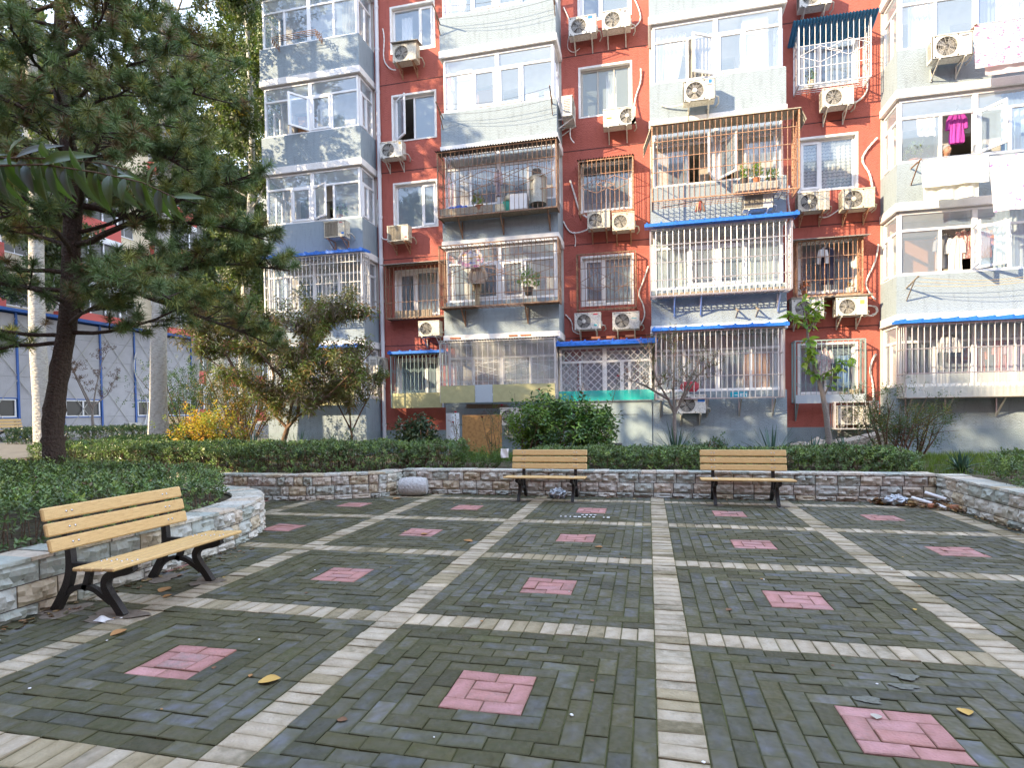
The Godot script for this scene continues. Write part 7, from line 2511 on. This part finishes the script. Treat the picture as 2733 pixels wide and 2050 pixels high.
	shrub("weed_clump", "low weeds in front of the curved pale panel", "weeds", Vector3(-4.6, 0.34, -10.9), Vector3(1.2, 0.36, 0.8), 160, M.fine_sprig, shades(Color(0.06, 0.12, 0.03), 14, 0.3), 8, null, 0.2)
	# fine leaved shrub at the right
	for e in [[4.45, -12.2, 1.5, 430, "feathery fine leaved shrub at the foot of the right hand bay"], [4.95, -12.6, 1.2, 260, "smaller feathery shrub right of the tall one by the right hand bay"]]:
		shrub("nandina_shrub", e[4], "shrub", Vector3(e[0], 0.3, e[1]), Vector3(1.25, e[2], 0.9), e[3], M.fine_sprig, shades(Color(0.055, 0.095, 0.028), 18, 0.35) + shades(Color(0.22, 0.19, 0.04), 4, 0.3), 10, null, 0.85)
	# orange and yellow shrub in the sun
	shrub("autumn_shrub", "shrub with glowing yellow and orange leaves left of the brown tree", "shrub", Vector3(-9.85, 0.4, -11.3), Vector3(1.8, 1.25, 1.1), 480, M.round_sprig, shades(Color(0.62, 0.46, 0.05), 16, 0.25) + shades(Color(0.66, 0.30, 0.04), 6, 0.25) + shades(Color(0.28, 0.34, 0.04), 10, 0.25), 11, null, 0.7)
	shrub("autumn_shrub", "olive and orange shrub behind the yuccas, under the brown tree", "shrub", Vector3(-10.6, 0.4, -13.6), Vector3(2.4, 2.3, 1.6), 620, M.round_sprig, shades(Color(0.17, 0.15, 0.03), 14, 0.3) + shades(Color(0.34, 0.18, 0.03), 6, 0.25) + shades(Color(0.09, 0.12, 0.03), 8, 0.25), 9)
	shrub("green_shrub", "green shrub at the right end of the site hut", "shrub", Vector3(-16.3, 0.5, -17.8), Vector3(2.4, 3.0, 2.0), 800, M.round_sprig, shades(Color(0.06, 0.12, 0.03), 20, 0.35), 9)
	shrub("green_shrub", "dark green shrub filling the gap left of the leftmost bay", "shrub", Vector3(-13.0, 0.4, -16.6), Vector3(2.6, 3.6, 2.0), 900, M.round_sprig, shades(Color(0.045, 0.085, 0.03), 20, 0.35), 9)
	thin_tree("small tree with withered brown leaves before the site hut", Vector3(-21.4, 0.62, -18.6), [[Vector3(0.0, 1.0, 0), Vector3(-0.2, 1.8, 0.2), Vector3(-0.4, 2.8, 0.5), Vector3(-0.4, 3.6, 0.8)], [Vector3(0, 1.0, 0), Vector3(0.0, 2.0, -0.2), Vector3(0.1, 3.0, -0.4), Vector3(0.1, 3.5, -0.7)], [Vector3(0, 1.2, 0), Vector3(0.0, 2.2, 0.5), Vector3(0.0, 3.1, 1.0)], [Vector3(0, 1.2, 0), Vector3(0.1, 1.7, -0.6), Vector3(0.1, 2.6, -1.1)]], 0.055, 210, M.round_sprig, shades(Color(0.14, 0.075, 0.05), 12, 0.3), M.bark_grey)
	# grass in the sun at the right
	var gb := Geo.new()
	var rr := RandomNumberGenerator.new()
	rr.seed = 5
	for i in 9:
		var a := rr.randf() * TAU
		var b := Vector3(rr.randf_range(-0.04, 0.04), 0, rr.randf_range(-0.04, 0.04))
		var s := Vector3(cos(a), 0, sin(a)) * 0.004
		var tp := b + Vector3(sin(a) * 0.05 * rr.randf(), rr.randf_range(0.06, 0.14), cos(a) * 0.05 * rr.randf())
		gb.tri(b - s, b + s, tp)
	xf = []
	for i in 5200:
		var x := R(3.6, 13.0) if i % 3 else R(-4.5, 4.0)
		var z := R(-15.6, -9.9) if i % 3 else R(-15.6, -11.2)
		xf.append(Transform3D(rnd_basis(R(0.7, 1.5), 0.15), Vector3(x, bed_y(x, z) - 0.01, z)))
	tag(multi("grass", gb.mesh(), M.leaf, xf, shades(Color(0.13, 0.20, 0.035), 24, 0.35)), "short yellow green grass on the bed before the facade", "grass", "", "stuff")
	hanging_branch()


func rose(label: String, at: Vector3, h: float):
	var t := thing("rose_stems", label, "rose", at)
	var g := Geo.new()
	var xf := []
	var tips := []
	for i in 4:
		var l := limb(Vector3(R(-0.15, 0.15), 0, R(-0.1, 0.1)), Vector3(R(-0.3, 0.3), 1, R(-0.2, 0.2)), h * R(0.75, 1.05), 7, 0.10, 0.02)
		g.tube(l, tapered(8, 0.010, 0.004), 5, false)
		tips.append(l[-1])
		for k in 12: xf.append(Transform3D(rnd_basis(R(0.7, 1.2), 0.9), at_path(l, R(0.25, 1.0)) + rnd_ball() * 0.09))
	obj("stem", g, M.bark_brown, t)
	multi("foliage", M.small_sprig, M.leaf, xf, shades(Color(0.06, 0.10, 0.04), 8, 0.3) + shades(Color(0.16, 0.07, 0.05), 3, 0.2), t)
	if not M.has("rose_red"): mat("rose_red", Color(0.42, 0.01, 0.04), 0.6)
	for i in 2:
		var f := Geo.new()
		for k in 7:
			var a := k * 2.4
			f.sheet(2, 2, func(s: float, v: float): return Vector3(0, 0.01, 0) + Vector3(cos(a), 0.5, sin(a)) * 0.035 * v * (0.5 + k * 0.08) + Vector3(-sin(a), 0, cos(a)) * (s - 0.5) * 0.05 * sin(PI * clampf(v, 0.1, 0.9)) + Vector3(0, 0.02 * v, 0))
		var o := obj("bloom", f, M.rose_red, t)
		o.position = tips[i]


func thin_tree(label: String, base: Vector3, limbs: Array, r: float, n: int, sp: Mesh, cols: Array, bark: Material):
	var t := thing("young_tree", label, "tree", base)
	var g := Geo.new()
	var f: Vector3 = limbs[0][0]
	g.tube([Vector3(0, -0.1, 0), f * Vector3(0.3, 0.35, 0.3) + Vector3(0.012, 0, 0), f * 0.7, f], tapered(4, r, r * 0.72), 9)
	obj("trunk", g, bark, t)
	var lg := Geo.new()
	var xf := []
	var tw := []
	for l in limbs:
		lg.tube(l, tapered(l.size(), r * 0.62, 0.009), 6, false)
		for k in 9:
			var q := limb(at_path(l, R(0.35, 1.0)), Vector3(R(-1, 1), R(-0.1, 1), R(-1, 1)), R(0.25, 0.6), 5, 0.2, 0.03)
			lg.tube(q, tapered(6, 0.007, 0.002), 4, false)
			tw.append(q)
	obj("limb", lg, bark, t)
	for i in n: xf.append(Transform3D(rnd_basis(R(0.7, 1.25), 1.0), at_path(tw[rng.randi() % tw.size()], R(0.2, 1.0)) + rnd_ball() * 0.05))
	multi("crown", sp, M.leaf, xf, cols, t)


func big_leaf(w: float, curl: float) -> ArrayMesh:
	var g := Geo.new()
	g.sheet(4, 6, func(s: float, v: float):
		var k := sin(PI * pow(clampf(v * 0.95 + 0.03, 0, 1), 0.8)) * w
		var x: float = (s - 0.5) * 2.0
		return Vector3(x * k, absf(x) * k * 0.35 - curl * v * v, v))
	return g.mesh()


func magnolia():
	var t := thing("young_tree", "young tree with pale mottled trunk and large lime green leaves before the right red strip", "tree", Vector3(3.70, 0.25, -13.5))
	var g := Geo.new()
	var tp := [Vector3(0.02, -0.05, 0), Vector3(0.02, 0.5, 0), Vector3(-0.03, 1.0, 0), Vector3(-0.10, 1.45, 0), Vector3(-0.24, 1.95, 0), Vector3(-0.38, 2.6, 0), Vector3(-0.42, 3.1, 0.02), Vector3(-0.45, 3.55, 0)]
	g.tube(tp, [0.075, 0.062, 0.055, 0.048, 0.035, 0.026, 0.018, 0.008], 10)
	obj("trunk", g, M.bark_grey, t)
	var lims := []
	for e in [[1.3, Vector3(0.3, 0.9, 0.1), 0.9], [1.55, Vector3(-0.5, 0.8, -0.1), 0.8], [1.75, Vector3(0.7, 0.5, 0.2), 0.75], [2.0, Vector3(-0.2, 0.9, 0.3), 0.6], [2.5, Vector3(0.4, 0.7, 0.1), 0.6], [2.6, Vector3(-0.6, 0.5, 0.1), 0.55], [2.9, Vector3(0.6, 0.5, 0.1), 0.45]]:
		var p := at_path(tp, clampf((e[0] + 0.05) / 3.6 * 1.05, 0, 1))
		var l := limb(p, e[1], e[2], 5, 0.1, 0.02)
		var lg := Geo.new()
		lg.tube(l, tapered(6, 0.02, 0.005), 6, false)
		obj("limb", lg, M.bark_grey, t)
		lims.append(l)
	lims.append([tp[5], tp[6], tp[7]])
	lims.append([tp[4], tp[5]])
	var ms := [big_leaf(0.27, 0.15), big_leaf(0.30, 0.35), big_leaf(0.25, 0.55)]
	var mats := []
	for c in [Color(0.13, 0.24, 0.03), Color(0.20, 0.30, 0.035), Color(0.09, 0.19, 0.03), Color(0.27, 0.32, 0.05), Color(0.07, 0.15, 0.03)]:
		var m := mat("magnolia_leaf_%d" % mats.size(), c, 0.45)
		m.cull_mode = BaseMaterial3D.CULL_DISABLED
		m.backlight_enabled = true
		m.backlight = Color(0.25, 0.4, 0.05).linear_to_srgb()
		mats.append(m)
	for i in 170:
		var l: Array = lims[i % lims.size()]
		var p := at_path(l, R(0.25, 1.0))
		var o := obj("leaf", ms[i % 3], mats[rng.randi() % 5], t)
		o.transform = Transform3D(Basis.from_euler(Vector3(R(-0.5, 0.9), R(0, TAU), R(-0.6, 0.6))).scaled(Vector3.ONE * R(0.13, 0.21)), p + rnd_ball() * 0.07)


func pine():
	var t := thing("pine_tree", "pine tree with a dark leaning trunk and long needles in the rounded planter", "tree")
	var z := -6.85
	var g := Geo.new()
	var tp := [Vector3(-8.62, 0.15, z), Vector3(-8.60, 0.5, z), Vector3(-8.61, 0.95, z), Vector3(-8.62, 1.25, z), Vector3(-8.54, 1.7, z), Vector3(-8.41, 2.25, z), Vector3(-8.29, 2.7, z), Vector3(-8.22, 3.15, z), Vector3(-8.18, 3.7, z), Vector3(-8.13, 4.2, z), Vector3(-8.05, 4.8, z), Vector3(-8.17, 5.4, z), Vector3(-8.26, 5.9, z), Vector3(-8.28, 6.6, z), Vector3(-8.2, 7.6, z), Vector3(-8.25, 9.3, z)]
	var rr := [0.165, 0.142, 0.136, 0.142, 0.124, 0.122, 0.118, 0.115, 0.11, 0.115, 0.108, 0.10, 0.09, 0.08, 0.06, 0.03]
	var gp := []
	var gr := []
	for i in 76:
		var f := i / 5.0
		var k := mini(int(f), 14)
		gp.append((tp[k] as Vector3).lerp(tp[k + 1], f - k))
		gr.append(lerpf(rr[k], rr[k + 1], f - k) * (1.0 + R(-0.06, 0.06) + (0.12 if i == 18 or i == 24 or i == 12 else 0.0)))
	g.tube(gp, gr, 14)
	obj("trunk", g, M.bark_pine, t)
	var tuft := needle_tuft(80, 0.135, 0.0052, 201)
	var xf := []
	var cols := []
	# boughs: height, azimuth (0 to the right, positive towards the viewer), length
	var bs := []
	for e in [[3.15, -0.15, 3.2], [3.3, 0.25, 3.3], [3.5, -0.5, 3.2], [3.9, 0.05, 3.2], [4.3, 0.45, 2.8], [4.5, -0.3, 2.7], [4.9, 0.1, 2.6], [5.2, 0.6, 2.3], [5.5, -0.2, 2.5], [5.9, 0.2, 2.4], [6.3, -0.5, 2.3], [6.6, 0.4, 2.2], [6.9, -0.1, 2.1], [7.3, 0.3, 1.9], [2.75, 0.3, 2.1], [2.65, -0.3, 1.9], [2.5, 2.9, 1.6]]:
		bs.append(e)
	for i in 36:
		bs.append([lerpf(2.9, 8.9, (i + R(0, 1)) / 36.0), PI * 0.5 + i * 2.4, R(1.5, 2.6) * (1.25 - 0.09 * lerpf(2.9, 8.9, i / 30.0))])
	for i in 7:
		bs.append([lerpf(2.6, 6.5, i / 6.0), PI + R(-0.6, 0.6), R(1.6, 2.4)])
	for e in bs:
		var hgt: float = e[0]
		var k := 0
		while k < tp.size() - 2 and tp[k + 1].y < hgt: k += 1
		var p: Vector3 = (tp[k] as Vector3).lerp(tp[k + 1], (hgt - tp[k].y) / (tp[k + 1].y - tp[k].y))
		var az: float = e[1]
		var ln: float = e[2]
		var l := limb(p, Vector3(cos(az), R(-0.05, 0.30), sin(az)), ln, 9, 0.17, -0.012)
		var lg := Geo.new()
		lg.tube(l, tapered(10, 0.052 if ln > 2.4 else 0.035, 0.010), 6, false)
		var nt := int(ln * 9.0)
		for j in nt:
			var s := R(0.28, 1.0)
			var q := at_path(l, s)
			var side := Vector3(cos(az + R(-1.5, 1.5)), R(-0.1, 0.35), sin(az + R(-1.5, 1.5)))
			var tw := limb(q, side, R(0.3, 0.85) * (1.1 - 0.4 * s), 5, 0.2, 0.03)
			lg.tube(tw, tapered(6, 0.012, 0.005), 4, false)
			var nn := 3
			for m in nn:
				var s2 := 1.0 if m == 0 else R(0.45, 1.0)
				var at := at_path(tw, s2)
				var d := (tw[-1] - tw[-2] as Vector3).normalized() + Vector3(R(-0.5, 0.5), 0.45 + R(-0.2, 0.3), R(-0.5, 0.5))
				var b := Basis(Quaternion(Vector3.UP, d.normalized())) * Basis(Vector3.UP, R(0, TAU))
				xf.append(Transform3D(b.scaled(Vector3.ONE * R(0.85, 1.3)), at))
				var c := Color(0.110, 0.175, 0.060) if R(0, 1) < 0.68 else (Color(0.20, 0.22, 0.05) if R(0, 1) < 0.72 else Color(0.19, 0.125, 0.055))
				var kk := exp(R(-0.4, 0.35))
				cols.append(Color(c.r * kk, c.g * kk, c.b * kk))
		obj("bough", lg, M.bark_pine, t)
	multi("needles", tuft, M.needle, xf, cols, t)


func hanging_branch():
	# a branch of long leaves close to the viewer, entering from the left
	var t := thing("leafy_branch", "branch of long pointed leaves hanging close to the viewer at the upper left", "branch")
	var bm := [big_leaf(0.15, 0.18), big_leaf(0.16, 0.34), big_leaf(0.13, 0.5)]
	var mats := []
	for c in [Color(0.040, 0.054, 0.055), Color(0.058, 0.066, 0.070), Color(0.022, 0.046, 0.010), Color(0.034, 0.060, 0.012)]:
		var m := mat("branch_leaf_%d" % mats.size(), c, 0.42)
		m.cull_mode = BaseMaterial3D.CULL_DISABLED
		m.backlight_enabled = true
		m.backlight = Color(0.06, 0.11, 0.01).linear_to_srgb()
		mats.append(m)
	for br in [[[Vector3(-2.85, 2.25, -1.50), Vector3(-2.5, 2.33, -1.66), Vector3(-2.22, 2.35, -1.76), Vector3(-2.04, 2.325, -1.82), Vector3(-1.86, 2.28, -1.85), Vector3(-1.74, 2.22, -1.88)], 46], [[Vector3(-2.85, 2.36, -1.62), Vector3(-2.5, 2.40, -1.74), Vector3(-2.25, 2.40, -1.82), Vector3(-2.08, 2.385, -1.87), Vector3(-1.98, 2.36, -1.9)], 30]]:
		var c := Curve3D.new()
		for p in br[0]: c.add_point(p)
		c.bake_interval = 0.04
		var bp := Array(c.get_baked_points())
		var g := Geo.new()
		g.tube(bp, tapered(bp.size(), 0.006, 0.002), 6)
		obj("twig", g, M.bark_brown, t)
		for i in br[1]:
			var s := lerpf(0.08, 1.0, (i + 0.5) / br[1])
			var p := at_path(bp, s)
			var sidev := 1.0 if i % 2 == 0 else -1.0
			# leaves stand out to both sides and hang down
			var d := Vector3(0.28 + R(-0.25, 0.25), -0.95 + R(-0.3, 0.3), sidev * R(0.05, 0.5))
			if i % 5 == 0: d.y = R(-0.1, 0.3)
			d = d.normalized()
			var n := Vector3(R(-0.3, 0.3), 0.4, 1.0).normalized()
			n = (n - d * n.dot(d)).normalized()
			var b := Basis(n.cross(d), n, d)
			var o := obj("leaf", bm[i % 3], mats[(i % 2) + (2 if R(0, 1) < 0.45 else 0)], t)
			o.transform = Transform3D(b.scaled(Vector3.ONE * R(0.105, 0.175) * (1.0 - 0.35 * maxf(0, s - 0.7) / 0.3)), p)
